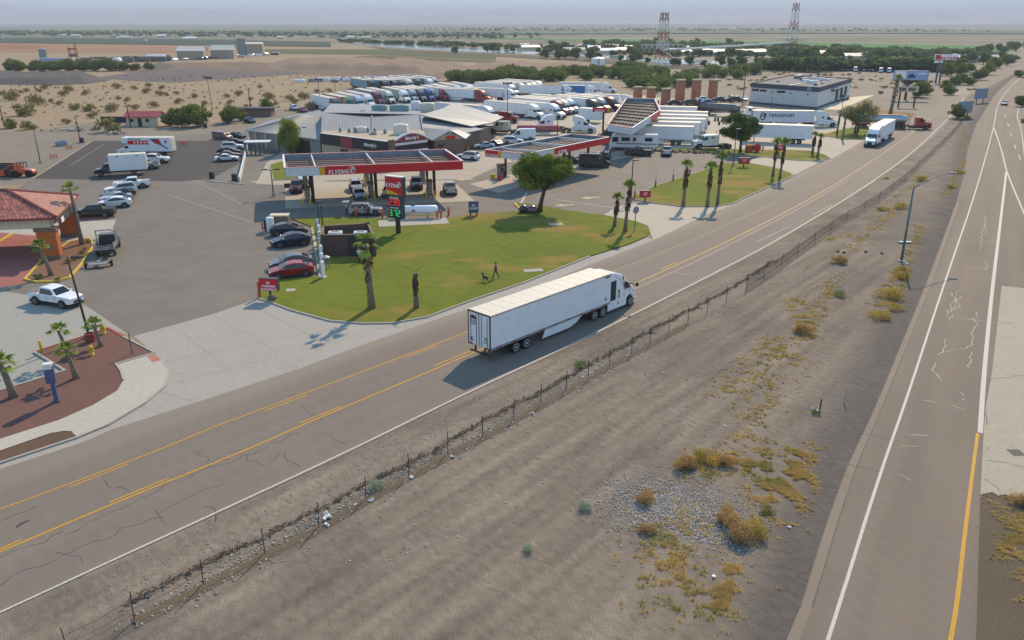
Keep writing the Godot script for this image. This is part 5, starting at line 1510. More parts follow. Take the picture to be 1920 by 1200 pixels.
func build_cars() -> void:
	var g := "cars parked on the far side of the motel lot"
	var put := func(kind: String,paint: String,label: String,front: Vector2,rear: Vector2,group: String,bed := "black_plastic") -> Node3D:
		return car(kind,paint,label,at((front + rear)*0.5,0.02),heading(rear,front),group,bed)
	car("pickup","white_paint","white crew cab pickup with dark bed cover on the motel drive",at(V(-44.75,-73.06),0.025),heading(V(-47.5,-74.49),V(-42.07,-72.43)),"","deck_grey")
	put.call("crossover","white_paint","white crossover nearest in the slanted row behind the portico",V(-61.79,-115.34),V(-57.05,-117.14),g)
	put.call("sedan","silver_paint","pale silver sedan second in the slanted row behind the portico",V(-62.95,-119.01),V(-59.1,-121.71),g)
	put.call("sedan","dark_grey_paint","dark grey sedan third in the slanted row behind the portico",V(-64.1,-121.71),V(-59.87,-124.94),g)
	put.call("suv","white_paint","white sport utility fourth in the slanted row behind the portico",V(-65.5,-124.94),V(-60.84,-127.89),g)
	put.call("pickup","white_paint","white pickup at the far end of the slanted row",V(-66.2,-129.64),V(-60.54,-131.89),g,"silver_paint")
	put.call("pickup","black_paint","black pickup parked against the red kerb beside the portico",V(-61.8,-109.55),V(-56.98,-110.53),g)
	put.call("pickup","white_paint","white pickup between the two box trucks",V(-67.36,-155.96),V(-72.96,-155.34),g)
	put.call("pickup","silver_paint","silver pickup half hidden behind the plain box truck",V(-71.47,-148.78),V(-67.19,-149.35),g)
	box_truck("navy_paint","plain_box","plain white box truck with dark blue cab",V(-74.72,-141.15),V(-66.53,-144.33))
	box_truck("white_paint","moving","white moving truck with red stripe and colourful mural on its box",V(-81.53,-165.21),V(-70.01,-165.21))
	var g2 := "cars in the bays west of the store"
	put.call("sedan","white_paint","white sedan nearest in the bays west of the store",V(-54.33,-158.5),V(-59.1,-157.22),g2)
	put.call("sedan","brown_paint","tan sedan second in the bays west of the store",V(-55.39,-162.47),V(-60.04,-161.12),g2)
	put.call("crossover","black_paint","black crossover third in the bays west of the store",V(-56.72,-166.62),V(-61.26,-165.21),g2)
	put.call("suv","white_paint","white sport utility in the bays west of the store",V(-58,-173.2),V(-62.8,-171.7),g2)
	put.call("sedan","black_paint","black sedan at the far end of the bays west of the store",V(-60.3,-180.4),V(-64.1,-179.5),g2)
	put.call("van","plum_paint","plum minivan parked apart west of the store",V(-66,-188.1),V(-70.5,-189.9),g2).scale = Vector3(0.85,0.68,0.9)
	put.call("sedan","green_dark_paint","dark green sedan beside the plum minivan",V(-63.4,-189.9),V(-67.6,-191.7),g2)
	put.call("sedan","dark_teal_paint","dark teal car by the bushes at the corner of the store",V(-68.9,-217.8),V(-75.1,-225.1),g2)
	put.call("sedan","red_paint","red car on the dirt behind the store",V(-61.9,-245.6),V(-66.5,-251.7),"cars on the dirt behind the store")
	put.call("suv","pale_blue_paint","pale blue car beside the red one on the dirt behind the store",V(-66,-250.2),V(-69.9,-256.5),"cars on the dirt behind the store")
	var g3 := "electric cars at the chargers"
	put.call("crossover","red_paint","red electric crossover nearest at the chargers",V(-26.48,-81.31),V(-21.69,-83.05),g3)
	put.call("crossover","grey_paint","grey electric crossover behind the red one at the chargers",V(-27.09,-84.44),V(-22.7,-86.09),g3)
	put.call("crossover","navy_paint","dark blue electric crossover alone in the middle of the chargers",V(-29.64,-93.78),V(-25.26,-95.78),g3)
	put.call("crossover","dark_grey_paint","charcoal electric crossover at the far end of the chargers, nose to the posts",V(-26.69,-100.55),V(-31.33,-99.45),g3)
	var g4 := "cars at the front forecourt"
	put.call("pickup","dark_red_paint","dark red pickup with its door open at the pumps",V(-34.17,-122.5),V(-36.28,-134.22),g4)
	part("open_door",box_mesh(Vector3(0.3,0.95,1.45),Vector3(0.1,0.75,1.0)),M["dark_red_paint"],get_node("pickup_truck_%03d" % (used_names["pickup_truck"] - 1)))
	put.call("pickup","white_paint","white pickup behind the dark red one at the pumps",V(-34.49,-130.98),V(-37.52,-140.63),g4)
	put.call("suv","silver_paint","silver sport utility with roof rack at the middle pumps",V(-24.56,-124.94),V(-26.81,-132.81),g4)
	put.call("sedan","pale_blue_paint","light blue sedan in front of the silver sport utility at the middle pumps",V(-23.06,-119.39),V(-25.04,-126.61),g4)
	put.call("sedan","silver_paint","silver car half hidden behind the price sign",V(-19.41,-120.15),V(-19.86,-129.64),g4)
	put.call("pickup","navy_paint","dark navy pickup facing us under the canopy",V(-15.14,-125.35),V(-16.78,-136.62),g4)
	put.call("pickup","silver_paint","silver pickup with its bed towards us at the end pumps",V(-10.69,-130.98),V(-9.38,-122.5),g4)
	var suv: Node3D = put.call("suv","silver_paint","silver sport utility with doors and tailgate open beside the lawn",V(-18.59,-111.53),V(-23.36,-111.2),g4)
	part("tailgate",box_mesh(Vector3(-2.75,1.95,0),Vector3(0.9,0.08,1.5)),M["silver_paint"],suv)
	part("open_door",box_mesh(Vector3(0.9,0.95,1.42),Vector3(0.09,0.8,0.95)),M["silver_paint"],suv)
	part("open_door",box_mesh(Vector3(-0.35,0.95,1.42),Vector3(0.09,0.8,0.95)),M["silver_paint"],suv)
	var g5 := "cars by the store entrance"
	put.call("suv","white_paint","white sport utility crossing in front of the store entrance",V(-10.78,-160.46),V(-6.82,-158.5),g5)
	put.call("sedan","pale_blue_paint","pale blue sedan parked by the store entrance",V(-7.8,-174),V(-4.4,-174.8),g5)
	put.call("sedan","dark_grey_paint","charcoal sedan parked right of the pale blue one by the store",V(-5.1,-178.7),V(-2.3,-175.6),g5)
	put.call("suv","white_paint","small white car before the tall white van",V(2.2,-181.2),V(-1.7,-181.2),g5)
	put.call("van","white_paint","tall white cargo van behind the second canopy",V(-0.4,-188.1),V(5.6,-188.1),g5)
	put.call("van","black_paint","black van with pale hood at the second canopy",V(17.92,-151.1),V(13.44,-151.1),"cars at the second canopy")
	put.call("crossover","black_paint","black crossover behind the black van at the second canopy",V(19.07,-158.5),V(15.89,-159.8),"cars at the second canopy")
	put.call("sedan","black_paint","black car half hidden at the last pump of the second canopy",V(13.69,-154.11),V(11.37,-156.59),"cars at the second canopy")
	put.call("pickup","green_dark_paint","dark green pickup at the recreation lane beside the motorhome",V(24.15,-165.21),V(28.14,-164.52),"vehicles at the recreation lane")
	put.call("pickup","silver_paint","silver pickup with black canopy seen from behind, right of the motorhome",V(33,-170.2),V(31.37,-161.12),"vehicles at the recreation lane")
	var g6 := "cars at the warehouse"
	put.call("sedan","brown_paint","tan car alone left of the warehouse",V(75.2,-285.1),V(72.9,-287),g6)
	put.call("suv","dark_grey_paint","dark car first of three beside the warehouse",V(77.1,-283.1),V(77.7,-291.1),g6)
	put.call("sedan","cream_paint","cream car second of three beside the warehouse",V(79.1,-283.1),V(79.8,-291.1),g6)
	put.call("sedan","white_paint","white car third of three beside the warehouse",V(81,-281.1),V(82.1,-291.1),g6)
	put.call("pickup","white_paint","white pickup by the warehouse loading doors, nearer one",V(109,-279.2),V(114.4,-285.1),g6)
	put.call("pickup","silver_paint","silver pickup by the warehouse loading doors, farther one",V(114,-285.1),V(120,-291.1),g6)
	put.call("sedan","silver_paint","pale car driving on the highway bend",V(158.1,-261.4),V(169,-279.2),"cars on the highway")
	put.call("sedan","brown_paint","dark car at the top of the highway bend",V(244.1,-393.3),V(260,-416.8),"cars on the highway")
	for q in [["white box truck on the flat beyond the warehouse",V(184.6,-443.1),V(196.2,-473)],["white camper van left of the blue billboard",V(196.6,-438.5),V(203.8,-457.6)],["white truck just behind the blue billboard",V(196.9,-429.6),V(210.8,-462.6)]]:
		put.call("van","white_paint",q[0],q[1],q[2],"vehicles on the flat beyond the warehouse")
	var rv := thing("motorhome","white motorhome with dark windows at the fuel lane","motorhome",at((V(21.3,-173.2) + V(31.3,-173.2))*0.5,0.02),heading(V(31.1,-172.5),V(21.4,-174)))
	part("body",cached("rv",func(b: Mb): b.body(vecs([5.2,0.5,5.2,1.2,5.05,1.6,4.7,3.0,4.4,3.25,-5.1,3.3,-5.2,3.1,-5.2,0.5]),func(_x,_y): return 1.22,0.12)),M["white_paint"],rv)
	for s in [1.0,-1.0]:
		for q in [[3.9,2.2,1.3,1.0],[1.7,2.3,1.8,0.8],[-0.2,2.3,0.7,0.7],[-3.2,2.3,1.6,0.8]]:
			part("window",box_mesh(Vector3(q[0],q[1],s*1.225),Vector3(q[2],q[3],0.03)),M["glass_dark"],rv)
		part("stripe",box_mesh(Vector3(-0.6,1.35,s*1.226),Vector3(8.6,0.2,0.02)),M["grey_paint"],rv)
		for x in [3.4,-2.9]:
			add_wheel(rv,x,s*1.05,0.46,0.3)
	part("windshield",cached("rvscreen",func(b: Mb): b.quad(Vector3(5.1,1.65,-1.0),Vector3(4.78,2.85,-1.0),Vector3(4.78,2.85,1.0),Vector3(5.1,1.65,1.0))),M["glass_dark"],rv)
	part("roof_vent",box_mesh(Vector3(0.6,3.42,0),Vector3(1.2,0.3,0.9)),M["white_paint"],rv)
	part("awning",box_mesh(Vector3(-1,3.1,1.29),Vector3(5,0.16,0.14)),M["sign_white"],rv)
	var mc := thing("motorcycle","red and white motorcycle standing between the second canopy and the motorhome","motorcycle",Vector3(20.05,0,-165.21),1.0)
	for x in [-0.8,0.8]:
		add_wheel(mc,x,0.0,0.34,0.16)
	part("body",cached("motobody",func(b: Mb): b.body(vecs([0.7,0.8,0.55,1.25,0.2,1.05,-0.4,0.95,-0.95,1.15,-0.9,0.75,-0.3,0.4,0.3,0.4]),func(_x,_y): return 0.24,0.06)),M["red_paint"],mc)
	part("fairing",box_mesh(Vector3(0.62,1.25,0),Vector3(0.12,0.5,0.5)),M["white_paint"],mc)
	part("case",box_mesh(Vector3(-0.75,0.85,0),Vector3(0.5,0.4,0.9)),M["white_paint"],mc)
func box_truck(cab: String,kind: String,label: String,front: Vector2,rear: Vector2) -> void:
	var o := thing("box_truck",label,"box truck",at(front,0.02),heading(rear,front),"box trucks in the motel lot")
	var n := front.distance_to(rear)
	part("cab",cached("boxcab",func(b: Mb): b.body(vecs([0.0,0.5,0.0,1.05,-0.3,1.25,-1.2,1.4,-1.9,2.15,-2.2,2.25,-2.75,2.25,-2.75,0.5]),func(x,y): return lerpf(0.85,1.0,clampf(-x,0,1)) - maxf(0.0,y - 1.4)*0.15,0.08)),M[cab],o)
	part("windshield",cached("boxscreen",func(b: Mb): b.quad(Vector3(-1.24,1.46,0.8),Vector3(-1.84,2.12,0.74),Vector3(-1.84,2.12,-0.74),Vector3(-1.24,1.46,-0.8))),M["glass_dark"],o)
	for s in [1.0,-1.0]:
		part("side_window",box_mesh(Vector3(-2.15,1.78,s*0.98),Vector3(0.75,0.5,0.06)),M["glass_dark"],o)
		part("headlight",box_mesh(Vector3(-0.05,0.95,s*0.66),Vector3(0.14,0.2,0.28)),M["lamp_clear"],o)
		add_wheel(o,-1.1,s*0.86,0.4,0.24)
		add_wheel(o,-n + 2.3,s*0.95,0.42,0.24,"rim",true)
	part("frame",box_mesh(Vector3(-n*0.5 - 0.3,0.72,0),Vector3(n - 1.2,0.24,1.2)),M["frame_dark"],o)
	var b := Mb.new()
	b.box(Vector3(-(n + 2.7)/2,2.32,0),Vector3(n - 2.7,2.75,2.4))
	if kind == "moving":
		b.box(Vector3(-2.1,3.15,0),Vector3(1.3,1.05,2.4))
	var bx := part("box",b.done(),M["trailer_white"],o)
	part("roof",box_mesh(Vector3(-(n + 2.7)/2,3.71,0),Vector3(n - 2.8,0.03,2.34)),M["trailer_roof"],bx)
	part("door",box_mesh(Vector3(-n - 0.02,2.3,0),Vector3(0.04,2.4,2.1)),M["trailer_roof" if kind != "moving" else "cream_paint"],bx)
	if kind == "plain_box":
		for x in [-4.2,-n + 1.4]:
			part("vent",box_mesh(Vector3(x,3.45,1.21),Vector3(0.3,0.18,0.03)),M["print_black"],bx)
			part("vent",box_mesh(Vector3(x,3.45,-1.21),Vector3(0.3,0.18,0.03)),M["print_black"],bx)
		return
	for s in [1.0,-1.0]:
		part("stripe",box_mesh(Vector3(-4.9,2.75,s*1.21),Vector3(4.4,0.8,0.02)),M["sign_red"],bx)
		var t := Mb.new()
		for k in 5:
			t.box(Vector3(-6.9 + 0.7*k,2.76,s*1.226),Vector3(0.4,0.3,0.01))
		part("print",t.done(),M["sign_white"],bx)
		part("print",box_mesh(Vector3(-4.2,3.42,s*1.21),Vector3(2.6,0.2,0.02)),M["print_teal"],bx)
		var w := Mb.new()
		w.slab(vecs([-7.3,3.5,-8.2,2.6,-9.3,2.2,-10.6,1.4,-10.9,1.5,-9.6,2.4,-9.2,3.5]),s*1.21 - 0.01,s*1.21 + 0.01)
		part("mural",w.done(),M["mural_blue"],bx)
		w = Mb.new()
		w.lathe(Vector3(-8.8,2.95,s*1.22),[Vector2(0.52,-0.012),Vector2(0.52,0.012)],16,Basis(Vector3.RIGHT,PI/2))
		w.box(Vector3(-10.5,2.9,s*1.22),Vector3(0.4,0.6,0.02))
		part("mural",w.done(),M["sign_red"],bx)
# ---------------------------------------------------------------- buildings
func plate(b: Mb,p: Array,thick := 0.22) -> void:
	var d := Vector3(0,-thick,0)
	for k in range(1,p.size() - 1):
		b.up_tri(p[0],p[k],p[k + 1])
		b.tri(p[0] + d,p[k + 1] + d,p[k] + d)
	for k in p.size():
		var a: Vector3 = p[k]
		var e: Vector3 = p[(k + 1) % p.size()]
		b.quad(a,a + d,e + d,e)
func panel(b: Mb,p: Vector2,q: Vector2,y0: float,y1: float,off: float,thick: float,t0 := 0.0,t1 := 1.0) -> void:
	var d := (q - p).normalized()
	var n := Vector2(-d.y,d.x)*off
	var u := p.lerp(q,t0)
	var w := p.lerp(q,t1)
	b.box(at((u + w)*0.5 + n,(y0 + y1)*0.5),Vector3(u.distance_to(w),y1 - y0,thick),Basis(Vector3.UP,atan2(-d.y,d.x)))
func panel_mesh(p: Vector2,q: Vector2,y0: float,y1: float,off: float,thick: float,t0 := 0.0,t1 := 1.0) -> ArrayMesh:
	var b := Mb.new()
	panel(b,p,q,y0,y1,off,thick,t0,t1)
	return b.done()
func write_on(text: String,height: float,mat: Material,parent: Node,p: Vector2,q: Vector2,t: float,y: float,off: float,slant := 0.0) -> Node3D:
	var d := (q - p).normalized()
	return lettering(text,height,mat,parent,at(p.lerp(q,t) + Vector2(-d.y,d.x)*off,y),Basis(Vector3.UP,atan2(-d.y,d.x)),true,slant)
func build_station() -> void:
	var o := thing("store_building","grey roofed truck stop store with dark fascia, red arch and hipped metal roofs","building")
	var wall := func(called: String,poly: Array,h: float,mat: String) -> Node:
		var b := Mb.new()
		b.prism(PackedVector2Array(poly),0.0,h)
		return part(called,b.done(),M[mat],o)
	var west: Node = wall.call("wall",[V(-58.2,-177.6),V(-39.19,-163.43),V(-42.4,-181.1),V(-49,-185.6),V(-58.1,-194.4)],3.3,"stucco_grey")
	wall.call("wall",[V(-38.8,-164.11),V(-18.48,-165.77),V(-20.2,-178),V(-35,-205.2),V(-42.4,-182.3)],4.5,"stucco_tan")
	var east: Node = wall.call("wall",[V(-19,-174.1),V(-10.9,-170.8),V(-7.1,-177.9),V(-4.9,-185.5),V(-16.3,-194.3),V(-20.8,-186.1)],3.5,"stucco_brown")
	wall.call("wall",[V(-15.82,-162.71),V(-9.89,-165.05),V(-11.6,-172.2),V(-18.1,-170.6)],3.35,"stucco_brown")
	var roof := func(p: Array,label := "") -> Node:
		var b := Mb.new()
		plate(b,p)
		return part("roof",b.done(),M["standing_seam"],o,label)
	roof.call([Vector3(-59,3.5,-177.9),Vector3(-49.7,5.6,-187.1),Vector3(-43.4,5.6,-186),Vector3(-38.28,3.5,-162.38)])
	roof.call([Vector3(-59,3.5,-177.9),Vector3(-59.1,3.4,-196.8),Vector3(-52.4,3.4,-221.5),Vector3(-43.4,5.6,-186),Vector3(-49.7,5.6,-187.1)])
	var c1: Node = roof.call([Vector3(-39.09,4.7,-165),Vector3(-42.4,6.9,-181.5),Vector3(-32,6.9,-184.9),Vector3(-28.73,4.72,-165.26)])
	var c2: Node = roof.call([Vector3(-28.75,4.7,-165.33),Vector3(-31.9,6.92,-184.7),Vector3(-20.1,6.9,-177.7),Vector3(-18.47,4.7,-166.68)])
	roof.call([Vector3(-42.4,6.9,-181.5),Vector3(-51,4.4,-228.9),Vector3(-24.9,4.4,-222.9),Vector3(-20.1,6.9,-177.7),Vector3(-32,6.9,-184.9)])
	roof.call([Vector3(-20.1,6.75,-178.6),Vector3(-16.5,6.6,-193.8),Vector3(-4.3,4.25,-186.2),Vector3(-8.9,4.25,-178.8)])
	roof.call([Vector3(-16.5,6.62,-193.6),Vector3(-16.9,4.2,-234.1),Vector3(-2,4.2,-197.6),Vector3(-4.3,4.27,-186.1)])
	roof.call([Vector3(-19.3,4.4,-174.3),Vector3(-20.3,6.2,-181),Vector3(-8.9,4,-179.9),Vector3(-6.4,3.65,-178.5),Vector3(-10.7,3.6,-171.4)])
	roof.call([Vector3(-18.1,3.6,-165.97),Vector3(-19.4,4.42,-175.1),Vector3(-12.75,4.85,-167.2),Vector3(-16.08,3.5,-161.99)])
	roof.call([Vector3(-12.75,4.85,-167.2),Vector3(-11.4,4.4,-171.6),Vector3(-8.8,3.55,-170.5),Vector3(-9.52,3.5,-164.32)])
	for q in [[Vector3(-39.06,4.72,-164.84),Vector3(-42.4,6.92,-181.3)],[Vector3(-31.9,6.95,-184.4),Vector3(-28.67,4.76,-164.86)],[Vector3(-20.1,6.94,-177.4),Vector3(-18.43,4.74,-166.36)]]:
		var b := Mb.new()
		b.tube([q[0] + Vector3(0,0.1,0),q[1] + Vector3(0,0.1,0)],[0.16],6)
		part("ridge_cap",b.done(),M["galvanised"],o)
	for q in [[Vector3(-59,3.5,-177.9),Vector3(-38.28,3.5,-162.38),Vector3(-49.7,5.6,-187.1),Vector3(-43.4,5.6,-186),26,c1],[Vector3(-39.09,4.7,-165),Vector3(-28.76,4.7,-165.41),Vector3(-42.4,6.9,-181.5),Vector3(-32,6.9,-184.9),18,c1],[Vector3(-28.75,4.7,-165.33),Vector3(-18.47,4.7,-166.68),Vector3(-31.9,6.92,-184.7),Vector3(-20.1,6.9,-177.7),18,c2]]:
		var b := Mb.new()
		for k in int(q[4]):
			var t: float = (k + 0.5)/q[4]
			b.tube([q[0].lerp(q[1],t) + Vector3(0,0.03,0),q[2].lerp(q[3],t) + Vector3(0,0.03,0)],[0.05],4,false)
		part("roof_seam",b.done(),M["galvanised"],q[5])
	var gl: Vector2 = V(-16.04,-162.71)
	var gr: Vector2 = V(-9.69,-165.44)
	var b := Mb.new()
	var top := at(gl.lerp(gr,0.5),4.75)
	var gn := Vector2((gr - gl).y,-(gr - gl).x).normalized()*-0.12
	b.tri(at(gl + gn,3.3),top + Vector3(gn.x,0,gn.y),at(gr + gn,3.3))
	var gable: Node = part("gable",b.done(),M["stucco_tan"],o)
	part("sign",panel_mesh(gl,gr,3.45,4.15,0.2,0.12,0.4,0.68),M["sign_red"],gable)
	for k in 3:
		part("window",panel_mesh(gl,gr,0.1,2.5,0.1,0.1,0.14 + 0.26*k,0.32 + 0.26*k),M["glass_dark"],o)
	var f0: Vector2 = V(-38.39,-161.05)
	var f1: Vector2 = V(-23.15,-149.08)
	var f2: Vector2 = V(-22.11,-150.13)
	var f3: Vector2 = V(-16.56,-155.59)
	var box_wall: Node = wall.call("wall",[f0,f1,f2,f3,V(-18.45,-167.74),V(-39.75,-169.5)],4.86,"stucco_tan")
	part("fascia",panel_mesh(f0,f1,2.95,5.05,0.1,0.24),M["fascia_dark"],o)
	part("fascia_panel",panel_mesh(f0,f1,2.8,5.1,0.2,0.16,0.32,0.5),M["sign_maroon"],o)
	var s1 := write_on("Wendy's",0.62,M["sign_white"],o,f0,f1,0.76,4.0,0.24,0.12)
	part("pillar",panel_mesh(f1,f2,0.0,5.3,0.06,0.3),M["stucco_brown"],o)
	var ab := Mb.new()
	var rim := Mb.new()
	var d := (f3 - f2).normalized()
	var nn := Vector2(-d.y,d.x)*0.16
	for k in 14:
		var t0 := k/14.0
		var t1 := (k + 1)/14.0
		var y0 := 5.0 + 1.15*sin(PI*t0)
		var y1 := 5.0 + 1.15*sin(PI*t1)
		ab.quad(at(f2.lerp(f3,t0) + nn,4.55),at(f2.lerp(f3,t0) + nn,y0),at(f2.lerp(f3,t1) + nn,y1),at(f2.lerp(f3,t1) + nn,4.55))
		rim.tube([at(f2.lerp(f3,t0) + nn,y0),at(f2.lerp(f3,t1) + nn,y1)],[0.17],6)
		rim.quad(at(f2.lerp(f3,t0) - nn*4.0,y0),at(f2.lerp(f3,t1) - nn*4.0,y1),at(f2.lerp(f3,t1) + nn,y1),at(f2.lerp(f3,t0) + nn,y0))
	var arch: Node = part("arch",ab.done(),M["sign_maroon"],o)
	part("rim",rim.done(),M["fascia_white"],arch)
	write_on("Wendy's",0.6,M["sign_white"],o,f2,f3,0.52,5.25,0.26,0.1)
	part("fascia_white",panel_mesh(f2,f3,4.1,4.55,0.16,0.2),M["fascia_white"],o)
	part("fascia",panel_mesh(f2,f3,3.0,4.1,0.14,0.2),M["fascia_dark"],o)
	part("fascia_white",panel_mesh(f2,f3,2.7,3.0,0.2,0.24),M["fascia_white"],o)
	for k in 5:
		part("window",panel_mesh(f2,f3,0.3,2.6,0.03,0.1,0.04 + 0.19*k,0.2 + 0.19*k),M["glass_dark"],o)
	for k in 4:
		part("window",panel_mesh(f0,f1,0.6,2.5,0.03,0.1,0.3 + 0.17*k,0.42 + 0.17*k),M["glass_dark"],o)
	for k in 4:
		part("pier",panel_mesh(V(-58.2,-177.6),V(-39.19,-163.43),0.0,3.3,0.16,0.4,0.1 + 0.15*k,0.13 + 0.15*k),M["stucco_tan"],west)
	part("door",panel_mesh(V(-58.2,-177.6),V(-39.19,-163.43),0.0,2.9,0.05,0.14,0.66,0.86),M["frame_dark"],west)
	for q in [[V(-35.1,-164.27),0.5,0.8],[V(-33.09,-163.45),0.6,0.7],[V(-31.89,-163.45),0.7,0.9],[V(-30.85,-164.27),2.2,1.0],[V(-29.29,-163.45),0.6,0.9],[V(-27.75,-162.63),0.6,0.9],[V(-27.67,-160.21),1.4,0.4],[V(-25.57,-161.81),0.6,0.8],[V(-22.24,-161.01),2.8,1.9]]:
		var mb := Mb.new()
		mb.softbox(at(q[0],4.85 + q[2]*0.5),Vector3(q[1],q[2],q[1]*0.8),0.08)
		mb.lathe(at(q[0],4.85 + q[2]),[Vector2(q[1]*0.3,0),Vector2(q[1]*0.3,0.12)],10)
		part("roof_unit",mb.done(),M["cream_paint" if q[1] > 1.5 else "galvanised"],box_wall)
	var coping := Mb.new()
	panel(coping,f0,f1,5.05,5.14,0.06,0.5)
	part("coping",coping.done(),M["fascia_white"],box_wall)
	for q in [[V(-31.2,-191.3),3.4,2.2,"teal"],[V(-26.5,-191.3),4.4,2.2,"teal"],[V(-23.5,-198.5),2.2,2.4,"white"],[V(-20.6,-196),3.6,2.2,"cream"],[V(-34.2,-186.7),1.8,1.4,"grey"]]:
		var mb := Mb.new()
		mb.softbox(at(q[0],5.4 + q[2]*0.5),Vector3(q[1],q[2],2.4),0.1)
		mb.box(at(q[0],5.4 + q[2] + 0.05),Vector3(q[1]*0.6,0.12,1.5))
		part("roof_unit",mb.done(),M[{"teal": "unit_teal","white": "white_paint","cream": "cream_paint","grey": "galvanised"}[q[3]]],o)
	var k := 0
	for q in [V(-10,-171),V(-9.3,-170.2),V(-8.8,-172.5),V(-8.1,-174),V(-7.5,-176.3),V(-10.61,-166.62)]:
		k += 1
		bollard("bollard_red" if k % 2 else "bollard_yellow","short post guarding the store entrance",at(q),1.1,"posts at the store entrance")
	var sb := thing("sandwich_board","white and blue display board standing at the east end of the store","display board",Vector3(-8.4,0,-188.1))
	part("board",box_mesh(Vector3(0,1.2,0),Vector3(2.4,1.8,0.1)),M["sign_white"],sb)
	part("picture",box_mesh(Vector3(0.5,1.1,0.06),Vector3(1.0,1.2,0.02)),M["print_teal"],sb)
	part("leg",box_mesh(Vector3(0,0.15,0),Vector3(2.0,0.3,0.3)),M["steel_pole"],sb)
	var sh := thing("posts_shelter","small flat roofed shelter on grey posts west of the store","shelter",Vector3(-53.82,0,-166.62),0.1)
	part("roof",box_mesh(Vector3(0.6,2.5,-1.0),Vector3(5.2,0.16,3.0)),M["fascia_white"],sh)
	for i in 6:
		part("post",box_mesh(Vector3(-1.6 + 0.9*i,1.2,0.35),Vector3(0.28,2.4,0.28)),M["steel_pole"],sh)
	var wl := thing("low_wall","low pale wall running from the store corner along the bays","wall")
	var wp := [V(-61.4,-188.1),V(-55.5,-165.91),V(-48.71,-141.67),V(-47.2,-136.13)]
	for i in 3:
		part("wall_section",panel_mesh(wp[i],wp[i + 1],0.0,0.9,0.0,0.25),M["stucco_white"],wl)
func bollard(mat: String,label: String,pos: Vector3,h: float,group: String,r := 0.11) -> Node3D:
	var o := solo("bollard",cached("bollard%.2f%.2f" % [h,r],func(b: Mb): b.lathe(Vector3.ZERO,[Vector2(r,0),Vector2(r,h - 0.05),Vector2(r*0.6,h)],10),true),M[mat],label,"bollard",group)
	o.position = pos
	return o
func canopy(called: String,label: String,poly: Array,top: float,fh: float,edges: Array,cols: Array,deck: String,beams: int,axis: int) -> Node3D:
	var o := thing(called,label,"canopy",Vector3.ZERO,0.0,"fuel canopies")
	var n := poly.size()
	var b := Mb.new()
	b.prism(PackedVector2Array(poly),top - fh + 0.1,top - fh + 0.3,true)
	var dk: Node = part("deck",b.done(),M[deck],o)
	for i in n:
		var p: Vector2 = poly[i]
		var q: Vector2 = poly[(i + 1) % n]
		for e in edges[i]:
			part("fascia",panel_mesh(p,q,top - fh,top,0.0,0.14,e[0],e[1]),M[e[2]],o)
		part("fascia_cap",panel_mesh(p,q,top,top + 0.07,0.0,0.3),M["cap_pink" if i % 2 == 0 else "fascia_white"],o)
		b = Mb.new()
		for k in 8:
			panel(b,p,q,top - fh + 0.3,top - 0.05,-0.2,0.1,0.06 + 0.115*k,0.075 + 0.115*k)
		part("fascia_stay",b.done(),M["galvanised"],o)
	var a0: Vector2 = poly[axis]
	var a1: Vector2 = poly[(axis + 1) % n]
	var c0: Vector2 = poly[(axis + n - 1) % n]
	var c1: Vector2 = poly[(axis + 2) % n]
	for k in 7:
		var t := (k + 0.5)/7.0
		part("deck_rib",panel_mesh(a0.lerp(c0,t),a1.lerp(c1,t),top - fh + 0.3,top - fh + 0.5,0.0,0.5,0.02,0.98),M[deck],dk)
	for k in beams:
		var t := (k + 0.5)/beams
		part("beam",panel_mesh(a0.lerp(a1,t),c0.lerp(c1,t),top - 0.32,top - 0.08,0.0,0.16,0.01,0.99),M["fascia_white"],o)
	for c in cols:
		b = Mb.new()
		b.box(at(c,(top - fh)*0.5),Vector3(0.42,top - fh + 0.2,0.42))
		part("column",b.done(),M["fascia_dark"],o)
	return o
func pump(label: String,pos: Vector3,yaw: float,mat := "sign_red") -> void:
	var o := thing("fuel_pump",label,"fuel pump",pos,yaw,"fuel pumps")
	part("island",cached("island",func(b: Mb): b.softbox(Vector3(0,0.08,0),Vector3(1.5,0.16,3.4),0.05)),M["kerb_grey"],o)
	part("cabinet",cached("pumpbody",func(b: Mb): b.softbox(Vector3(0,1.15,0),Vector3(0.75,2.0,1.15),0.06)),M["pump_grey"],o)
	part("header",cached("pumphead",func(b: Mb): b.softbox(Vector3(0,2.35,0),Vector3(0.85,0.4,1.25),0.05)),M[mat],o)
	for s in [1.0,-1.0]:
		part("screen",cached("pumpscreen%d" % s,func(b: Mb): b.box(Vector3(s*0.385,1.55,0.1),Vector3(0.03,0.45,0.6))),M["print_black"],o)
		part("nozzle",cached("pumphose%d" % s,func(b: Mb): b.tube([Vector3(s*0.42,1.3,0.48),Vector3(s*0.55,0.7,0.55),Vector3(s*0.45,0.5,0.3)],[0.04],5)),M["black_plastic"],o)
	part("bin",cached("pumpbin",func(b: Mb): b.softbox(Vector3(0,0.55,1.25),Vector3(0.5,0.85,0.5),0.05)),M["black_plastic"],o)
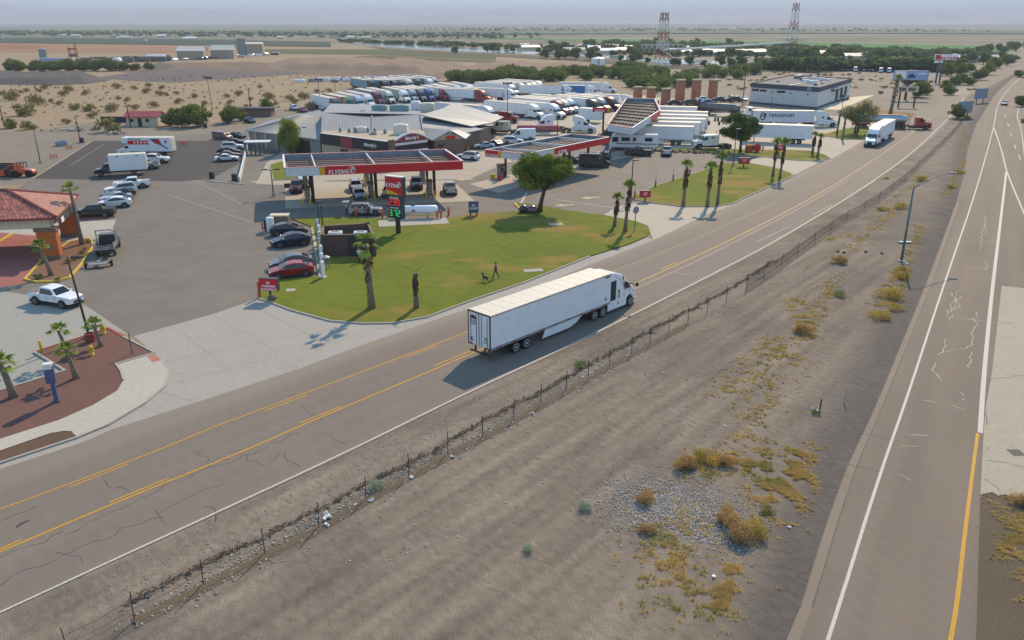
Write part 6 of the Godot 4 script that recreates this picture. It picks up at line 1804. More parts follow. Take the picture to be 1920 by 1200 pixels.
func wing_mark(parent: Node,centre: Vector3,basis: Basis,r: float) -> void:
	var b := Mb.new()
	b.tf = Transform3D(basis,centre)
	for k in 20:
		if k in [8,9,10,11]: continue
		var t0 := TAU*k/20
		var t1 := TAU*(k + 1)/20
		b.quad(Vector3(cos(t0)*r*0.84,sin(t0)*r*0.84,0),Vector3(cos(t0)*r,sin(t0)*r,0),Vector3(cos(t1)*r,sin(t1)*r,0),Vector3(cos(t1)*r*0.84,sin(t1)*r*0.84,0))
	b.box(Vector3(0.02*r,0.1*r,0),Vector3(r*0.22,r*1.5,0.02),Basis(Vector3(0,0,1),-0.35))
	b.box(Vector3(0,0.15*r,0),Vector3(r*1.3,r*0.22,0.02),Basis(Vector3(0,0,1),0.12))
	b.box(Vector3(-0.42*r,-0.5*r,0),Vector3(r*0.5,r*0.2,0.02),Basis(Vector3(0,0,1),-0.5))
	part("emblem",b.done(),M["sign_white"],parent)
func build_canopies() -> void:
	var nl: Vector2 = V(-32.8,-114.18)
	var nr: Vector2 = V(-7.52,-120.22)
	var br: Vector2 = V(-11.12,-131.93)
	var bl: Vector2 = V(-36.33,-126.35)
	var cols := [V(-30.42,-119.39),V(-21.4,-123.3),V(-12.37,-124.94),V(-33.49,-130.53),V(-23.98,-134.22),V(-14.69,-136.13)]
	var o := canopy("fuel_canopy","long red and white fuel canopy with white lettering, nearest the lawn",[nl,nr,br,bl],6.2,1.25,[[[0.0,0.185,"fascia_white"],[0.185,0.215,"sign_yellow"],[0.215,1.0,"sign_red"]],[[0.0,1.0,"sign_red"]],[[0.0,1.0,"fascia_inner"]],[[0.0,1.0,"fascia_inner"]]],cols,"deck_rust",3,0)
	write_on("FLYING",0.6,M["sign_white"],o,nl,nr,0.29,5.34,0.1,0.22)
	var d := (nr - nl).normalized()
	wing_mark(o,at(nl.lerp(nr,0.365) + Vector2(-d.y,d.x)*0.1,5.6),Basis(Vector3.UP,atan2(-d.y,d.x)),0.5)
	var names := ["nearest the price sign side, west end","in the middle front position","at the east end front position","at the west end behind","in the middle behind","at the east end behind"]
	for i in 6:
		pump("grey fuel pump under the long front canopy, %s" % names[i],at(cols[i] + Vector2(-0.75,0.35),0.02),heading(nl,bl) + PI/2,"stucco_brown")
		for s in 2:
			bollard("bollard_yellow","yellow bollard guarding a pump under the long front canopy",at(cols[i] + Vector2(-1.1 + 1.2*s,2.2),0.02),1.2,"yellow bollards at the front pumps")
	var a: Vector2 = V(-4.44,-132.67)
	var bb: Vector2 = V(2.32,-128.44)
	var c: Vector2 = V(17.94,-148.19)
	var cols2 := [V(-1.14,-140.12),V(2.63,-138.6),V(9.56,-145.97),V(10.78,-149.35),V(14.68,-153.5)]
	var o2 := canopy("fuel_canopy","second fuel canopy, white corner towards us, behind the round tree",[a,bb,c,a + (c - bb)],6.0,1.1,[[[0.0,0.32,"sign_red"],[0.32,0.4,"sign_yellow"],[0.4,1.0,"fascia_white"]],[[0.0,0.29,"fascia_white"],[0.29,0.31,"sign_yellow"],[0.31,1.0,"sign_red"]],[[0.0,1.0,"fascia_inner"]],[[0.0,1.0,"fascia_inner"]]],cols2,"deck_grey",3,1)
	write_on("FLYING",0.5,M["sign_white"],o2,a,bb,0.17,5.2,0.1,0.2)
	write_on("FLYING",0.55,M["sign_white"],o2,bb,c,0.4,5.2,0.1,0.2)
	var n2 := ["at its near end with a red bin","beside the near column","in its middle","just behind the middle one","by the black van"]
	for i in 5:
		pump("dark fuel pump under the second canopy, %s" % n2[i],at(cols2[i] + Vector2(-0.9,0.5),0.02),heading(bb,c) + PI/2,"stucco_brown")
	for q in [[V(-3.38,-138.6),"yellow crate on the island at the near end of the second canopy","bollard_yellow"],[V(-2.15,-137.6),"red bin beside the yellow crate at the second canopy","bollard_red"]]:
		var x := solo("island_bin",cached("islandbin",func(mb: Mb): mb.softbox(Vector3(0,0.45,0),Vector3(0.8,0.9,0.7),0.08)),M[q[2]],q[1],"bin")
		x.position = at(q[0],0.02)
	var p3 := [V(19.45,-163.37),V(23.46,-157.39),V(34.9,-191.1),V(38.5,-219.9),V(31.1,-221.5)]
	var o3 := canopy("fuel_canopy","large diesel canopy with dark ribbed deck above the row of trailers",p3,6.5,1.3,[[[0.0,1.0,"fascia_white"]],[[0.0,0.62,"fascia_white"],[0.62,1.0,"sign_red"]],[[0.0,1.0,"fascia_white"]],[[0.0,1.0,"fascia_inner"]],[[0.0,1.0,"fascia_inner"]]],[V(25.9,-189.9),V(29.9,-197.4),V(33.8,-206.6),V(37.5,-216.6),V(40.9,-227.7)],"deck_grey",0,1)
	for k in 9:
		var t := (k + 0.6)/9.5
		part("deck_rib",panel_mesh(p3[0].lerp(p3[4],t),p3[1].lerp(p3[2],minf(1.0,t*1.6)) if t < 0.62 else p3[2].lerp(p3[3],(t - 0.62)/0.4),5.62,5.95,0.0,0.5,0.02,0.98),M["deck_dark"],o3)
	var sg := thing("canopy_sign","red and yellow fascia sign on a dark post at the corner of the diesel canopy","sign",Vector3(22.1,0,-195.5))
	part("post",box_mesh(Vector3(0,2.9,0),Vector3(0.4,5.8,0.4)),M["fascia_dark"],sg)
	part("panel",box_mesh(Vector3(-0.9,6.1,0.1),Vector3(3.6,1.0,0.3)),M["sign_red"],sg)
	part("end_panel",box_mesh(Vector3(1.15,6.1,0.1),Vector3(0.5,1.0,0.3)),M["sign_yellow"],sg)
	lettering("DIESEL",0.55,M["sign_white"],sg,Vector3(-0.95,5.85,0.27),Basis())
func build_motel() -> void:
	var o := thing("motel_portico","orange columned motel portico with red clay tile roof","building")
	var k: Vector2 = V(-52.03,-88.22)
	var l: Vector2 = V(-55.73,-100.25)
	var left := (V(V(-57.8,-87.19).x,V(-57.8,-87.19).y) - k).normalized()
	var k2 := k + left*22.0
	var l2 := l + left*22.0
	var half := k.distance_to(l)*0.5
	var n: Vector2 = (k + l)*0.5 + left*half
	var n2: Vector2 = (k2 + l2)*0.5
	var hy := 5.0
	var ry := 7.1
	var b := Mb.new()
	plate(b,[at(k2,hy),at(n2,ry),at(n,ry),at(k,hy)],0.18)
	plate(b,[at(k,hy),at(n,ry),at(l,hy)],0.18)
	plate(b,[at(l,hy),at(n,ry),at(n2,ry),at(l2,hy)],0.18)
	var roof: Node = part("roof",b.done(),M["terracotta_dark"],o)
	var faces := [[k2,k,n2,n],[k,l,n,n],[l,l2,n,n2]]
	for fi in 3:
		var f: Array = faces[fi]
		var tb := Mb.new()
		var rows := 17
		for r in rows:
			var t := (r + 0.5)/rows
			var p0: Vector2 = f[0].lerp(f[2],t)
			var p1: Vector2 = f[1].lerp(f[3],t)
			var y := lerpf(hy,ry,t) + 0.09
			var m := int(p0.distance_to(p1)/0.42)
			var dirn := (p1 - p0).normalized()
			var up := (at(f[2].lerp(f[3],0.5),ry) - at(f[0].lerp(f[1],0.5),hy)).normalized()
			var x3 := Vector3(dirn.x,0,dirn.y)
			var nrm := up.cross(x3).normalized()
			if nrm.y < 0: nrm = -nrm
			for q in m:
				tb.col = lin(166,102,90)*rng.randf_range(0.6,1.35) if fi == 0 else lin(172,126,110)*rng.randf_range(0.85,1.12)
				var cc := at(p0.lerp(p1,(q + 0.5 + 0.5*(r % 2)*0.9)/(m + 0.5)),y)
				tb.box(cc,Vector3(0.34,0.09,half*1.15/rows),Basis(x3,nrm,x3.cross(nrm)).rotated(x3,0.09))
		var tm := part("roof_tile",tb.done(),M["tinted"],roof)
		tm.set_meta("kind","stuff")
	for q in [[k,n],[l,n],[n,n2]]:
		b = Mb.new()
		b.tube([at(q[0],hy + 0.16 if q[0] != n else ry + 0.16),at(q[1],ry + 0.16)],[0.2],6)
		part("ridge_tile",b.done(),M["terracotta_dark"],roof)
	var inn := (l - k).normalized()*0.9
	var kk := k + left*0.9 + inn
	var ll := l + left*0.9 - inn
	var kk2 := k2 + inn
	b = Mb.new()
	panel(b,kk2,kk,3.75,4.82,0.0,0.7)
	part("beam",b.done(),M["stucco_cream"],o)
	b = Mb.new()
	panel(b,ll + left*20.0,ll,3.9,4.82,0.0,0.7)
	part("beam",b.done(),M["stucco_cream"],o)
	part("beam",panel_mesh(kk,ll,4.0,4.8,0.0,0.6),M["stucco_cream"],o)
	part("sign_band",panel_mesh(k,l,3.95,4.7,0.0,0.12,0.12,0.82),M["sign_dark"],o)
	part("sign_panel",panel_mesh(k,l,4.05,4.62,0.05,0.12,0.14,0.24),M["sign_white"],o)
	for q in [[kk,0],[ll,1]]:
		var c: Vector2 = q[0] + left*0.6
		var yaw := atan2(-left.y,left.x)
		b = Mb.new()
		b.box(at(c,1.7),Vector3(2.1,3.4,1.0),Basis(Vector3.UP,yaw))
		var col: Node = part("column",b.done(),M["stucco_orange"],o)
		b = Mb.new()
		b.box(at(c,3.6),Vector3(2.4,0.4,1.2),Basis(Vector3.UP,yaw))
		part("capital",b.done(),M["stucco_brown"],col)
		b = Mb.new()
		b.box(at(c,0.25),Vector3(2.24,0.5,1.14),Basis(Vector3.UP,yaw))
		part("base",b.done(),M["stucco_brown"],col)
		if q[1] == 0:
			b = Mb.new()
			b.lathe(at(c + (k - l).normalized()*0.53,1.6),[Vector2(0.3,-0.03),Vector2(0.3,0.03)],16,Basis(Vector3.UP,yaw)*Basis(Vector3.RIGHT,PI/2))
			part("plaque",b.done(),M["sign_blue"],col)
func build_yard_structures() -> void:
	var e := thing("block_enclosure","roofless brown block enclosure on the lawn beside the chargers","enclosure")
	var c := [V(-22.09,-89.34),V(-18.14,-89.67),V(-16.24,-90.01),V(-16.26,-89.62),V(-17.75,-95.07),V(-22.97,-93.72)]
	for i in 6:
		var p: Vector2 = c[i]
		var q: Vector2 = c[(i + 1) % 6]
		part("wall",panel_mesh(p,q,0.0,2.7,0.0,0.22),M["block_brown"],e)
		part("coping",panel_mesh(p,q,2.7,2.76,0.0,0.27),M["stucco_brown"],e)
		var b := Mb.new()
		b.box(at(p,1.4),Vector3(0.4,2.85,0.4),Basis(Vector3.UP,heading(p,q)))
		part("pier",b.done(),M["block_brown"],e)
	part("gate",panel_mesh(c[0],c[1],0.1,2.5,0.13,0.06,0.72,0.99),M["fascia_dark"],e)
	var cab_names := ["white transformer cabinet inside the brown enclosure, rear one","white transformer cabinet inside the brown enclosure, front one","pale cabinet in the east corner of the brown enclosure"]
	var spots := [V(-21.34,-92.67),V(-20.54,-90.38),V(-18.25,-92.67)]
	for i in 3:
		var t := thing("transformer_cabinet",cab_names[i],"cabinet",at(spots[i]),0.1,"cabinets in the enclosure")
		part("body",cached("xfmr",func(b: Mb): b.softbox(Vector3(0,1.15,0),Vector3(1.7,2.3,1.0),0.06)),M["white_paint"],t)
		part("vent",cached("xfmrvent",func(b: Mb): b.box(Vector3(0,2.31,0),Vector3(0.9,0.03,0.28))),M["print_black"],t)
	var tw := [[V(42.4,-275.5),5.3,"short clay coloured round tower, westernmost"],[V(46.3,-271.8),5.4,"short clay coloured round tower, second from the west"],[V(50.2,-266.5),5.4,"short clay coloured round tower next to the tall ones"],[V(54.1,-263.1),8.4,"tall clay coloured round tower, westernmost of the tall three"],[V(60,-266.5),8.2,"tall clay coloured round tower, middle of the tall three"],[V(66.7,-271.8),7.8,"tall clay coloured round tower, easternmost"]]
	for t in tw:
		var o := thing("round_tower",t[2],"tower",at(t[0]),0.0,"clay coloured round towers")
		var b := Mb.new()
		b.lathe(Vector3.ZERO,[Vector2(1.6,0),Vector2(1.5,t[1] - 0.2)],20)
		part("shaft",b.done(true),M["clay_drum"],o)
		b = Mb.new()
		b.lathe(Vector3(0,t[1] - 0.2,0),[Vector2(1.66,0),Vector2(1.66,0.35),Vector2(1.45,0.5)],20)
		part("cap",b.done(),M["stucco_tan"],o)
		b = Mb.new()
		b.lathe(Vector3.ZERO,[Vector2(1.9,0),Vector2(1.9,0.3)],20)
		part("footing",b.done(),M["rubble"],o)
	var w0: Vector2 = V(80.3,-275.5)
	var w1: Vector2 = V(96.1,-256.5)
	var w2: Vector2 = V(123.3,-298.5)
	var w3 := w0 + (w2 - w1)
	var o := thing("warehouse","white flat roofed warehouse with dark roof band and three loading doors","building")
	var b := Mb.new()
	b.prism(PackedVector2Array([w0,w1,w2,w3]),0.0,6.3)
	part("wall",b.done(),M["stucco_white"],o)
	b = Mb.new()
	b.prism(PackedVector2Array([w0,w1,w2,w3]),6.3,6.42)
	var rf: Node = part("roof",b.done(),M["tar_roof"],o)
	var ring := [w0,w1,w2,w3]
	for i in 4:
		part("roof_band",panel_mesh(ring[i],ring[(i + 1) % 4],5.3,6.75,0.06,0.24),M["band_navy"],o)
		part("plinth",panel_mesh(ring[i],ring[(i + 1) % 4],0.0,0.7,0.04,0.12),M["tar_roof"],o)
	for q in [[0.02,0.13],[0.15,0.25],[0.41,0.53]]:
		part("window",panel_mesh(w0,w1,4.2,4.85,0.03,0.1,q[0],q[1]),M["glass_dark"],o)
	for q in [0.33,0.6,0.85]:
		part("wall_lamp",panel_mesh(w0,w1,4.1,4.5,0.1,0.2,q,q + 0.015),M["print_black"],o)
	for q in [[0.52,0.6],[0.66,0.74],[0.8,0.88]]:
		part("loading_door",panel_mesh(w1,w2,0.2,4.4,0.03,0.1,q[0],q[1]),M["print_black"],o)
	part("awning",panel_mesh(w1,w2,4.3,4.9,0.6,1.2,0.36,0.56),M["band_navy"],o)
	b = Mb.new()
	b.lathe(at(w0.lerp(w1,0.875) + ((w1 - w0).normalized().orthogonal()*-0.2),6.0),[Vector2(0.8,-0.04),Vector2(0.8,0.04)],18,Basis(Vector3.UP,heading(w0,w1))*Basis(Vector3.RIGHT,PI/2))
	part("emblem",b.done(),M["galvanised"],o)
	for i in 14:
		var t := Vector2(rng.randf_range(0.08,0.9),rng.randf_range(0.1,0.9))
		b = Mb.new()
		var s := rng.randf_range(0.6,2.4)
		b.softbox(at(w0 + (w1 - w0)*t.x + (w3 - w0)*t.y,6.42 + s*0.25),Vector3(s,s*0.5,s*0.8),0.08)
		part("roof_unit",b.done(),M[["galvanised","white_paint","tar_roof"][i % 3]],rf)
	part("roof_ridge",panel_mesh(w0.lerp(w1,0.55),w3.lerp(w2,0.75),6.42,6.6,0.0,0.5),M["galvanised"],rf)
	sheet("loading_apron",[V(96.4,-256.5),V(123.1,-297.4),V(137,-308.6),V(103,-254.9)],0.028,2.0,func(px,pz): return mixed(px,pz,lin(206,194,168),0.05),"concrete")
	sheet("dirt_patch",[V(101.8,-245.6),V(114.6,-256.5),V(121.6,-245.6),V(119,-237),V(113,-231.6),V(97.8,-231.6)],0.024,2.0,func(px,pz): return mixed(px,pz,lin(164,124,88),0.12),"dirt")
	var h := thing("red_roof_hut","small tan hut with red metal roof at the edge of the desert","hut",Vector3(-101.8,0,-213.2),0.05)
	part("wall",box_mesh(Vector3(4.0,1.25,-2.5),Vector3(8.0,2.5,5.0)),M["stucco_cream"],h)
	b = Mb.new()
	plate(b,[Vector3(-0.6,2.5,0.6),Vector3(-0.6,3.7,-2.5),Vector3(8.6,3.7,-2.5),Vector3(8.6,2.5,0.6)],0.12)
	plate(b,[Vector3(8.6,2.5,-5.6),Vector3(8.6,3.7,-2.5),Vector3(-0.6,3.7,-2.5),Vector3(-0.6,2.5,-5.6)],0.12)
	part("roof",b.done(),M["roof_red"],h)
	part("gable",cached("hutgable",func(m: Mb): m.slab(vecs([0.0,2.5,2.5,3.6,5.0,2.5]),0.0,8.0)),M["stucco_cream"],h).rotation.y = PI/2
	for q in [1.4,5.4]:
		part("window",box_mesh(Vector3(q,1.5,0.02),Vector3(0.9,0.8,0.08)),M["glass_dark"],h)
	part("door",box_mesh(Vector3(3.4,1.05,0.02),Vector3(1.0,2.1,0.08)),M["frame_dark"],h)
	var bw := solo("dark_fence",box_mesh(Vector3(-3.6,0.8,-0.4),Vector3(7.2,1.6,0.15)),M["frame_dark"],"dark screen fence beside the red roofed hut","fence")
	bw.position = Vector3(-105.7,0,-221.4)
	var sk := thing("roll_off_skip","dark open waste container at the west edge of the lot","waste container",Vector3(-92.62,0,-141.67),0.02)
	part("side",box_mesh(Vector3(0,1.15,1.2),Vector3(8.2,2.0,0.12)),M["dark_grey_paint"],sk)
	part("side",box_mesh(Vector3(0,1.15,-1.2),Vector3(8.2,2.0,0.12)),M["dark_grey_paint"],sk)
	part("end",box_mesh(Vector3(4.05,1.15,0),Vector3(0.12,2.0,2.3)),M["orange_paint"],sk)
	part("end",box_mesh(Vector3(-4.05,1.15,0),Vector3(0.12,2.0,2.3)),M["dark_grey_paint"],sk)
	part("floor",box_mesh(Vector3(0,0.2,0),Vector3(8.0,0.2,2.3)),M["frame_dark"],sk)
	part("rim",box_mesh(Vector3(0,2.2,1.2),Vector3(8.3,0.14,0.2)),M["frame_dark"],sk)
	var lf := thing("orange_loader","orange wheel loader parked against the dark waste container","loader",Vector3(-87.33,0,-141.15),PI + 0.1)
	part("body",cached("loaderbody",func(m: Mb): m.body(vecs([1.8,0.7,1.8,1.3,0.6,1.45,0.2,1.45,-1.6,1.3,-1.9,1.0,-1.9,0.6]),func(_x,_y): return 0.7,0.08)),M["orange_paint"],lf)
	part("arm",cached("loaderarm",func(m: Mb):
		for s in [0.55,-0.55]:
			m.tube([Vector3(0.1,1.5,s),Vector3(1.6,2.2,s),Vector3(3.0,1.2,s)],[0.12],6)),M["orange_paint"],lf)
	part("bucket",cached("loaderbucket",func(m: Mb): m.slab(vecs([2.9,0.3,2.9,1.5,3.6,1.2,3.9,0.3]),-1.0,1.0)),M["orange_paint"],lf)
	part("cab_guard",cached("loadercab",func(m: Mb):
		for x in [-0.5,0.6]:
			for s in [0.55,-0.55]:
				m.box(Vector3(x,1.95,s),Vector3(0.09,1.1,0.09))
		m.box(Vector3(0.05,2.5,0),Vector3(1.4,0.08,1.3))),M["frame_dark"],lf)
	for s in [1.0,-1.0]:
		for x in [1.2,-1.2]:
			add_wheel(lf,x,s*0.85,0.62,0.4,"tyre")
	var tt := thing("recovery_truck","recovery truck with silver rack and ladder deck parked beside the planted island","recovery truck",at((V(-47.52,-88.45) + V(-49.81,-95.52))*0.5,0.02),heading(V(-48.24,-88.89),V(-51.48,-98.91)))
	part("cab",cached("recocab",func(m: Mb): m.body(vecs([2.9,0.6,2.85,1.15,1.7,1.3,1.1,2.1,0.4,2.2,-0.1,2.2,-0.1,0.6]),func(x,y): return 1.0 - maxf(0,y - 1.3)*0.2,0.08)),M["dark_grey_paint"],tt)
	part("windshield",cached("recoscreen",func(m: Mb): m.quad(Vector3(1.68,1.36,-0.85),Vector3(1.14,2.05,-0.75),Vector3(1.14,2.05,0.75),Vector3(1.68,1.36,0.85))),M["glass_dark"],tt)
	part("rack",cached("recorack",func(m: Mb):
		for s in [1.05,-1.05]:
			m.box(Vector3(-0.3,1.7,s),Vector3(0.14,2.0,0.14))
			m.box(Vector3(-1.6,1.25,s),Vector3(2.6,0.5,0.08))
			m.box(Vector3(-2.8,1.3,s),Vector3(0.12,1.0,0.12))
		m.box(Vector3(-0.3,2.7,0),Vector3(0.14,0.14,2.2))
		m.box(Vector3(-0.3,2.2,0),Vector3(0.1,0.1,2.1))
		m.box(Vector3(-0.6,2.75,0.9),Vector3(0.8,0.08,0.3))),M["aluminium"],tt)
	part("deck",box_mesh(Vector3(-1.7,0.92,0),Vector3(3.0,0.12,2.0)),M["frame_dark"],tt)
	for i in 4:
		part("rung",box_mesh(Vector3(-0.9 - 0.7*i,1.02,0),Vector3(0.14,0.08,2.0)),M["galvanised"],tt)
	for s in [1.0,-1.0]:
		for x in [2.0,-1.9]:
			add_wheel(tt,x,s*0.92,0.42,0.26)
		part("headlight",box_mesh(Vector3(2.88,1.0,s*0.7),Vector3(0.1,0.18,0.3)),M["lamp_clear"],tt)
	var dl := thing("tow_dolly","low black tow dolly lying behind the recovery truck","dolly",at(V(-46.78,-85.67),0.02),heading(V(-46.78,-85.67),V(-50.97,-97.85)))
	part("axle",cached("dollyaxle",func(m: Mb): m.box(Vector3(0,0.38,0),Vector3(0.3,0.16,2.6))),M["frame_dark"],dl)
	part("tongue",cached("dollytongue",func(m: Mb): m.box(Vector3(1.2,0.4,0),Vector3(2.2,0.12,0.3))),M["frame_dark"],dl)
	part("plate",box_mesh(Vector3(0.3,0.56,0),Vector3(0.5,0.06,0.4)),M["aluminium"],dl)
	part("ramp",box_mesh(Vector3(-0.4,0.45,0),Vector3(0.8,0.08,2.0)),M["galvanised"],dl)
	for s in [1.0,-1.0]:
		add_wheel(dl,0.0,s*1.35,0.34,0.22)
	var bb := thing("billboard","wide blue and white billboard on a dark post beyond the tank trailer","billboard",Vector3(139.4,0,-289.1),-0.15)
	part("post",box_mesh(Vector3(0,3.4,0),Vector3(0.7,6.8,0.7)),M["dark_pole"],bb)
	part("board",box_mesh(Vector3(0.6,8.3,0),Vector3(11.6,3.2,0.5)),M["board_blue"],bb)
	part("picture",box_mesh(Vector3(-2.9,8.4,0.26),Vector3(3.6,2.6,0.03)),M["sign_white"],bb)
	part("picture",cached("bbcar",func(m: Mb): m.slab(vecs([-0.6,7.4,-0.4,8.0,0.2,8.8,1.2,8.9,1.9,8.1,2.3,7.5]),0.27,0.3)),M["print_blue"],bb)
	part("lettering",box_mesh(Vector3(4.2,8.9,0.26),Vector3(2.6,0.4,0.03)),M["sign_white"],bb)
	part("catwalk",box_mesh(Vector3(0.6,6.6,0.4),Vector3(11.4,0.12,0.7)),M["dark_pole"],bb)
	var sw := thing("roadside_sign","weathered tan sign on two legs below the blue billboard","sign",Vector3(127.3,0,-263.1),-0.1)
	for x in [-2.4,2.4]:
		part("leg",box_mesh(Vector3(x + 0.2,2.4,0),Vector3(0.4,4.8,0.4)),M["dark_pole"],sw)
	part("panel",box_mesh(Vector3(0,5.6,0),Vector3(6.4,1.8,0.3)),M["stucco_cream"],sw)
	for x in [-1.7,1.2]:
		part("lettering",box_mesh(Vector3(x,5.6,0.17),Vector3(2.2,1.1,0.04)),M["stucco_brown"],sw)
	var ps := thing("pylon_sign","tall red and white pylon sign above the trees at the road's end","sign",Vector3(191,0,-368.9),-0.1)
	for x in [-0.7,0.9]:
		part("post",box_mesh(Vector3(x,4.6,0),Vector3(0.6,9.2,0.6)),M["steel_pole"],ps)
	part("panel",box_mesh(Vector3(1.8,11.1,0),Vector3(9.6,2.4,0.6)),M["sign_white"],ps)
	part("emblem",box_mesh(Vector3(-1.6,11.1,0.32),Vector3(2.2,2.0,0.05)),M["sign_red"],ps)
	lettering("RV PARK",1.3,M["sign_red"],ps,Vector3(3.2,10.6,0.34),Basis())
	part("lower_panel",box_mesh(Vector3(-1.0,9.1,0),Vector3(3.6,0.9,0.4)),M["sign_white"],ps)
	for q in [[V(159.2,-277.3),"blue grey back of a billboard at the highway bend, farther of two",7.0],[V(129.2,-231.6),"blue grey back of a billboard by the road fence, nearer of two",6.6]]:
		var s := thing("billboard",q[1],"billboard",at(q[0]),0.5,"billboard backs")
		for x in [-1.8,1.8]:
			part("post",box_mesh(Vector3(x,1.8,0),Vector3(0.24,3.6,0.24)),M["dark_pole"],s)
		part("board",box_mesh(Vector3(0,3.1,0.1),Vector3(q[2],3.4,0.2)),M["board_back"],s)
		for i in 5:
			part("batten",box_mesh(Vector3(-q[2]/2 + 0.3 + i*(q[2] - 0.6)/4,3.1,0.24),Vector3(0.12,3.3,0.08)),M["board_back"],s)
# ---------------------------------------------------------------- plants
func crown_mesh(seed_: int,clumps: Array,per: int,leaf: float,tone: Color,other: Color,flat := 0.8) -> ArrayMesh:
	var r := RandomNumberGenerator.new()
	r.seed = seed_
	var v := PackedVector3Array()
	var n := PackedVector3Array()
	var c := PackedColorArray()
	for cl in clumps:
		var m: Vector3 = cl[0]
		var size: float = cl[1]
		var mix_ := r.randf()
		for i in int(per*size*size):
			var d := Vector3(r.randfn(),r.randfn()*flat,r.randfn()).normalized()
			var p := m + d*size*pow(r.randf(),0.3)*Vector3(1,flat,1)
			var a := Vector3(r.randfn(),r.randfn(),r.randfn()).normalized()*leaf*r.randf_range(0.7,1.3)
			var b := a.cross(d + Vector3(r.randfn(),r.randfn(),r.randfn())*0.5).normalized()*leaf*0.62
			if a.cross(b).dot(d + Vector3(0,0.3,0)) < 0.0: b = -b
			var fn := a.cross(b).normalized()
			var nn := (fn + d*0.3).normalized()
			var col := tone.lerp(other,clampf(mix_*0.7 + r.randf()*0.45,0,1))*r.randf_range(0.95,1.6)
			col.a = 1.0
			v.append_array([p - a,p + b,p + a,p - a,p + a,p - b])
			for k in 6:
				n.append(nn)
				c.append(col)
	var arr := []
	arr.resize(Mesh.ARRAY_MAX)
	arr[Mesh.ARRAY_VERTEX] = v
	arr[Mesh.ARRAY_NORMAL] = n
	arr[Mesh.ARRAY_COLOR] = c
	var me := ArrayMesh.new()
	me.add_surface_from_arrays(Mesh.PRIMITIVE_TRIANGLES,arr)
	return me
func clump_set(seed_: int,count: int,spread: Vector3,centre: Vector3,size: float) -> Array:
	var r := RandomNumberGenerator.new()
	r.seed = seed_
	var out := []
	for i in count:
		var d := Vector3(r.randfn(),r.randfn(),r.randfn()).normalized()*pow(r.randf(),0.4)
		out.append([centre + d*spread,size*r.randf_range(0.65,1.25)])
	return out
func trunk_mesh(h: float,r0: float,lean: Vector2,limbs: int,reach: float,rise: float,seed_: int) -> ArrayMesh:
	var r := RandomNumberGenerator.new()
	r.seed = seed_
	var b := Mb.new()
	var top := Vector3(lean.x,h,lean.y)
	b.tube([Vector3.ZERO,Vector3(lean.x*0.3,h*0.45,lean.y*0.3),top],[r0*1.25,r0*0.9,r0*0.75],8)
	for i in limbs:
		var t := TAU*i/limbs + r.randf()
		var e := top + Vector3(cos(t)*reach,rise*r.randf_range(0.6,1.1),sin(t)*reach)
		var mid_ := top.lerp(e,0.5) + Vector3(0,rise*0.15,0)
		b.tube([top,mid_,e],[r0*0.55,r0*0.32,r0*0.12],6)
		for k in 2:
			var e2 := e + Vector3(r.randfn()*reach*0.4,rise*0.3,r.randfn()*reach*0.4)
			b.tube([mid_,mid_.lerp(e2,0.6),e2],[r0*0.25,r0*0.14,r0*0.05],5)
	return b.done(true)
func palm_crown(seed_: int,fronds: int,length: float,droop: float,up: float) -> ArrayMesh:
	var r := RandomNumberGenerator.new()
	r.seed = seed_
	var b := Mb.new()
	for i in fronds:
		var t := TAU*i/fronds*2.4 + r.randf()*0.5
		var pitch := lerpf(up,-droop,pow(float(i)/fronds,1.2)) + r.randf_range(-0.15,0.15)
		var dir := Vector3(cos(t)*cos(pitch),sin(pitch),sin(t)*cos(pitch))
		var side := dir.cross(Vector3.UP).normalized()
		var nrm := side.cross(dir).normalized()
		var stem := dir*length*0.45
		b.col = lin(112,128,62)*r.randf_range(0.7,1.1)
		b.tube([Vector3.ZERO,stem],[0.03,0.02],4,false)
		b.col = lin(86,114,46).lerp(lin(140,150,70),r.randf())*r.randf_range(0.9,1.4)
		for k in 13:
			var a := (k - 6)/6.0*1.25
			var d := (dir*cos(a) + side*sin(a)).normalized()
			var l := length*(0.62 - 0.18*absf(a))*r.randf_range(0.85,1.1)
			var p1 := stem + d*l*0.55 + nrm*0.06*length*absf(a)
			var p2 := stem + d*l - Vector3(0,0.16*length,0)*r.randf_range(0.6,1.3)
			var w := d.cross(nrm).normalized()*length*0.052
			b.quad(stem - w*0.4,p1 - w,p1 + w,stem + w*0.4)
			b.tri(p1 - w,p2,p1 + w)
	return b.done()
func thin_fronds() -> ArrayMesh:
	var b := Mb.new()
	b.col = lin(96,110,54)
	for s in [1.0,-1.0]:
		var pts := []
		for k in 7:
			var t := k/6.0
			pts.append(Vector3(s*(0.1 + 1.0*t),0.2 + 1.1*t - 0.5*t*t,0))
		b.tube(pts,[0.035,0.03,0.02],4,false)
		for k in range(1,7):
			for q in [1.0,-1.0]:
				b.tri(pts[k] - Vector3(0.05,0,0),pts[k] + Vector3(s*0.12,0.04,q*0.16),pts[k] + Vector3(0.05,0,0))
	return b.done()
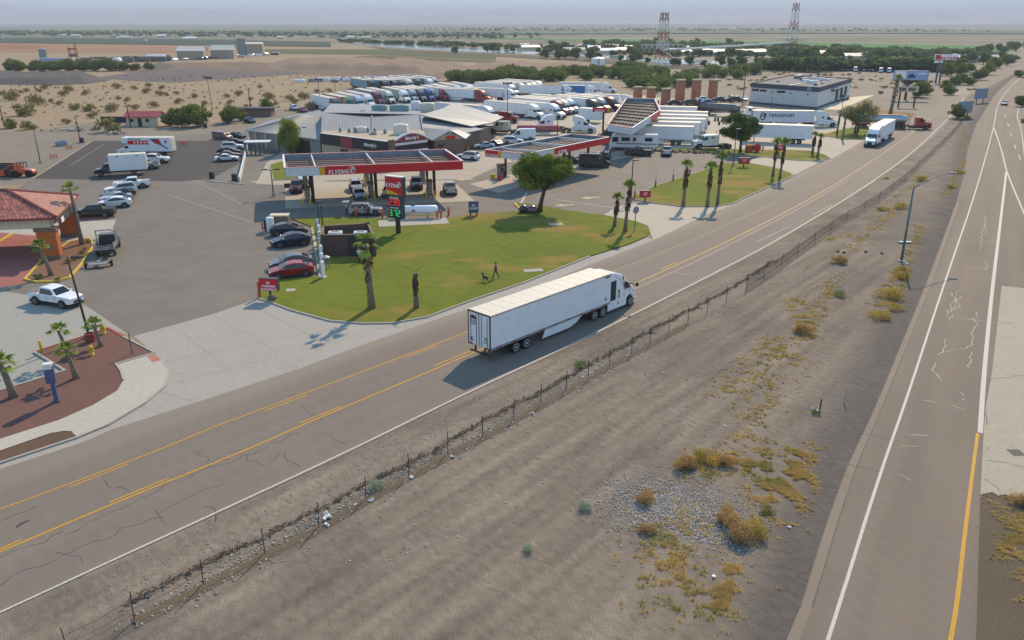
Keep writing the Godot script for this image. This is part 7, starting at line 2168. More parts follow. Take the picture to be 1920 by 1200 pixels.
func palm(label: String,base: Vector2,h: float,kind: int,girth: float,lean: Vector2,crown_size := 1.0,ground := 0.12,group := "fan palms along the frontage road") -> void:
	var o := thing("fan_palm",label,"palm tree",at(base,ground),0.0,group)
	var b := Mb.new()
	var top := Vector3(lean.x,h,lean.y)
	var mids := [Vector3.ZERO,Vector3(lean.x*0.2,h*0.3,lean.y*0.2),Vector3(lean.x*0.55,h*0.65,lean.y*0.55),top]
	b.tube(mids,[girth*1.35,girth,girth*0.85,girth*0.7],10)
	var tr: Node = part("trunk",b.done(true),M["palm_bark"],o)
	if kind != 2:
		b = Mb.new()
		var r := RandomNumberGenerator.new()
		r.seed = int(base.x*31.0) + 5
		for i in 90:
			var t := r.randf_range(0.5 if kind == 0 else 0.2,1.0)
			var p := Vector3(lean.x*t,h*t,lean.y*t)
			var a := r.randf()*TAU
			var d := Vector3(cos(a),0,sin(a))
			var s := girth*(0.9 + (0.25 if kind == 3 else 0.6)*sin(PI*clampf((t - 0.4)/0.62,0,1)))
			b.tri(p + d*girth*0.6 + Vector3(0,0.2,0),p + d*s*1.25 + d.cross(Vector3.UP)*0.09 - Vector3(0,0.12,0),p + d*s*1.15 - d.cross(Vector3.UP)*0.09 - Vector3(0,0.4,0))
			b.tri(p + d*girth*0.6 + Vector3(0,0.2,0),p + d*s*1.15 - d.cross(Vector3.UP)*0.09 - Vector3(0,0.4,0),p + d*s*1.25 + d.cross(Vector3.UP)*0.09 - Vector3(0,0.12,0))
		part("dead_skirt",b.done(),M["palm_skirt"],tr)
	var key: String = "palmcrown%d" % (int(absf(base.x*7.0)) % 4 + kind*10)
	if not cache.has(key):
		cache[key] = [palm_crown(key.hash() % 997,10,1.25,-0.45,1.45),palm_crown(key.hash() % 991,14,1.5,0.1,1.5),palm_crown(key.hash() % 983,12,1.45,0.35,1.3),thin_fronds(),palm_crown(key.hash() % 971,7,1.7,0.9,1.2)][kind]
	var cr := part("crown",cache[key],M["leaf_palm"],o)
	cr.position = top
	cr.scale = Vector3.ONE*crown_size*(1.3 if kind == 0 else 0.85 if kind == 2 else 1.0)
	cr.rotation.y = base.x
func build_plants() -> void:
	var big_leaf := crown_mesh(5,clump_set(8,50,Vector3(3.5,2.0,3.0),Vector3(0.3,5.0,0),0.95),380,0.13,lin(62,86,34),lin(120,128,48))
	var o := thing("shade_tree","round bright green shade tree on the lawn point before the second canopy","tree",Vector3(4.03,0.12,-112.71),0.6)
	o.scale = Vector3.ONE*1.2
	part("trunk",trunk_mesh(2.6,0.28,Vector2(0.5,0.2),6,2.0,1.8,3),M["bark"],o)
	part("crown",big_leaf,M["leaf_tree"],o)
	var dark_leaf := crown_mesh(15,clump_set(18,54,Vector3(4.4,2.7,3.7),Vector3(0,5.2,0),1.15),300,0.15,lin(44,64,30),lin(88,102,44))
	o = thing("shade_tree","large dark green tree on the island between the two lorry drives","tree",Vector3(48.35,0.12,-168.72))
	part("trunk",trunk_mesh(2.2,0.32,Vector2(-0.1,0),6,2.4,2.2,4),M["bark"],o)
	part("crown",dark_leaf,M["leaf_tree"],o)
	var thin_leaf := crown_mesh(25,clump_set(28,44,Vector3(4.2,2.3,3.6),Vector3(0,5.2,0),1.2),130,0.16,lin(98,100,66),lin(128,124,84))
	o = thing("shade_tree","thin greyish tree with spreading bare limbs on the far lawn","tree",Vector3(84.7,0.12,-198.5))
	part("trunk",trunk_mesh(2.0,0.26,Vector2(0,0),7,2.8,2.6,6),M["bark"],o)
	part("crown",thin_leaf,M["leaf_tree"],o)
	var willow := crown_mesh(35,clump_set(38,36,Vector3(2.0,3.0,2.0),Vector3(0,3.8,0),1.0),330,0.13,lin(90,104,44),lin(142,144,68),1.2)
	o = thing("weeping_tree","drooping yellow green tree against the west wing of the store","tree",Vector3(-46.53,0,-167.33))
	part("trunk",trunk_mesh(1.6,0.2,Vector2(0,0),5,1.2,1.6,7),M["bark"],o)
	part("crown",willow,M["leaf_tree"],o)
	o = thing("pale_shrub","pale flowering shrub at the west corner of the store","shrub",Vector3(-56.6,0,-178.7))
	part("crown",crown_mesh(45,clump_set(48,16,Vector3(1.5,0.8,1.2),Vector3(0,1.2,0),0.7),260,0.1,lin(150,156,138),lin(104,118,84)),M["leaf_bush"],o)
	part("stem",trunk_mesh(0.5,0.06,Vector2(0,0),5,0.7,0.8,9),M["bark"],o)
	palm("tall shaggy fan palm with broad trunk before the brown enclosure",V(-13.55,-71.64),6.3,4,0.3,Vector2(-0.15,0.1),1.0)
	palm("nearly bare palm with two thin fronds on the lawn, beside the dog walker",V(-9.23,-71.64),3.5,3,0.22,Vector2(0.0,0.0),0.9)
	palm("short fan palm with one side frond at the lawn's east tip",V(13.84,-104.09),3.5,0,0.2,Vector2(0.25,0.0),0.85)
	palm("taller fan palm beside the round road sign at the lawn's east tip",V(14.89,-101.2),5.6,0,0.22,Vector2(0.3,0.0),0.95)
	palm("fan palm nearest the drive on the second lawn",V(25.68,-116.6),5.6,0,0.24,Vector2(0.1,0.0),1.0)
	palm("middle fan palm of three on the second lawn",V(29.19,-116.24),5.4,0,0.22,Vector2(0.1,0.0),1.0)
	palm("easternmost of three fan palms on the second lawn",V(30.97,-117.34),6.6,0,0.2,Vector2(0.1,0.0),1.0)
	palm("slim fan palm left of its twin on the second lawn's far end",V(46.67,-141.01),5.4,0,0.2,Vector2(0.15,0.0),1.1)
	palm("slim fan palm right of its twin on the second lawn's far end",V(47.1,-138.46),5.6,0,0.2,Vector2(0.2,0.0),1.15)
	palm("short dark palm beside a shorter one on the third lawn",V(62.83,-166.56),3.4,0,0.24,Vector2(0.1,0.0),0.9)
	palm("short dark palm at the eastern point of the third lawn",V(62.43,-162.39),3.6,0,0.22,Vector2(0.15,0.0),0.9)
	palm("tall leaning shaggy palm in the dirt beyond the tank trailer",V(110,-235.6),10.0,1,0.45,Vector2(0.8,-0.3),1.6,0.0)
	for q in [[V(79.5,-196.5),5.2,"thin pole like palm trunk at the edge of the far lawn"],[V(77.2,-187.2),6.4,"thin palm at the near corner of the far lawn"],[V(82.4,-191.8),2.4,"stubby palm trunk below the thin greyish tree"]]:
		palm(q[2],q[0],q[1],3,0.2,Vector2(0.1,0),0.6)
	var g := "young palms at the motel corner"
	palm("young palm at the notch of the gravel bed, standing upright",V(-36.35,-59.4),2.4,2,0.17,Vector2(-0.35,0.1),0.85,0.12,g)
	palm("young palm in the middle of the gravel bed",V(-33.8,-55.57),2.2,2,0.2,Vector2(-0.25,0.1),0.9,0.12,g)
	palm("young palm beside the brick planter at the motel corner",V(-35.04,-62.01),1.8,2,0.18,Vector2(-0.2,0.1),0.9,0.12,g)
	palm("young palm at the western end of the gravel bed",V(-36.72,-52.32),2.6,2,0.26,Vector2(-0.35,0.1),1.1,0.12,g)
	palm("fan palm with bushy crown in front of the near portico column",V(-50.23,-82.08),3.2,2,0.22,Vector2(-0.6,0.1),1.0,0.12,g)
	palm("tall dark palm trunk beside the far portico column",V(-53.37,-94.83),6.6,2,0.24,Vector2(-0.6,-0.8),1.1,0.12,g)
	palm("small yucca like palm at the red kerb",V(-58.49,-110.21),0.9,2,0.16,Vector2(0,0),0.8,0.05,g)
	var shrub_a := crown_mesh(55,clump_set(58,12,Vector3(1.3,0.5,1.2),Vector3(0,0.6,0),0.62),150,0.12,lin(92,82,56),lin(126,112,76))
	var shrub_b := crown_mesh(65,clump_set(68,14,Vector3(1.2,0.7,1.2),Vector3(0,0.8,0),0.66),150,0.13,lin(84,84,52),lin(130,124,76))
	var sh := thing("desert_shrub","low brown desert shrub growing on the open sand","shrub",Vector3.ZERO,0.0,"desert shrubs on the sand")
	part("crown",shrub_a,M["leaf_dry"],sh)
	var sh2 := thing("desert_shrub","rounded olive desert shrub growing on the open sand","shrub",Vector3.ZERO,0.0,"desert shrubs on the sand")
	part("crown",shrub_b,M["leaf_dry"],sh2)
	var spots := [[V(-179.1,-293.2),1.9],[V(-175.8,-285.1),1.4],[V(-158.3,-270),2.4],[V(-143.9,-238.4),2.4],[V(-191.3,-336.1),1.6],[V(-191.5,-323),1.0],[V(-185.4,-320.5),1.0],[V(-176.8,-325.6),1.6],[V(-166.8,-304),1.5],[V(-160.8,-308.6),1.3],[V(-163.3,-338.9),1.5],[V(-153.8,-333.4),1.1],[V(-154.2,-347.4),1.2],[V(-141.1,-315.6),1.4],[V(-144.5,-338.9),1.0],[V(-132,-306.3),1.3],[V(-128.7,-304),0.9],[V(-137,-254.9),1.4],[V(-131.1,-251.7),1.5],[V(-123.1,-250.2),1.7],[V(-100.9,-201.4),2.3],[V(-116.1,-263.1),1.3],[V(-119.1,-256.5),1.1],[V(-112.8,-275.5),1.2],[V(-115.5,-297.4),1.0],[V(-127.7,-310.9),0.9],[V(-104,-297.4),1.0],[V(-102.4,-306.3),1.3],[V(-94.7,-273.6),1.0],[V(-86.6,-291.1),1.7],[V(-77.6,-285.1),1.4],[V(-74.8,-291.1),1.7],[V(-73.5,-275.5),1.0],[V(-78.3,-270),0.8],[V(-105,-341.7),0.9],[V(-71.7,-320.5),1.1],[V(-76.7,-320.5),0.9],[V(-64.1,-341.7),2.4],[V(-133.5,-283.1),1.0],[V(-139.6,-289.1),0.8],[V(-124,-206.6),1.5],[V(-129.5,-208.8),1.3],[V(-120.6,-232.9),1.2],[V(-63.2,-256.5),1.6],[V(-86,-263.1),0.7],[V(-189.7,-315.6),0.9],[V(-192.6,-308.6),1.0],[V(-150.2,-270),1.0],[V(-158.9,-281.1),0.8],[V(-120.9,-219),1.0],[V(-99.8,-248.6),0.9],[V(-92.1,-287),0.8],[V(-80.9,-389.6),1.0],[V(-102.5,-271.8),0.9],[V(-106.6,-231.6),1.1]]
	var first := true
	for i in spots.size():
		var src: Node3D = sh2 if i in [3,17,18,20,40,41] else sh
		var lab := str(src.get_meta("label")).replace("the open sand","the sand by the trailers" if spots[i][0].x > -60 else "the sand above the red roofed hut" if spots[i][0].x > -130 else "the sand at the western edge")
		if i < 1:
			sh.position = at(spots[i][0])
			sh.scale = Vector3.ONE*spots[i][1]
			continue
		if src == sh2 and first:
			first = false
			sh2.position = at(spots[i][0])
			sh2.scale = Vector3.ONE*spots[i][1]
			continue
		copy_of(src,lab,at(spots[i][0]),i*1.3,spots[i][1])
	var xf := []
	for i in 900:
		var p: Vector2 = V(-222.4,-356.3).lerp(V(-71.2,-341.7),rng.randf())
		p = Vector2(rng.randf_range(-230,-30),rng.randf_range(-420,-215))
		if mid.get_noise_2dv(p*0.4) < 0.0 and rng.randf() < 0.7: continue
		if p.x > -90 and p.y > -250: continue
		xf.append(Transform3D(Basis(Vector3.UP,rng.randf()*TAU).scaled(Vector3.ONE*rng.randf_range(0.12,0.4)),at(p)))
	for i in 420:
		var p: Vector2 = V(92.7,-356.3).lerp(V(192.3,-356.3),rng.randf()) + Vector2(rng.randf_range(-6,6),rng.randf_range(-110,26))
		if mid.get_noise_2dv(p*0.5) < 0.05: continue
		xf.append(Transform3D(Basis(Vector3.UP,rng.randf()*TAU).scaled(Vector3(1.3,0.8,1.3)*rng.randf_range(0.2,0.85)),at(p)))
	swarm("desert_scrub",shrub_a,M["leaf_dry"],xf)
	var bush := crown_mesh(75,clump_set(78,26,Vector3(2.4,1.5,2.2),Vector3(0,2.1,0),1.05),110,0.22,lin(66,80,36),lin(112,118,54))
	var bushes := [[V(-86.8,-212.1),1.25,"tall feathery bush beside the red roofed hut, western half"],[V(-83,-213.2),1.5,"tall feathery bush beside the red roofed hut, eastern half"],[V(-77.2,-220.2),1.2,"broad green bush between the tall feathery one and the dark teal car"],[V(-75.9,-226.4),0.8,"small bush against the broad green one by the dark teal car"],[V(-91.1,-214.3),0.8,"small bush at the hut's corner"],[V(-77,-254.9),0.9,"yellow green bush by the dark shed roof behind the store"],[V(-130.7,-209.9),0.6,"yellow green shrub beside the lot's west lamp"]]
	var bo: Node3D = null
	for q in bushes:
		if bo == null:
			bo = thing("mesquite_bush",q[2],"bush",at(q[0]),0.0,"green bushes by the lot")
			part("crown",bush,M["leaf_bush"],bo)
			part("stem",trunk_mesh(0.9,0.12,Vector2(0,0),6,1.2,1.4,11),M["bark"],bo)
			bo.scale = Vector3.ONE*q[1]
		else:
			copy_of(bo,q[2],at(q[0]),q[1]*9.0,q[1])
	var thicket := crown_mesh(85,clump_set(88,22,Vector3(3.6,1.9,3.0),Vector3(0,2.6,0),1.5),38,0.34,lin(78,94,50),lin(122,130,74))
	var th: Node3D = null
	for i in 84:
		var t := rng.randf()
		var base: Vector2 = V(-13.2,-368.9).lerp(V(75.8,-389.6),t)
		var depth := 22.0 + 60.0*t
		base += Vector2(rng.randf_range(-4,4),-rng.randf()*depth)
		if i > 62:
			base = V(45,-313.2).lerp(V(130.5,-438.5),rng.randf()) + Vector2(rng.randf_range(-16,8),rng.randf_range(-10,6))
		if i < 7:
			base = V(-28.5,-382.5).lerp(V(-12,-368.9),i/7.0) + Vector2(0,rng.randf_range(-8,4))
		var s := rng.randf_range(0.75,1.35)
		if th == null:
			th = thing("mesquite_tree","green mesquite in the thicket behind the truck lot","tree",at(base),0.0,"mesquite thicket behind the truck lot")
			part("crown",thicket,M["leaf_bush"],th)
			part("trunk",trunk_mesh(1.0,0.2,Vector2(0,0),5,1.8,1.6,12),M["bark"],th)
		else:
			copy_of(th,"green mesquite in the thicket, %s" % ("behind the clay towers" if base.x > 44 else "above the last truck row" if base.x < 12 else "between the truck rows and the towers"),at(base),rng.randf()*TAU,s)
	for i in 22:
		var base: Vector2 = V(-277.5,-452.7).lerp(V(-207.9,-467.8),i/21.0) + Vector2(rng.randf_range(-3,3),rng.randf_range(-6,3))
		copy_of(bo,"green bush in the line before the gravel works",at(base),rng.randf()*TAU,rng.randf_range(1.2,1.9)*(0.7 if i > 17 else 1.0)).set_meta("group","bushes before the gravel works")
	var far_crown := crown_mesh(95,clump_set(98,14,Vector3(3.4,2.6,3.4),Vector3(0,4.6,0),1.9),15,0.7,lin(60,78,48),lin(104,116,66))
	var ft: Node3D = null
	for i in 190:
		var base: Vector2
		if i < 105:
			var t := rng.randf()
			base = V(101.9,-722.5).lerp(V(298.4,-526),t) + Vector2(rng.randf_range(-20,20),rng.randf_range(-160,50)*(1.15 - t*0.7))
		elif i < 135:
			base = V(16.4,-636.3).lerp(V(173.8,-447.9),rng.randf()) + Vector2(rng.randf_range(-10,10),rng.randf_range(-6,14))
		elif i < 160:
			base = V(288.5,-539.4).lerp(V(547.4,-905.6),rng.randf()) + Vector2(rng.randf_range(-6,12),rng.randf_range(-10,10))
		else:
			base = V(-27.8,-722.5).lerp(V(240.1,-988.8),rng.randf()) + Vector2(rng.randf_range(-30,30),rng.randf_range(-60,40))
		var s := rng.randf_range(0.45,1.1)
		var lab := ("dark green tree beyond the river, %s" % ("behind the warehouse" if base.x < 190 else "around the pylon sign" if base.x < 330 else "towards the highway") if i < 105 else "tree on the river bank by the lattice tower" if i < 135 else "tree beside the highway's far end") if i < 160 else "dark tree standing on the fields before the green crops"
		if ft == null:
			ft = thing("far_tree",lab,"tree",at(base),0.0,"trees beyond the river")
			part("crown",far_crown,M["leaf_far"],ft)
			part("trunk",trunk_mesh(2.4,0.3,Vector2(0,0),4,2.0,2.0,13),M["bark"],ft)
		else:
			copy_of(ft,lab,at(base),rng.randf()*TAU,s)
	xf = []
	for i in 2300:
		var q := rng.randf()
		var base: Vector2
		if i < 900:
			base = V(-1459.7,-1821).lerp(V(34.8,-1363.3),q) + Vector2(rng.randf_range(-40,40),rng.randf_range(-500,60))
		elif i < 1300:
			base = V(-247.1,-2431.3).lerp(V(1306.8,-2187.2),q) + Vector2(rng.randf_range(-100,100),rng.randf_range(-900,100))
		elif i < 1500:
			base = V(-228.1,-1116.8).lerp(V(82.9,-761),q) + Vector2(rng.randf_range(-15,15),rng.randf_range(-40,20))
		elif i < 1650:
			base = V(140.5,-473).lerp(V(245.5,-457.6),q) + Vector2(rng.randf_range(-3,3),rng.randf_range(-6,4))
		else:
			base = V(89.5,-734.9).lerp(V(343.7,-600.4),q) + Vector2(rng.randf_range(-20,20),rng.randf_range(-230,60)*(1.15 - q*0.75))
		xf.append(Transform3D(Basis(Vector3.UP,rng.randf()*TAU).scaled(Vector3(1.6,0.8,1.6)*rng.randf_range(0.35,1.0)*(1.2 if i >= 1500 and i < 2000 else 0.8)),at(base)))
	swarm("far_woodland",far_crown,M["leaf_far"],xf)
	var q2 := [[V(127.6,-231.6),1.4],[V(128,-227.7),1.1],[V(197.9,-362.5),1.6],[V(198.8,-356.3),1.2],[V(221.2,-389.6),1.8],[V(247.5,-429.6),2.0],[V(285.9,-489.5),2.2],[V(167.9,-328.2),1.0],[V(165.2,-308.6),1.2],[V(177,-333.4),1.3],[V(192.3,-356.3),1.2],[V(179.1,-341.7),0.9],[V(149.2,-299.6),2.0],[V(156.1,-308.6),1.2],[V(141.1,-313.2),1.1],[V(188.2,-328.2),0.8],[V(319.7,-539.4),2.0],[V(171.5,-356.3),1.5],[V(179.1,-362.5),1.4],[V(222.2,-420.9),2.2],[V(233.6,-429.6),2.0],[V(250.2,-452.7),1.6],[V(166.1,-264.8),1.2],[V(140.3,-221.4),1.0],[V(251.6,-408.6),1.2],[V(189.8,-372.2),1.0]]
	for q in q2:
		copy_of(bo if q[1] > 1.1 else sh2,"olive bush %s" % ("under the billboard backs" if q[0].y > -290 else "along the road's end" if q[0].x > 200 else "between the pylon sign and the blue billboard"),at(q[0]),q[1]*5.0,q[1]*0.75).set_meta("group","bushes near the billboards")
	var agave := palm_crown(77,14,0.8,0.0,1.3)
	for q in [[V(-51,-80.75),1.3,"dark green shrub at the tip of the planted island"],[V(-48.52,-80.19),0.6,"small yucca on the planted island"],[V(-50.89,-86.75),1.1,"shrub by the far column on the planted island"],[V(-50.72,-87.82),0.8,"small barrel shaped plant on the planted island, near kerb"],[V(-50.85,-88.93),0.8,"small barrel shaped plant second along the planted island"],[V(-51.34,-90.74),0.9,"small barrel shaped plant third along the planted island"],[V(-51.86,-92.39),0.7,"small barrel shaped plant at the end of the planted island"],[V(-53.02,-95.59),0.9,"pale tuft at the head of the planted island"]]:
		var s := solo("garden_plant",agave if q[1] < 0.7 else shrub_b,M["leaf_palm"],q[2],"plant","plants on the planted island")
		s.position = at(q[0],0.1)
		s.scale = Vector3.ONE*(q[1] if q[1] < 0.7 else q[1]*0.3)
# ---------------------------------------------------------------- street furniture
func lamp(label: String,base: Vector2,h: float,kind: String,lean := 0.0,group := "lamp posts",mat := "dark_pole",turn := 0.0) -> void:
	var o := thing("lamp_post",label,"lamp post",at(base,0.02),turn,group)
	var b := Mb.new()
	b.tube([Vector3.ZERO,Vector3(lean,h,0)],[0.11,0.07],8)
	part("pole",b.done(true),M[mat],o)
	b = Mb.new()
	b.lathe(Vector3.ZERO,[Vector2(0.28,0),Vector2(0.28,0.5),Vector2(0.24,0.55)],12)
	part("base",b.done(),M["kerb_grey"],o)
	match kind:
		"hook":
			b = Mb.new()
			var pts := []
			for k in 9:
				var t := PI*k/8.0
				pts.append(Vector3(0.75 - 0.75*cos(t),h + 0.6*sin(t),0))
			b.tube(pts,[0.06],6)
			part("arm",b.done(true),M[mat],o)
			part("lamp_head",box_mesh(Vector3(1.55,h - 0.05,0),Vector3(0.7,0.16,0.35)),M[mat],o)
		"twin":
			for s in [1.0,-1.0]:
				part("arm",box_mesh(Vector3(s*0.5,h - 0.05,0),Vector3(1.0,0.08,0.08)),M[mat],o)
				part("lamp_head",box_mesh(Vector3(s*1.0,h + 0.02,0),Vector3(0.75,0.16,0.4)),M[mat],o)
		"flood":
			part("crossbar",box_mesh(Vector3(0,h - 0.2,0),Vector3(2.4,0.1,0.1)),M[mat],o)
			for s in [-1.0,-0.35,0.35,1.0]:
				part("lamp_head",box_mesh(Vector3(s,h + 0.1,0.15),Vector3(0.5,0.45,0.3)),M[mat],o)
		"single":
			part("lamp_head",box_mesh(Vector3(0.35,h,0),Vector3(0.9,0.16,0.4)),M[mat],o)
func sign_board(label: String,base: Vector2,w: float,h: float,low: float,mat: String,lines: Array,yaw := 0.0,ground := 0.12,posts := 1) -> Node3D:
	var o := thing("direction_sign",label,"sign",at(base,ground),yaw,"red direction signs" if mat == "sign_red" else "")
	for k in posts:
		part("post",box_mesh(Vector3((k - (posts - 1)*0.5)*w*0.7,low*0.5,0),Vector3(0.18,low + 0.1,0.18)),M["dark_pole"],o)
	part("cabinet",box_mesh(Vector3(0,low + h/2,0),Vector3(w + 0.14,h + 0.14,0.5)),M["sign_dark"],o)
	for s in [1.0,-1.0]:
		part("panel",box_mesh(Vector3(0,low + h/2,s*0.255),Vector3(w,h,0.02)),M[mat],o)
	for i in lines.size():
		lettering(lines[i],h*0.2,M["sign_white"],o,Vector3(0,low + h*(0.78 - 0.3*i) - h*0.1,0.275),Basis())
	return o
func digits(text: String,size: float,mat: String,parent: Node,x: float,y: float,z: float) -> void:
	var seg := {"0": "abcdef","1": "bc","2": "abged","3": "abgcd","4": "fgbc","5": "afgcd","6": "afgedc","7": "abc","8": "abcdefg","9": "abcdfg"}
	for ch in text:
		var b := Mb.new()
		var w := size*0.5
		var t := size*0.13
		if ch == ".":
			b.box(Vector3(x,y + t*0.6,z),Vector3(t,t,0.03))
			part("digit",b.done(),M[mat],parent)
			x += size*0.22
			continue
		for s in seg[ch]:
			match s:
				"a": b.box(Vector3(x + w/2,y + size,z),Vector3(w,t,0.03))
				"g": b.box(Vector3(x + w/2,y + size/2,z),Vector3(w,t,0.031))
				"d": b.box(Vector3(x + w/2,y,z),Vector3(w,t,0.03))
				"f": b.box(Vector3(x,y + size*0.75,z),Vector3(t,size/2,0.029))
				"b": b.box(Vector3(x + w,y + size*0.75,z),Vector3(t,size/2,0.029))
				"e": b.box(Vector3(x,y + size*0.25,z),Vector3(t,size/2,0.029))
				"c": b.box(Vector3(x + w,y + size*0.25,z),Vector3(t,size/2,0.029))
		part("digit",b.done(),M[mat],parent)
		x += size*0.74
func build_street_furniture() -> void:
	var o := thing("price_sign","tall red price sign with lit red and green figures on the lawn","sign",Vector3(-14.92,0.12,-100.37),-0.5)
	part("post",box_mesh(Vector3(0.1,1.1,0),Vector3(0.5,2.2,0.4)),M["dark_pole"],o)
	part("cabinet",box_mesh(Vector3(0,3.5,0),Vector3(2.15,3.0,0.7)),M["sign_dark"],o)
	part("cabinet",box_mesh(Vector3(0,6.2,0),Vector3(2.7,2.4,0.75)),M["sign_dark"],o)
	for s in [1.0,-1.0]:
		part("panel",box_mesh(Vector3(0,6.25,s*0.385),Vector3(2.6,2.25,0.02)),M["sign_red"],o)
	part("cap",box_mesh(Vector3(0,7.44,0),Vector3(2.76,0.1,0.8)),M["fascia_white"],o)
	lettering("FLYING",0.5,M["sign_white"],o,Vector3(-0.3,6.3,0.4),Basis(),true,0.2)
	wing_mark(o,Vector3(0.85,6.5,0.41),Basis(),0.34)
	var b := Mb.new()
	for k in 10:
		var t0 := k/10.0
		var t1 := (k + 1)/10.0
		b.quad(Vector3(-1.28 + 2.0*t0,5.14,0.4),Vector3(-1.28 + 2.0*t0,5.2 + 0.5*(1 - t0*t0),0.4),Vector3(-1.28 + 2.0*t1,5.2 + 0.5*(1 - t1*t1),0.4),Vector3(-1.28 + 2.0*t1,5.14,0.4))
	part("stripe",b.done(),M["sign_yellow"],o)
	lettering("UNLEADED",0.2,M["sign_white"],o,Vector3(-0.05,4.72,0.37),Basis())
	lettering("AUTO DIESEL",0.17,M["sign_white"],o,Vector3(-0.05,3.4,0.37),Basis())
	part("display",box_mesh(Vector3(-0.05,4.15,0.355),Vector3(1.8,1.0,0.02)),M["board_black"],o)
	part("display",box_mesh(Vector3(-0.05,2.74,0.355),Vector3(1.8,1.1,0.02)),M["board_black"],o)
	digits("2.95",0.72,"led_red",o,-0.86,3.8,0.385)
	digits("9",0.28,"led_red",o,0.66,4.24,0.38)
	digits("3.72",0.72,"led_green",o,-0.86,2.38,0.385)
	digits("9",0.28,"led_green",o,0.66,2.82,0.38)
	sign_board("red direction sign on a stone base at the corner by the chargers",V(-24.06,-74.31),1.75,1.15,0.95,"sign_red",["RV","PARKING","ENTRANCE"],-0.1)
	part("base",cached("stonebase",func(m: Mb): m.softbox(Vector3(0.2,0.15,0.1),Vector3(0.8,0.6,0.7),0.15)),M["rubble"],get_node("direction_sign"))
	sign_board("red direction sign on the second lawn beside the red bollards",V(20.45,-119.98),1.5,0.9,0.7,"sign_red",["CARS","EXIT"])
	sign_board("red direction sign at the top of the second lawn",V(44,-150.41),1.9,1.0,0.7,"sign_red",["TRUCKS","EXIT"])
	sign_board("red direction sign on two posts between the slim twin palms",V(54.91,-163.76),2.0,1.1,1.2,"sign_red",["TRUCK","ENTRANCE"])
	sign_board("small blue grey notice board by the round tree's shadow",V(-5.47,-110.35),1.25,1.5,0.5,"sign_blue",["RV","DUMP"],0.1,0.12,2)
	var ms := thing("motel_sign","slim blue grey motel pylon sign standing in the red gravel","sign",Vector3(-33.19,0.12,-51.54),0.35)
	part("post",box_mesh(Vector3(0.05,0.9,0),Vector3(0.28,1.8,0.28)),M["sign_blue"],ms)
	part("panel",box_mesh(Vector3(0,2.2,0),Vector3(0.62,1.3,0.42)),M["sign_blue"],ms)
	part("panel",box_mesh(Vector3(-0.02,2.85,0),Vector3(0.55,0.4,0.5)),M["white_metal"],ms)
	part("base",box_mesh(Vector3(0.05,0.05,0),Vector3(0.5,0.12,0.5)),M["steel_pole"],ms)
	var ss := thing("stop_sign","grey back of an eight sided road sign at the lawn's east tip","sign",Vector3(16.24,0.12,-101.77),0.5)
	part("post",box_mesh(Vector3(0,1.3,0),Vector3(0.08,2.6,0.08)),M["steel_pole"],ss)
	part("plate",cached("octagon",func(m: Mb): m.lathe(Vector3(0,2.75,0.06),[Vector2(0.5,-0.02),Vector2(0.5,0.02)],8,Basis(Vector3.RIGHT,PI/2)*Basis(Vector3.UP,PI/8))),M["galvanised"],ss)
	for q in [[V(-31.67,-60.45),1.9,"bare grey sign post standing at the edge of the red gravel"],[V(-37.04,-65.39),1.3,"short thin post behind the young palm at the planter"]]:
		var s := solo("sign_post",box_mesh(Vector3(0,q[1]/2,0),Vector3(0.07,q[1],0.07)),M["steel_pole"],q[2],"post")
		s.position = at(q[0],0.1)
	lamp("grey lamp post with curved arm west of the lot",V(-92.4,-155.34),6.3,"hook",0.0,"lamp posts","steel_pole")
	lamp("lamp post with a box at its foot at the lot's north west corner",V(-99.1,-183.7),5.9,"single")
	lamp("dark lamp post rising from the brick planter at the motel corner",V(-37.07,-64.12),7.4,"single",-0.5)
	var pl := solo("brick_planter",cached("planter",func(m: Mb): m.lathe(Vector3.ZERO,[Vector2(0.42,0),Vector2(0.42,0.75),Vector2(0.36,0.75),Vector2(0.34,0.6)],14)),M["terracotta_dark"],"round brick red planter at the foot of the motel lamp post","planter")
	pl.position = Vector3(-36.44,0.12,-63.09)
	lamp("dark twin lamp post before the long front canopy",V(-37.89,-124.11),4.2,"twin")
	lamp("dark lamp post behind the drooping tree at the store",V(-44.9,-170.2),5.0,"twin")
	lamp("twin dark poles beside the brown enclosure, lamp on top",V(-25.15,-100.55),4.2,"single",0.0,"lamp posts","dark_pole")
	lamp("thin dark pole at the corner of the brown enclosure",V(-24.86,-101.11),3.6,"none")
	lamp("dark lamp post behind the shorter palm pair on the second drive",V(18.45,-120.92),6.2,"single")
	lamp("thin lamp post on the second lawn beside its red sign",V(42.32,-151.7),7.0,"single",0.15,"lamp posts","steel_pole")
	lamp("tall mast with floodlights over the west end of the truck row",V(-60.3,-256.5),9.0,"flood",-0.3,"floodlight masts")
	lamp("mast with floodlights behind the first trailers",V(-61,-283.1),6.5,"flood",-0.2,"floodlight masts")
	lamp("tall thin mast in the middle of the truck lot",V(-1.2,-219),10.5,"flood",0.0,"floodlight masts")
	lamp("lone mast with a camera head on the sand behind the bushes",V(-94.1,-254.9),9.6,"flood",-0.4,"floodlight masts")
	for q in [[V(10.6,-188.1),6.0,"slender dark pole behind the second canopy"],[V(32.3,-191.7),5.5,"slender dark pole left of a pair before the diesel row"],[V(34.2,-193.6),5.5,"slender dark pole right of a pair before the diesel row"],[V(72.6,-227.7),6.2,"slender pole in front of the ring emblem trailer"],[V(98,-241.2),6.0,"slender pole between the ring emblem truck and the greyish tree"],[V(-64,-179.5),3.0,"short pole behind the plum minivan"]]:
		lamp(q[2],q[0],q[1],"none",0.1)
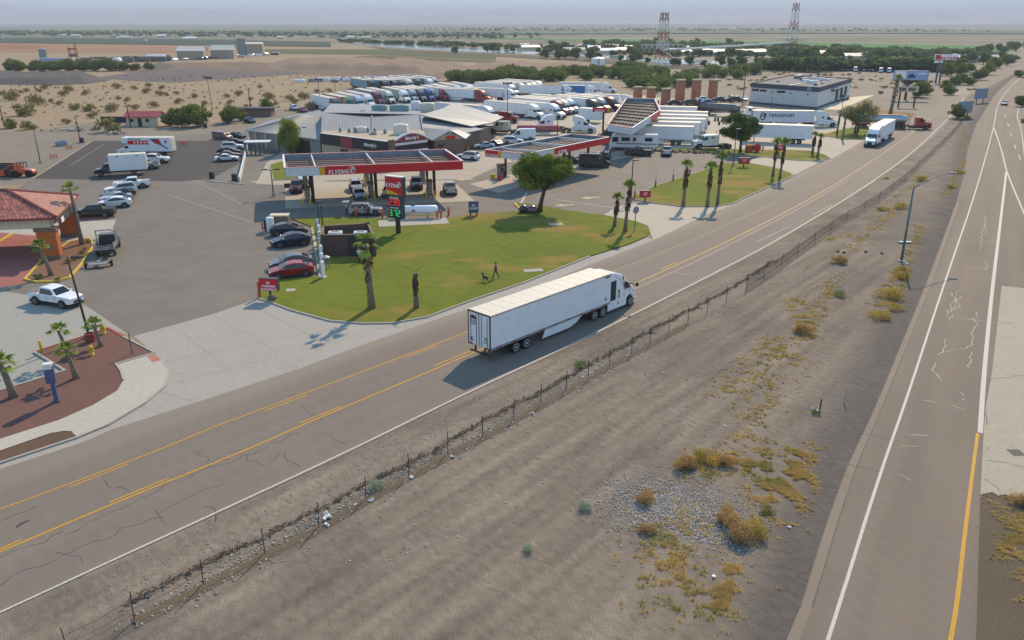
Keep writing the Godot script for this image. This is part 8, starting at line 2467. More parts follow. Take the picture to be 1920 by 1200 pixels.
	for q in [[V(-79,-245.6),7.5,"wooden pole with a crossarm behind the dark shed roof"],[V(-99.4,-209.9),6.0,"wooden pole before the red roofed hut"],[V(-141.1,-223.9),4.6,"short wooden pole at the edge of the sand"],[V(75.1,-264.8),14.0,"tall wooden pole at the warehouse corner"],[V(144.8,-389.6),9.0,"wooden pole behind the warehouse roof"]]:
		var u := thing("utility_pole",q[2],"utility pole",at(q[0]),0.2,"wooden poles")
		var ub := Mb.new()
		ub.tube([Vector3.ZERO,Vector3(-0.1,q[1],0)],[0.17,0.12],8)
		part("pole",ub.done(true),M["wood_pole"],u)
		part("crossarm",box_mesh(Vector3(-0.1,q[1] - 0.5,0),Vector3(1.8,0.14,0.14)),M["wood_pole"],u)
	var hm := thing("highway_lamp","tall grey highway lamp with long arm reaching over the ramp","lamp post",Vector3(45.1,0,-87.79),0.0)
	var hb := Mb.new()
	hb.tube([Vector3.ZERO,Vector3(-0.1,8.6,0)],[0.16,0.09],10)
	part("pole",hb.done(true),M["highway_steel"],hm)
	hb = Mb.new()
	hb.tube([Vector3(-0.1,8.55,0),Vector3(1.6,9.1,-1.1),Vector3(4.0,9.4,-3.0),Vector3(6.0,9.45,-4.2)],[0.07,0.05],8)
	part("arm",hb.done(true),M["highway_steel"],hm)
	part("lamp_head",cached("cobra",func(m: Mb): m.softbox(Vector3(6.5,9.42,-4.5),Vector3(1.0,0.16,0.36),0.04)),M["highway_steel"],hm)
	part("base",cached("mastbase",func(m: Mb): m.lathe(Vector3.ZERO,[Vector2(0.42,0),Vector2(0.42,0.12)],12)),M["kerb_grey"],hm)
	for i in 4:
		var q: Vector2 = [V(19.26,-122.5),V(24.05,-131.44),V(28.08,-137.11),V(32.04,-142.19)][i]
		var s := thing("marker_post","red bollard with thin rod on the second lawn's edge, %s" % ["first by the red sign","second from the red sign","third from the red sign","farthest from the red sign"][i],"bollard",at(q,0.1),0.0,"red marker posts")
		part("sleeve",cached("sleeve",func(m: Mb): m.lathe(Vector3.ZERO,[Vector2(0.13,0),Vector2(0.13,1.0),Vector2(0.08,1.06)],10),true),M["bollard_red"],s)
		part("rod",box_mesh(Vector3(0,1.6,0),Vector3(0.05,1.2,0.05)),M["steel_pole"],s)
	for q in [[V(-25.34,-74.81),1.7,"orange bollard at the lawn corner beside the charger sign"],[V(-22.06,-109.55),1.5,"orange bollard at the front edge of the forecourt, by the pole"],[V(-18.31,-109.23),1.3,"orange bollard before the silver sport utility's nose"],[V(-17.53,-109.55),1.3,"orange bollard beside the price sign"],[V(-10.49,-108.59),1.2,"orange bollard at the tank's east end, first of a pair"],[V(-9.97,-108.59),1.2,"orange bollard at the tank's east end, second of a pair"],[V(-9.06,-110.53),1.3,"orange post beside the white tap by the tank"]]:
		bollard("bollard_orange",q[2],at(q[0],0.05),q[1],"orange bollards",0.15)
	for q in [[V(-39.32,-60.68),1.1,"yellow bollard at the notch of the gravel bed"],[V(-24.19,-129.64),1.9,"yellow and black post by the middle pumps"]]:
		bollard("bollard_yellow",q[2],at(q[0],0.1),q[1],"yellow bollards",0.12)
	for q in [[V(-34.84,-60.12),"yellow fire hydrant in the middle of the gravel bed"],[V(-36.17,-64.88),"yellow hydrant at the red corner of the gravel bed"]]:
		var h := thing("fire_hydrant",q[1],"hydrant",at(q[0],0.12))
		part("barrel",cached("hydrant",func(m: Mb): m.lathe(Vector3.ZERO,[Vector2(0.2,0),Vector2(0.2,0.08),Vector2(0.15,0.1),Vector2(0.15,0.6),Vector2(0.2,0.62),Vector2(0.17,0.74),Vector2(0.05,0.86)],12),true),M["bollard_yellow"],h)
		for s in [1.0,-1.0]:
			part("outlet",cached("outlet%d" % s,func(m: Mb): m.lathe(Vector3(s*0.14,0.45,0),[Vector2(0.09,-0.1),Vector2(0.09,0.1)],10,Basis(Vector3(0,0,1),PI/2))),M["bollard_yellow"],h)
	var dark := [V(53.3,-220.2),V(52.9,-216.6),V(56.6,-225.1),V(57.4,-225.1),V(58.7,-225.1),V(60.4,-225.1),V(55.5,-216.1),V(59.9,-216.6),V(64,-226.4)]
	for i in dark.size():
		bollard("print_black","dark guard post on the open concrete before the dull tank trailer",at(dark[i],0.02),1.0,"dark guard posts",0.28)
	for i in 13:
		var t := i/12.0
		var s := solo("wheel_stop",cached("stopbar",func(m: Mb): m.softbox(Vector3(0,0.07,0),Vector3(0.22,0.14,1.7),0.03)),M["kerb_grey"],"pale wheel stop at the head of a bay west of the store","wheel stop","wheel stops in the bays")
		s.position = at(V(-59.8,-179.5).lerp(V(-48.12,-138.1),t),0.03)
		s.rotation.y = 0.25
	for q in [[V(-52.97,-139.1),"dark bin left on the island below the bays"],[V(-48.35,-137.11),"dark bin right on the island below the bays"],[V(-98.3,-182.9),"dark box at the foot of the north west lamp post"],[V(-79.9,-209.9),"small dark box on the yard by the bushes"]]:
		var s := solo("waste_bin",cached("wbin",func(m: Mb): m.softbox(Vector3(0,0.6,0),Vector3(0.8,1.2,0.7),0.08)),M["frame_dark"],q[1],"bin")
		s.position = at(q[0],0.02)
	kerb([V(-54.2,-138.1),V(-51.73,-136.13),V(-45.89,-133.75)],"kerb_grey",0.3,0.14)
	var pb := solo("plastic_bin",cached("pbin",func(m: Mb): m.lathe(Vector3.ZERO,[Vector2(1.2,0),Vector2(1.3,1.0),Vector2(1.1,1.0),Vector2(1.0,0.7)],14)),M["board_back"],"pale round tub on the grey yard north of the skip","tub")
	pb.position = Vector3(-100.7,0,-178.7)
	for q in [[V(-92.93,-161.12),"orange heap of netting beside the lot's west edge"],[V(-96.2,-173.2),"small orange barrier beside the lot's west edge"],[V(-73.7,-179.5),"pale red frame standing behind the moving truck"]]:
		var s := solo("orange_barrier",cached("barrier",func(m: Mb):
			for k in 3:
				m.box(Vector3(-0.6 + 0.6*k,0.4,0),Vector3(0.12,0.8,0.1))
			m.box(Vector3(0,0.7,0),Vector3(1.6,0.14,0.06))
			m.box(Vector3(0,0.35,0),Vector3(1.6,0.14,0.06))),M["bollard_orange"],q[1],"barrier")
		s.position = at(q[0])
	for q in [[V(-112.8,-204.5),4.0,"heap of broken concrete and boards on the grey yard"],[V(-108.9,-206.6),3.4,"low heap of pale rubble on the grey yard"],[V(-97.1,-197.4),1.6,"white board lying on the yard near the bush"]]:
		var rb := Mb.new()
		for i in 16:
			rb.box(Vector3(rng.randf_range(-1,1)*q[1],rng.randf_range(0.1,0.5),rng.randf_range(-1.2,1.2)),Vector3(rng.randf_range(0.4,1.6),rng.randf_range(0.1,0.5),rng.randf_range(0.3,1.0)),Basis.from_euler(Vector3(rng.randf_range(-0.3,0.3),rng.randf()*3.0,rng.randf_range(-0.3,0.3))))
		var s := solo("rubble_heap",rb.done(),M["kerb_grey"],q[2],"rubble")
		s.position = at(q[0])
	var ds := thing("dark_shed","long low dark roofed shed behind the broad green bush","shed",Vector3(-80.6,0,-235.6),0.02)
	part("wall",box_mesh(Vector3(5,1.1,-2),Vector3(11,2.2,4)),M["stucco_brown"],ds)
	part("roof",box_mesh(Vector3(5,2.3,-2),Vector3(12,0.25,5)),M["fascia_dark"],ds)
	var pt := thing("propane_tank","white propane tank with black emblem on a slab behind the price sign","gas tank",Vector3(-13.68,0.14,-108.96),0.05)
	part("vessel",cached("propane",func(m: Mb): m.lathe(Vector3(-3.0,1.15,0),[Vector2(0.05,0),Vector2(0.45,0.08),Vector2(0.62,0.35),Vector2(0.62,5.9),Vector2(0.45,6.2),Vector2(0.05,6.3)],18,Basis(Vector3(0,0,1),-PI/2)),true),M["white_paint"],pt)
	for s in [-1.8,1.8]:
		part("saddle",box_mesh(Vector3(s,0.35,0),Vector3(0.25,0.7,1.0)),M["kerb_grey"],pt)
	part("rail",box_mesh(Vector3(0.6,0.42,0.55),Vector3(5.0,0.1,0.1)),M["kerb_yellow"],pt)
	part("dome",box_mesh(Vector3(-0.2,1.85,0),Vector3(0.45,0.22,0.4)),M["black_plastic"],pt)
	part("emblem",cached("chevron",func(m: Mb): m.slab(vecs([-0.45,0.95,-0.15,1.35,0.2,0.95,0.02,0.95,-0.15,1.12,-0.28,0.95]),0.6,0.635)),M["print_black"],pt)
	var tap := solo("water_tap",cached("tap",func(m: Mb):
		m.tube([Vector3.ZERO,Vector3(0,1.3,0),Vector3(0.25,1.45,0),Vector3(0.35,1.2,0)],[0.09],8)),M["white_metal"],"white standpipe at the end of the tank bollards","tap")
	tap.position = Vector3(-8.89,0.12,-111.35)
	for i in 7:
		var t := i/6.0
		var c := thing("charging_post","white charging post along the kerb, %s from the enclosure lamp" % ["first","second","third","fourth","fifth","sixth","seventh and nearest"][i],"charger",at(V(-25.3,-100.64).lerp(V(-20.41,-81.31),t),0.12),-0.1,"charging posts")
		part("body",cached("charger",func(m: Mb): m.softbox(Vector3(0,0.95,0),Vector3(0.34,1.8,0.5),0.08)),M["white_paint"],c)
		part("panel",cached("chargerpanel",func(m: Mb): m.box(Vector3(-0.215,1.0,0),Vector3(0.02,1.4,0.3))),M["grey_paint"],c)
		part("cable",cached("chargercable",func(m: Mb): m.tube([Vector3(-0.2,1.4,0.25),Vector3(-0.4,0.6,0.32),Vector3(-0.25,0.35,0.1),Vector3(-0.22,1.0,0.0)],[0.03],5)),M["black_plastic"],c)
		part("footing",cached("chargerfoot",func(m: Mb): m.box(Vector3(0,0.03,0),Vector3(0.7,0.08,0.9))),M["kerb_grey"],c)
	var kb := solo("charger_kerb",panel_mesh(V(-26.73,-102.82),V(-20.81,-81.5),0.0,0.16,0.0,0.3),M["kerb_grey"],"pale kerb beam in front of the charging posts","kerb")
	var c1 := thing("charger_cabinet","white charger cabinet with dark side at the far corner of the charging bays","cabinet",Vector3(-32.46,0,-101.67),0.1)
	part("body",cached("chargercab",func(m: Mb): m.softbox(Vector3(0.55,0.95,0),Vector3(0.9,1.9,0.8),0.06)),M["white_paint"],c1)
	part("side",box_mesh(Vector3(-0.05,0.8,0),Vector3(0.3,1.6,0.7)),M["black_plastic"],c1)
	part("footing",box_mesh(Vector3(0.3,0.05,0),Vector3(2.0,0.12,1.4)),M["kerb_grey"],c1)
	var c2 := thing("utility_cabinet","brown utility cabinet with cream lid behind the charger cabinet","cabinet",Vector3(-31.61,0.12,-105.29),0.05)
	part("body",box_mesh(Vector3(0,0.6,0),Vector3(2.4,1.2,1.3)),M["stucco_brown"],c2)
	part("lid",box_mesh(Vector3(0,1.28,0),Vector3(2.5,0.16,1.4)),M["stucco_cream"],c2)
	bollard("bollard_orange","orange post beside the charger cabinet",Vector3(-32.96,0,-101.67),1.3,"orange bollards",0.1)
	var tt := thing("valve_stand","grey pipe stand at the corner of the brown enclosure","pipe stand",Vector3(-20.8,0.12,-84.66))
	part("frame",cached("valves",func(m: Mb):
		for k in 3:
			m.tube([Vector3(-0.35 + 0.35*k,0,0),Vector3(-0.35 + 0.35*k,1.2,0)],[0.07],6)
		m.lathe(Vector3(0,1.2,0),[Vector2(0.5,0),Vector2(0.5,0.12),Vector2(0.1,0.3)],10)),M["galvanised"],tt)
	var bag := thing("rubbish_bags","dark bundles piled at the yellow kerb under the round tree","bundle",Vector3(2.16,0.12,-112.37))
	part("bag",cached("bag1",func(m: Mb): m.lathe(Vector3(-0.5,0,0),[Vector2(0.5,0),Vector2(0.75,0.4),Vector2(0.5,0.95),Vector2(0.1,1.1)],9),true),M["navy_paint"],bag)
	part("bag",cached("bag2",func(m: Mb): m.lathe(Vector3(0.7,0,0.1),[Vector2(0.7,0),Vector2(0.9,0.4),Vector2(0.6,0.95),Vector2(0.1,1.05)],9),true),M["plum_paint"],bag)
	for q in [[V(50.39,-169.5),"rust coloured square barrel under the dark green tree",0],[V(51.77,-168.77),"round orange reel under the dark green tree",1]]:
		var s := solo("yard_barrel" if q[2] == 0 else "cable_reel",cached("barrel%d" % q[2],func(m: Mb): m.lathe(Vector3(0,0 if q[2] == 0 else 0.9,0),[Vector2(0.75,0 if q[2] == 0 else -0.3),Vector2(0.85,0.3),Vector2(0.8,1.4 if q[2] == 0 else 0.35)],12,Basis() if q[2] == 0 else Basis(Vector3.RIGHT,PI/2))),M["bollard_red" if q[2] else "stucco_orange"],q[1],"barrel" if q[2] == 0 else "reel")
		s.position = at(q[0],0.1)
	var rk := Mb.new()
	for i in 18:
		rk.box(Vector3(29.2,0.2,-171.1).lerp(Vector3(45.06,0.2,-166.04),i/17.0) + Vector3(0,0,rng.randf_range(-0.8,0.8)),Vector3(rng.randf_range(0.6,1.2),rng.randf_range(0.4,0.7),rng.randf_range(0.5,0.9)),Basis.from_euler(Vector3(rng.randf(),rng.randf()*3.0,rng.randf())))
	var rocks := solo("boulder_row",rk.done(),M["sand_mound"],"row of tan boulders on the dry strip before the diesel row","boulders")
	rocks.set_meta("kind","stuff")
	var f := thing("wire_fence","low fence of thin steel posts and wire between the road and the dirt","fence")
	var bases := [V(-19.39,-27.07),V(-17.5,-29.21),V(-15.19,-31.68),V(-12.87,-34.09),V(-10.89,-37.7),V(-8.47,-39.19),V(-6.29,-41.66),V(-4.11,-44.26),V(-1.96,-46.48),V(0.11,-48.97),V(2.09,-51.26),V(4.06,-53.65),V(5.93,-55.63),V(7.89,-58.27),V(10,-60.68),V(11.86,-62.78),V(13.95,-65.13),V(16.21,-67.78),V(18.64,-70.63),V(21.25,-73.69),V(24.12,-77.16),V(27.17,-81.12),V(30.52,-85.67),V(33.96,-90.47),V(37.99,-96.03),V(42.13,-101.67),V(46.81,-107.95),V(51.69,-113.93),V(56.76,-120.54),V(62.34,-128.33),V(68.53,-137.11),V(77.04,-149.93),V(86.72,-164.52),V(97.3,-180.4),V(109.6,-199.4),V(122.1,-219)]
	bases[4] = V(-10.59,-36.4)
	for i in bases.size():
		var post := part("post",cached("fencepost",func(m: Mb): m.box(Vector3(0,0.8,0),Vector3(0.04,1.6,0.04))),M["wood_pole"],f)
		post.position = at(bases[i])
		post.rotation = Vector3(rng.randf_range(-0.06,0.06),0.7,rng.randf_range(-0.06,0.06))
	for hgt in [0.35,0.75,1.15]:
		var wb := Mb.new()
		for i in bases.size() - 1:
			var a := at(bases[i],hgt + rng.randf_range(-0.08,0.08))
			var e := at(bases[i + 1],hgt + rng.randf_range(-0.08,0.08))
			wb.tube([a,a.lerp(e,0.5) - Vector3(0,0.12,0),e],[0.012],3,false)
		part("wire",wb.done(),M["dark_pole"],f)
	var mesh_b := Mb.new()
	for i in range(20,bases.size() - 1):
		var a: Vector2 = bases[i]
		var e: Vector2 = bases[i + 1]
		var n := 26
		for k in n:
			var t := k/float(n)
			mesh_b.tube([at(a.lerp(e,t),0.02),at(a.lerp(e,t + 0.04),1.35)],[0.009],3,false)
			mesh_b.tube([at(a.lerp(e,t + 0.04),0.02),at(a.lerp(e,t),1.35)],[0.009],3,false)
	part("wire_mesh",mesh_b.done(),M["dark_pole"],f).set_meta("kind","stuff")
# ---------------------------------------------------------------- people and a dog
func skin(bones: Array,cell: float,blend: float) -> ArrayMesh:
	var lo := Vector3(1e9,1e9,1e9)
	var hi := -lo
	for b in bones:
		for k in 2:
			var r: float = b[2 + k] + cell*2.0
			lo = lo.min(b[k] - Vector3.ONE*r)
			hi = hi.max(b[k] + Vector3.ONE*r)
	var n := Vector3i(((hi - lo)/cell).ceil()) + Vector3i.ONE
	var field := PackedFloat32Array()
	field.resize(n.x*n.y*n.z)
	field.fill(1.0)
	for b in bones:   # only the cells near each bone
		var a: Vector3 = b[0]
		var e: Vector3 = b[1]
		var rm := maxf(b[2],b[3]) + blend + cell*2.0
		var p0 := Vector3i(((a.min(e) - Vector3.ONE*rm - lo)/cell).floor()).clamp(Vector3i.ZERO,n - Vector3i.ONE)
		var p1 := Vector3i(((a.max(e) + Vector3.ONE*rm - lo)/cell).ceil()).clamp(Vector3i.ZERO,n - Vector3i.ONE)
		var ax := e - a
		var l2 := maxf(ax.length_squared(),1e-6)
		for z in range(p0.z,p1.z + 1):
			for y in range(p0.y,p1.y + 1):
				for x in range(p0.x,p1.x + 1):
					var p := lo + Vector3(x,y,z)*cell
					var t := clampf((p - a).dot(ax)/l2,0,1)
					var d: float = p.distance_to(a + ax*t) - lerpf(b[2],b[3],t)
					var i := (z*n.y + y)*n.x + x
					var f := field[i]
					var h := maxf(blend - absf(f - d),0.0)/blend
					field[i] = minf(f,d) - h*h*blend*0.25
	var ids := {}
	var mb := Mb.new()
	var corner := [Vector3i(0,0,0),Vector3i(1,0,0),Vector3i(0,1,0),Vector3i(1,1,0),Vector3i(0,0,1),Vector3i(1,0,1),Vector3i(0,1,1),Vector3i(1,1,1)]
	var vert := PackedVector3Array()
	var cols := PackedColorArray()
	for z in n.z - 1:
		for y in n.y - 1:
			for x in n.x - 1:
				var s := Vector3.ZERO
				var m := 0
				var g := []
				for c in corner:
					g.append(field[((z + c.z)*n.y + y + c.y)*n.x + x + c.x])
				for ea in [[0,1],[2,3],[4,5],[6,7],[0,2],[1,3],[4,6],[5,7],[0,4],[1,5],[2,6],[3,7]]:
					if (g[ea[0]] < 0.0) != (g[ea[1]] < 0.0):
						var t: float = g[ea[0]]/(g[ea[0]] - g[ea[1]])
						s += Vector3(corner[ea[0]]).lerp(Vector3(corner[ea[1]]),t)
						m += 1
				if m:
					var p := lo + (Vector3(x,y,z) + s/m)*cell
					ids[Vector3i(x,y,z)] = vert.size()
					vert.append(p)
					var best := 1e9
					var col := Color.WHITE
					for b in bones:
						var q := Geometry3D.get_closest_point_to_segment(p,b[0],b[1])
						var d: float = p.distance_to(q) - maxf(b[2],b[3])
						if d < best:
							best = d
							col = b[4]
					cols.append(col)
	for key in ids:
		var k: Vector3i = key
		for axis in 3:
			var step := Vector3i.ZERO
			step[axis] = 1
			var a: float = field[(k.z*n.y + k.y)*n.x + k.x]
			var k2 := k + step
			var e: float = field[(k2.z*n.y + k2.y)*n.x + k2.x]
			if (a < 0.0) == (e < 0.0): continue
			var u := Vector3i.ZERO
			var w := Vector3i.ZERO
			u[(axis + 1) % 3] = 1
			w[(axis + 2) % 3] = 1
			if not (ids.has(k - u) and ids.has(k - w) and ids.has(k - u - w)): continue
			var q := [ids[k],ids[k - u],ids[k - u - w],ids[k - w]]
			if a < 0.0: q.reverse()
			for t in [[0,1,2],[0,2,3]]:
				for j in t:
					mb.v.append(vert[q[j]])
					mb.c.append(cols[q[j]])
	return mb.done(true)
func person(label: String,pos: Vector3,yaw: float,h: float,stride: float,arm_r: Vector3,arm_l: Vector3,shirt: Color,legs: Color,hair: Color,flesh: Color) -> Node3D:
	var o := thing("person",label,"person",pos,yaw,"people at the truck stop")
	var k := h/1.75
	var hip := Vector3(0,0.92,0)*k
	var chest := Vector3(0.01,1.28,0)*k
	var neck := Vector3(0.02,1.47,0)*k
	var head := Vector3(0.04,1.62,0)*k
	var bones := [[hip,chest,0.135*k,0.15*k,shirt],[chest + Vector3(0,0.1,-0.13)*k,chest + Vector3(0,0.1,0.13)*k,0.08*k,0.08*k,shirt],[neck - Vector3(0,0.06,0),head,0.05*k,0.055*k,flesh],[head - Vector3(0,0.03,0)*k,head + Vector3(0.01,0.05,0)*k,0.085*k,0.095*k,flesh],[head + Vector3(-0.03,0.06,0)*k,head + Vector3(0.0,0.09,0)*k,0.095*k,0.09*k,hair],[head + Vector3(0.09,-0.01,0)*k,head + Vector3(0.11,-0.03,0)*k,0.018*k,0.016*k,flesh],[hip + Vector3(0,-0.02,-0.07)*k,hip + Vector3(0,-0.02,0.07)*k,0.12*k,0.12*k,legs]]
	for s in [1.0,-1.0]:
		var th := hip + Vector3(0,-0.04,0.09*s)*k
		var kn := Vector3(stride*0.22*s + 0.04,0.5,0.1*s)*k
		var an := Vector3(stride*0.38*s - 0.04*stride,0.1 + (0.06*stride if s < 0 else 0.0),0.1*s)*k
		bones.append([th,kn,0.095*k,0.065*k,legs])
		bones.append([kn,an,0.065*k,0.045*k,legs])
		bones.append([an + Vector3(-0.05,-0.06,0)*k,an + Vector3(0.15,-0.07,0.02*s)*k,0.042*k,0.034*k,lin(52,48,46)])
		var sh := chest + Vector3(0,0.12,0.2*s)*k
		var hand: Vector3 = (arm_r if s > 0 else arm_l)*k
		var el := (sh + hand)*0.5 + Vector3(-0.05,-0.05,0.04*s)*k
		bones.append([sh,el,0.055*k,0.045*k,shirt])
		bones.append([el,hand,0.042*k,0.032*k,flesh])
		var dir := (hand - el).normalized()
		bones.append([hand,hand + dir*0.08*k,0.036*k,0.034*k,flesh])
		for f in 4:
			var off := Vector3(0.0,0.0,-0.027 + 0.018*f).rotated(Vector3.UP,0.3)*k
			bones.append([hand + dir*0.08*k + off,hand + dir*(0.14 - 0.008*absf(f - 1.5))*k + off + Vector3(0.015,0,0)*k,0.011*k,0.009*k,flesh])
		bones.append([hand + dir*0.03*k + Vector3(0.03,0,0)*k,hand + dir*0.09*k + Vector3(0.06,0,0)*k,0.012*k,0.01*k,flesh])
	part("body",skin(bones,0.021,0.05),M["figure"],o)
	return o
func build_people() -> void:
	var dark := lin(34,34,40)
	var flesh := lin(164,122,98)
	person("person in a purple shirt and dark trousers walking a dog on the lawn",Vector3(-1.73,0.13,-81.28),PI*0.9,1.62,1.0,Vector3(0.12,0.85,0.26),Vector3(0.25,0.95,-0.24),lin(86,78,128),dark,lin(30,26,26),flesh)
	person("person in a white top and dark trousers standing against the brown enclosure",Vector3(-17.54,0.13,-87.14),-0.9,1.66,0.15,Vector3(0.2,1.15,0.3),Vector3(0.12,1.1,-0.32),lin(206,200,204),lin(26,26,30),lin(60,44,40),flesh)
	person("person in a white shirt standing behind the silver sport utility",Vector3(-23.83,0.05,-111.65),0.3,1.72,0.2,Vector3(0.25,1.2,0.2),Vector3(0.1,0.85,-0.25),lin(206,204,204),lin(36,38,44),lin(40,34,32),flesh)
	person("person in dark clothes leaning by the open doors of the silver sport utility",Vector3(-21.27,0.05,-110.65),1.7,1.7,0.3,Vector3(0.3,1.1,0.2),Vector3(0.3,1.0,-0.2),lin(60,56,62),lin(44,42,48),lin(40,34,32),flesh)
	person("person in grey clothes standing by the front seat of the silver sport utility",Vector3(-20.53,0.05,-110.32),1.4,1.66,0.2,Vector3(0.2,0.95,0.22),Vector3(0.25,1.1,-0.2),lin(120,104,100),lin(54,50,54),lin(40,34,32),flesh)
	person("person in a white top beside the red sign under the dark green tree",Vector3(53.9,0.05,-171.4),0.5,1.7,0.3,Vector3(0.2,0.95,0.22),Vector3(0.1,0.85,-0.26),lin(212,208,204),lin(54,54,62),lin(40,34,32),flesh)
	var d := thing("dog","dark and tan dog on the lawn just ahead of its walker","dog",Vector3(-2.83,0.13,-79.79),PI*0.72)
	var back := lin(48,42,40)
	var tan := lin(140,104,70)
	var bones := [[Vector3(-0.3,0.5,0),Vector3(0.0,0.5,0),0.11,0.12,back],[Vector3(0.0,0.5,0),Vector3(0.28,0.5,0),0.12,0.15,back],[Vector3(0.3,0.56,0),Vector3(0.48,0.76,0),0.09,0.07,back],[Vector3(0.48,0.78,0),Vector3(0.56,0.8,0),0.08,0.075,back],[Vector3(0.58,0.78,0),Vector3(0.7,0.74,0),0.045,0.03,tan],[Vector3(-0.38,0.56,0),Vector3(-0.55,0.5,0),0.04,0.03,back],[Vector3(-0.55,0.5,0),Vector3(-0.68,0.6,0),0.03,0.015,back]]
	for s in [1.0,-1.0]:
		bones.append([Vector3(0.46,0.85,0.05*s),Vector3(0.45,0.94,0.065*s),0.03,0.012,back])
		bones.append([Vector3(0.26,0.42,0.08*s),Vector3(0.25 + 0.06*s,0.22,0.08*s),0.06,0.035,tan])
		bones.append([Vector3(0.25 + 0.06*s,0.22,0.08*s),Vector3(0.25 + 0.08*s,0.04,0.08*s),0.033,0.028,tan])
		bones.append([Vector3(0.25 + 0.08*s,0.03,0.08*s),Vector3(0.31 + 0.08*s,0.025,0.08*s),0.03,0.026,tan])
		bones.append([Vector3(-0.32,0.46,0.08*s),Vector3(-0.24 - 0.04*s,0.32,0.08*s),0.085,0.055,back])
		bones.append([Vector3(-0.24 - 0.04*s,0.32,0.08*s),Vector3(-0.42 - 0.05*s,0.2,0.08*s),0.05,0.032,tan])
		bones.append([Vector3(-0.42 - 0.05*s,0.2,0.08*s),Vector3(-0.39 - 0.05*s,0.04,0.08*s),0.03,0.026,tan])
		bones.append([Vector3(-0.39 - 0.05*s,0.03,0.08*s),Vector3(-0.32 - 0.05*s,0.025,0.08*s),0.03,0.026,tan])
	part("body",skin(bones,0.017,0.03),M["figure"],d)
	var lb := Mb.new()
	lb.tube([Vector3(-2.73,0.8,-78.44),Vector3(-2.31,0.75,-79.34),Vector3(-1.91,0.95,-79.26)],[0.012],4)
	solo("dog_lead",lb.done(),M["black_plastic"],"dark lead between the dog and its walker","lead")
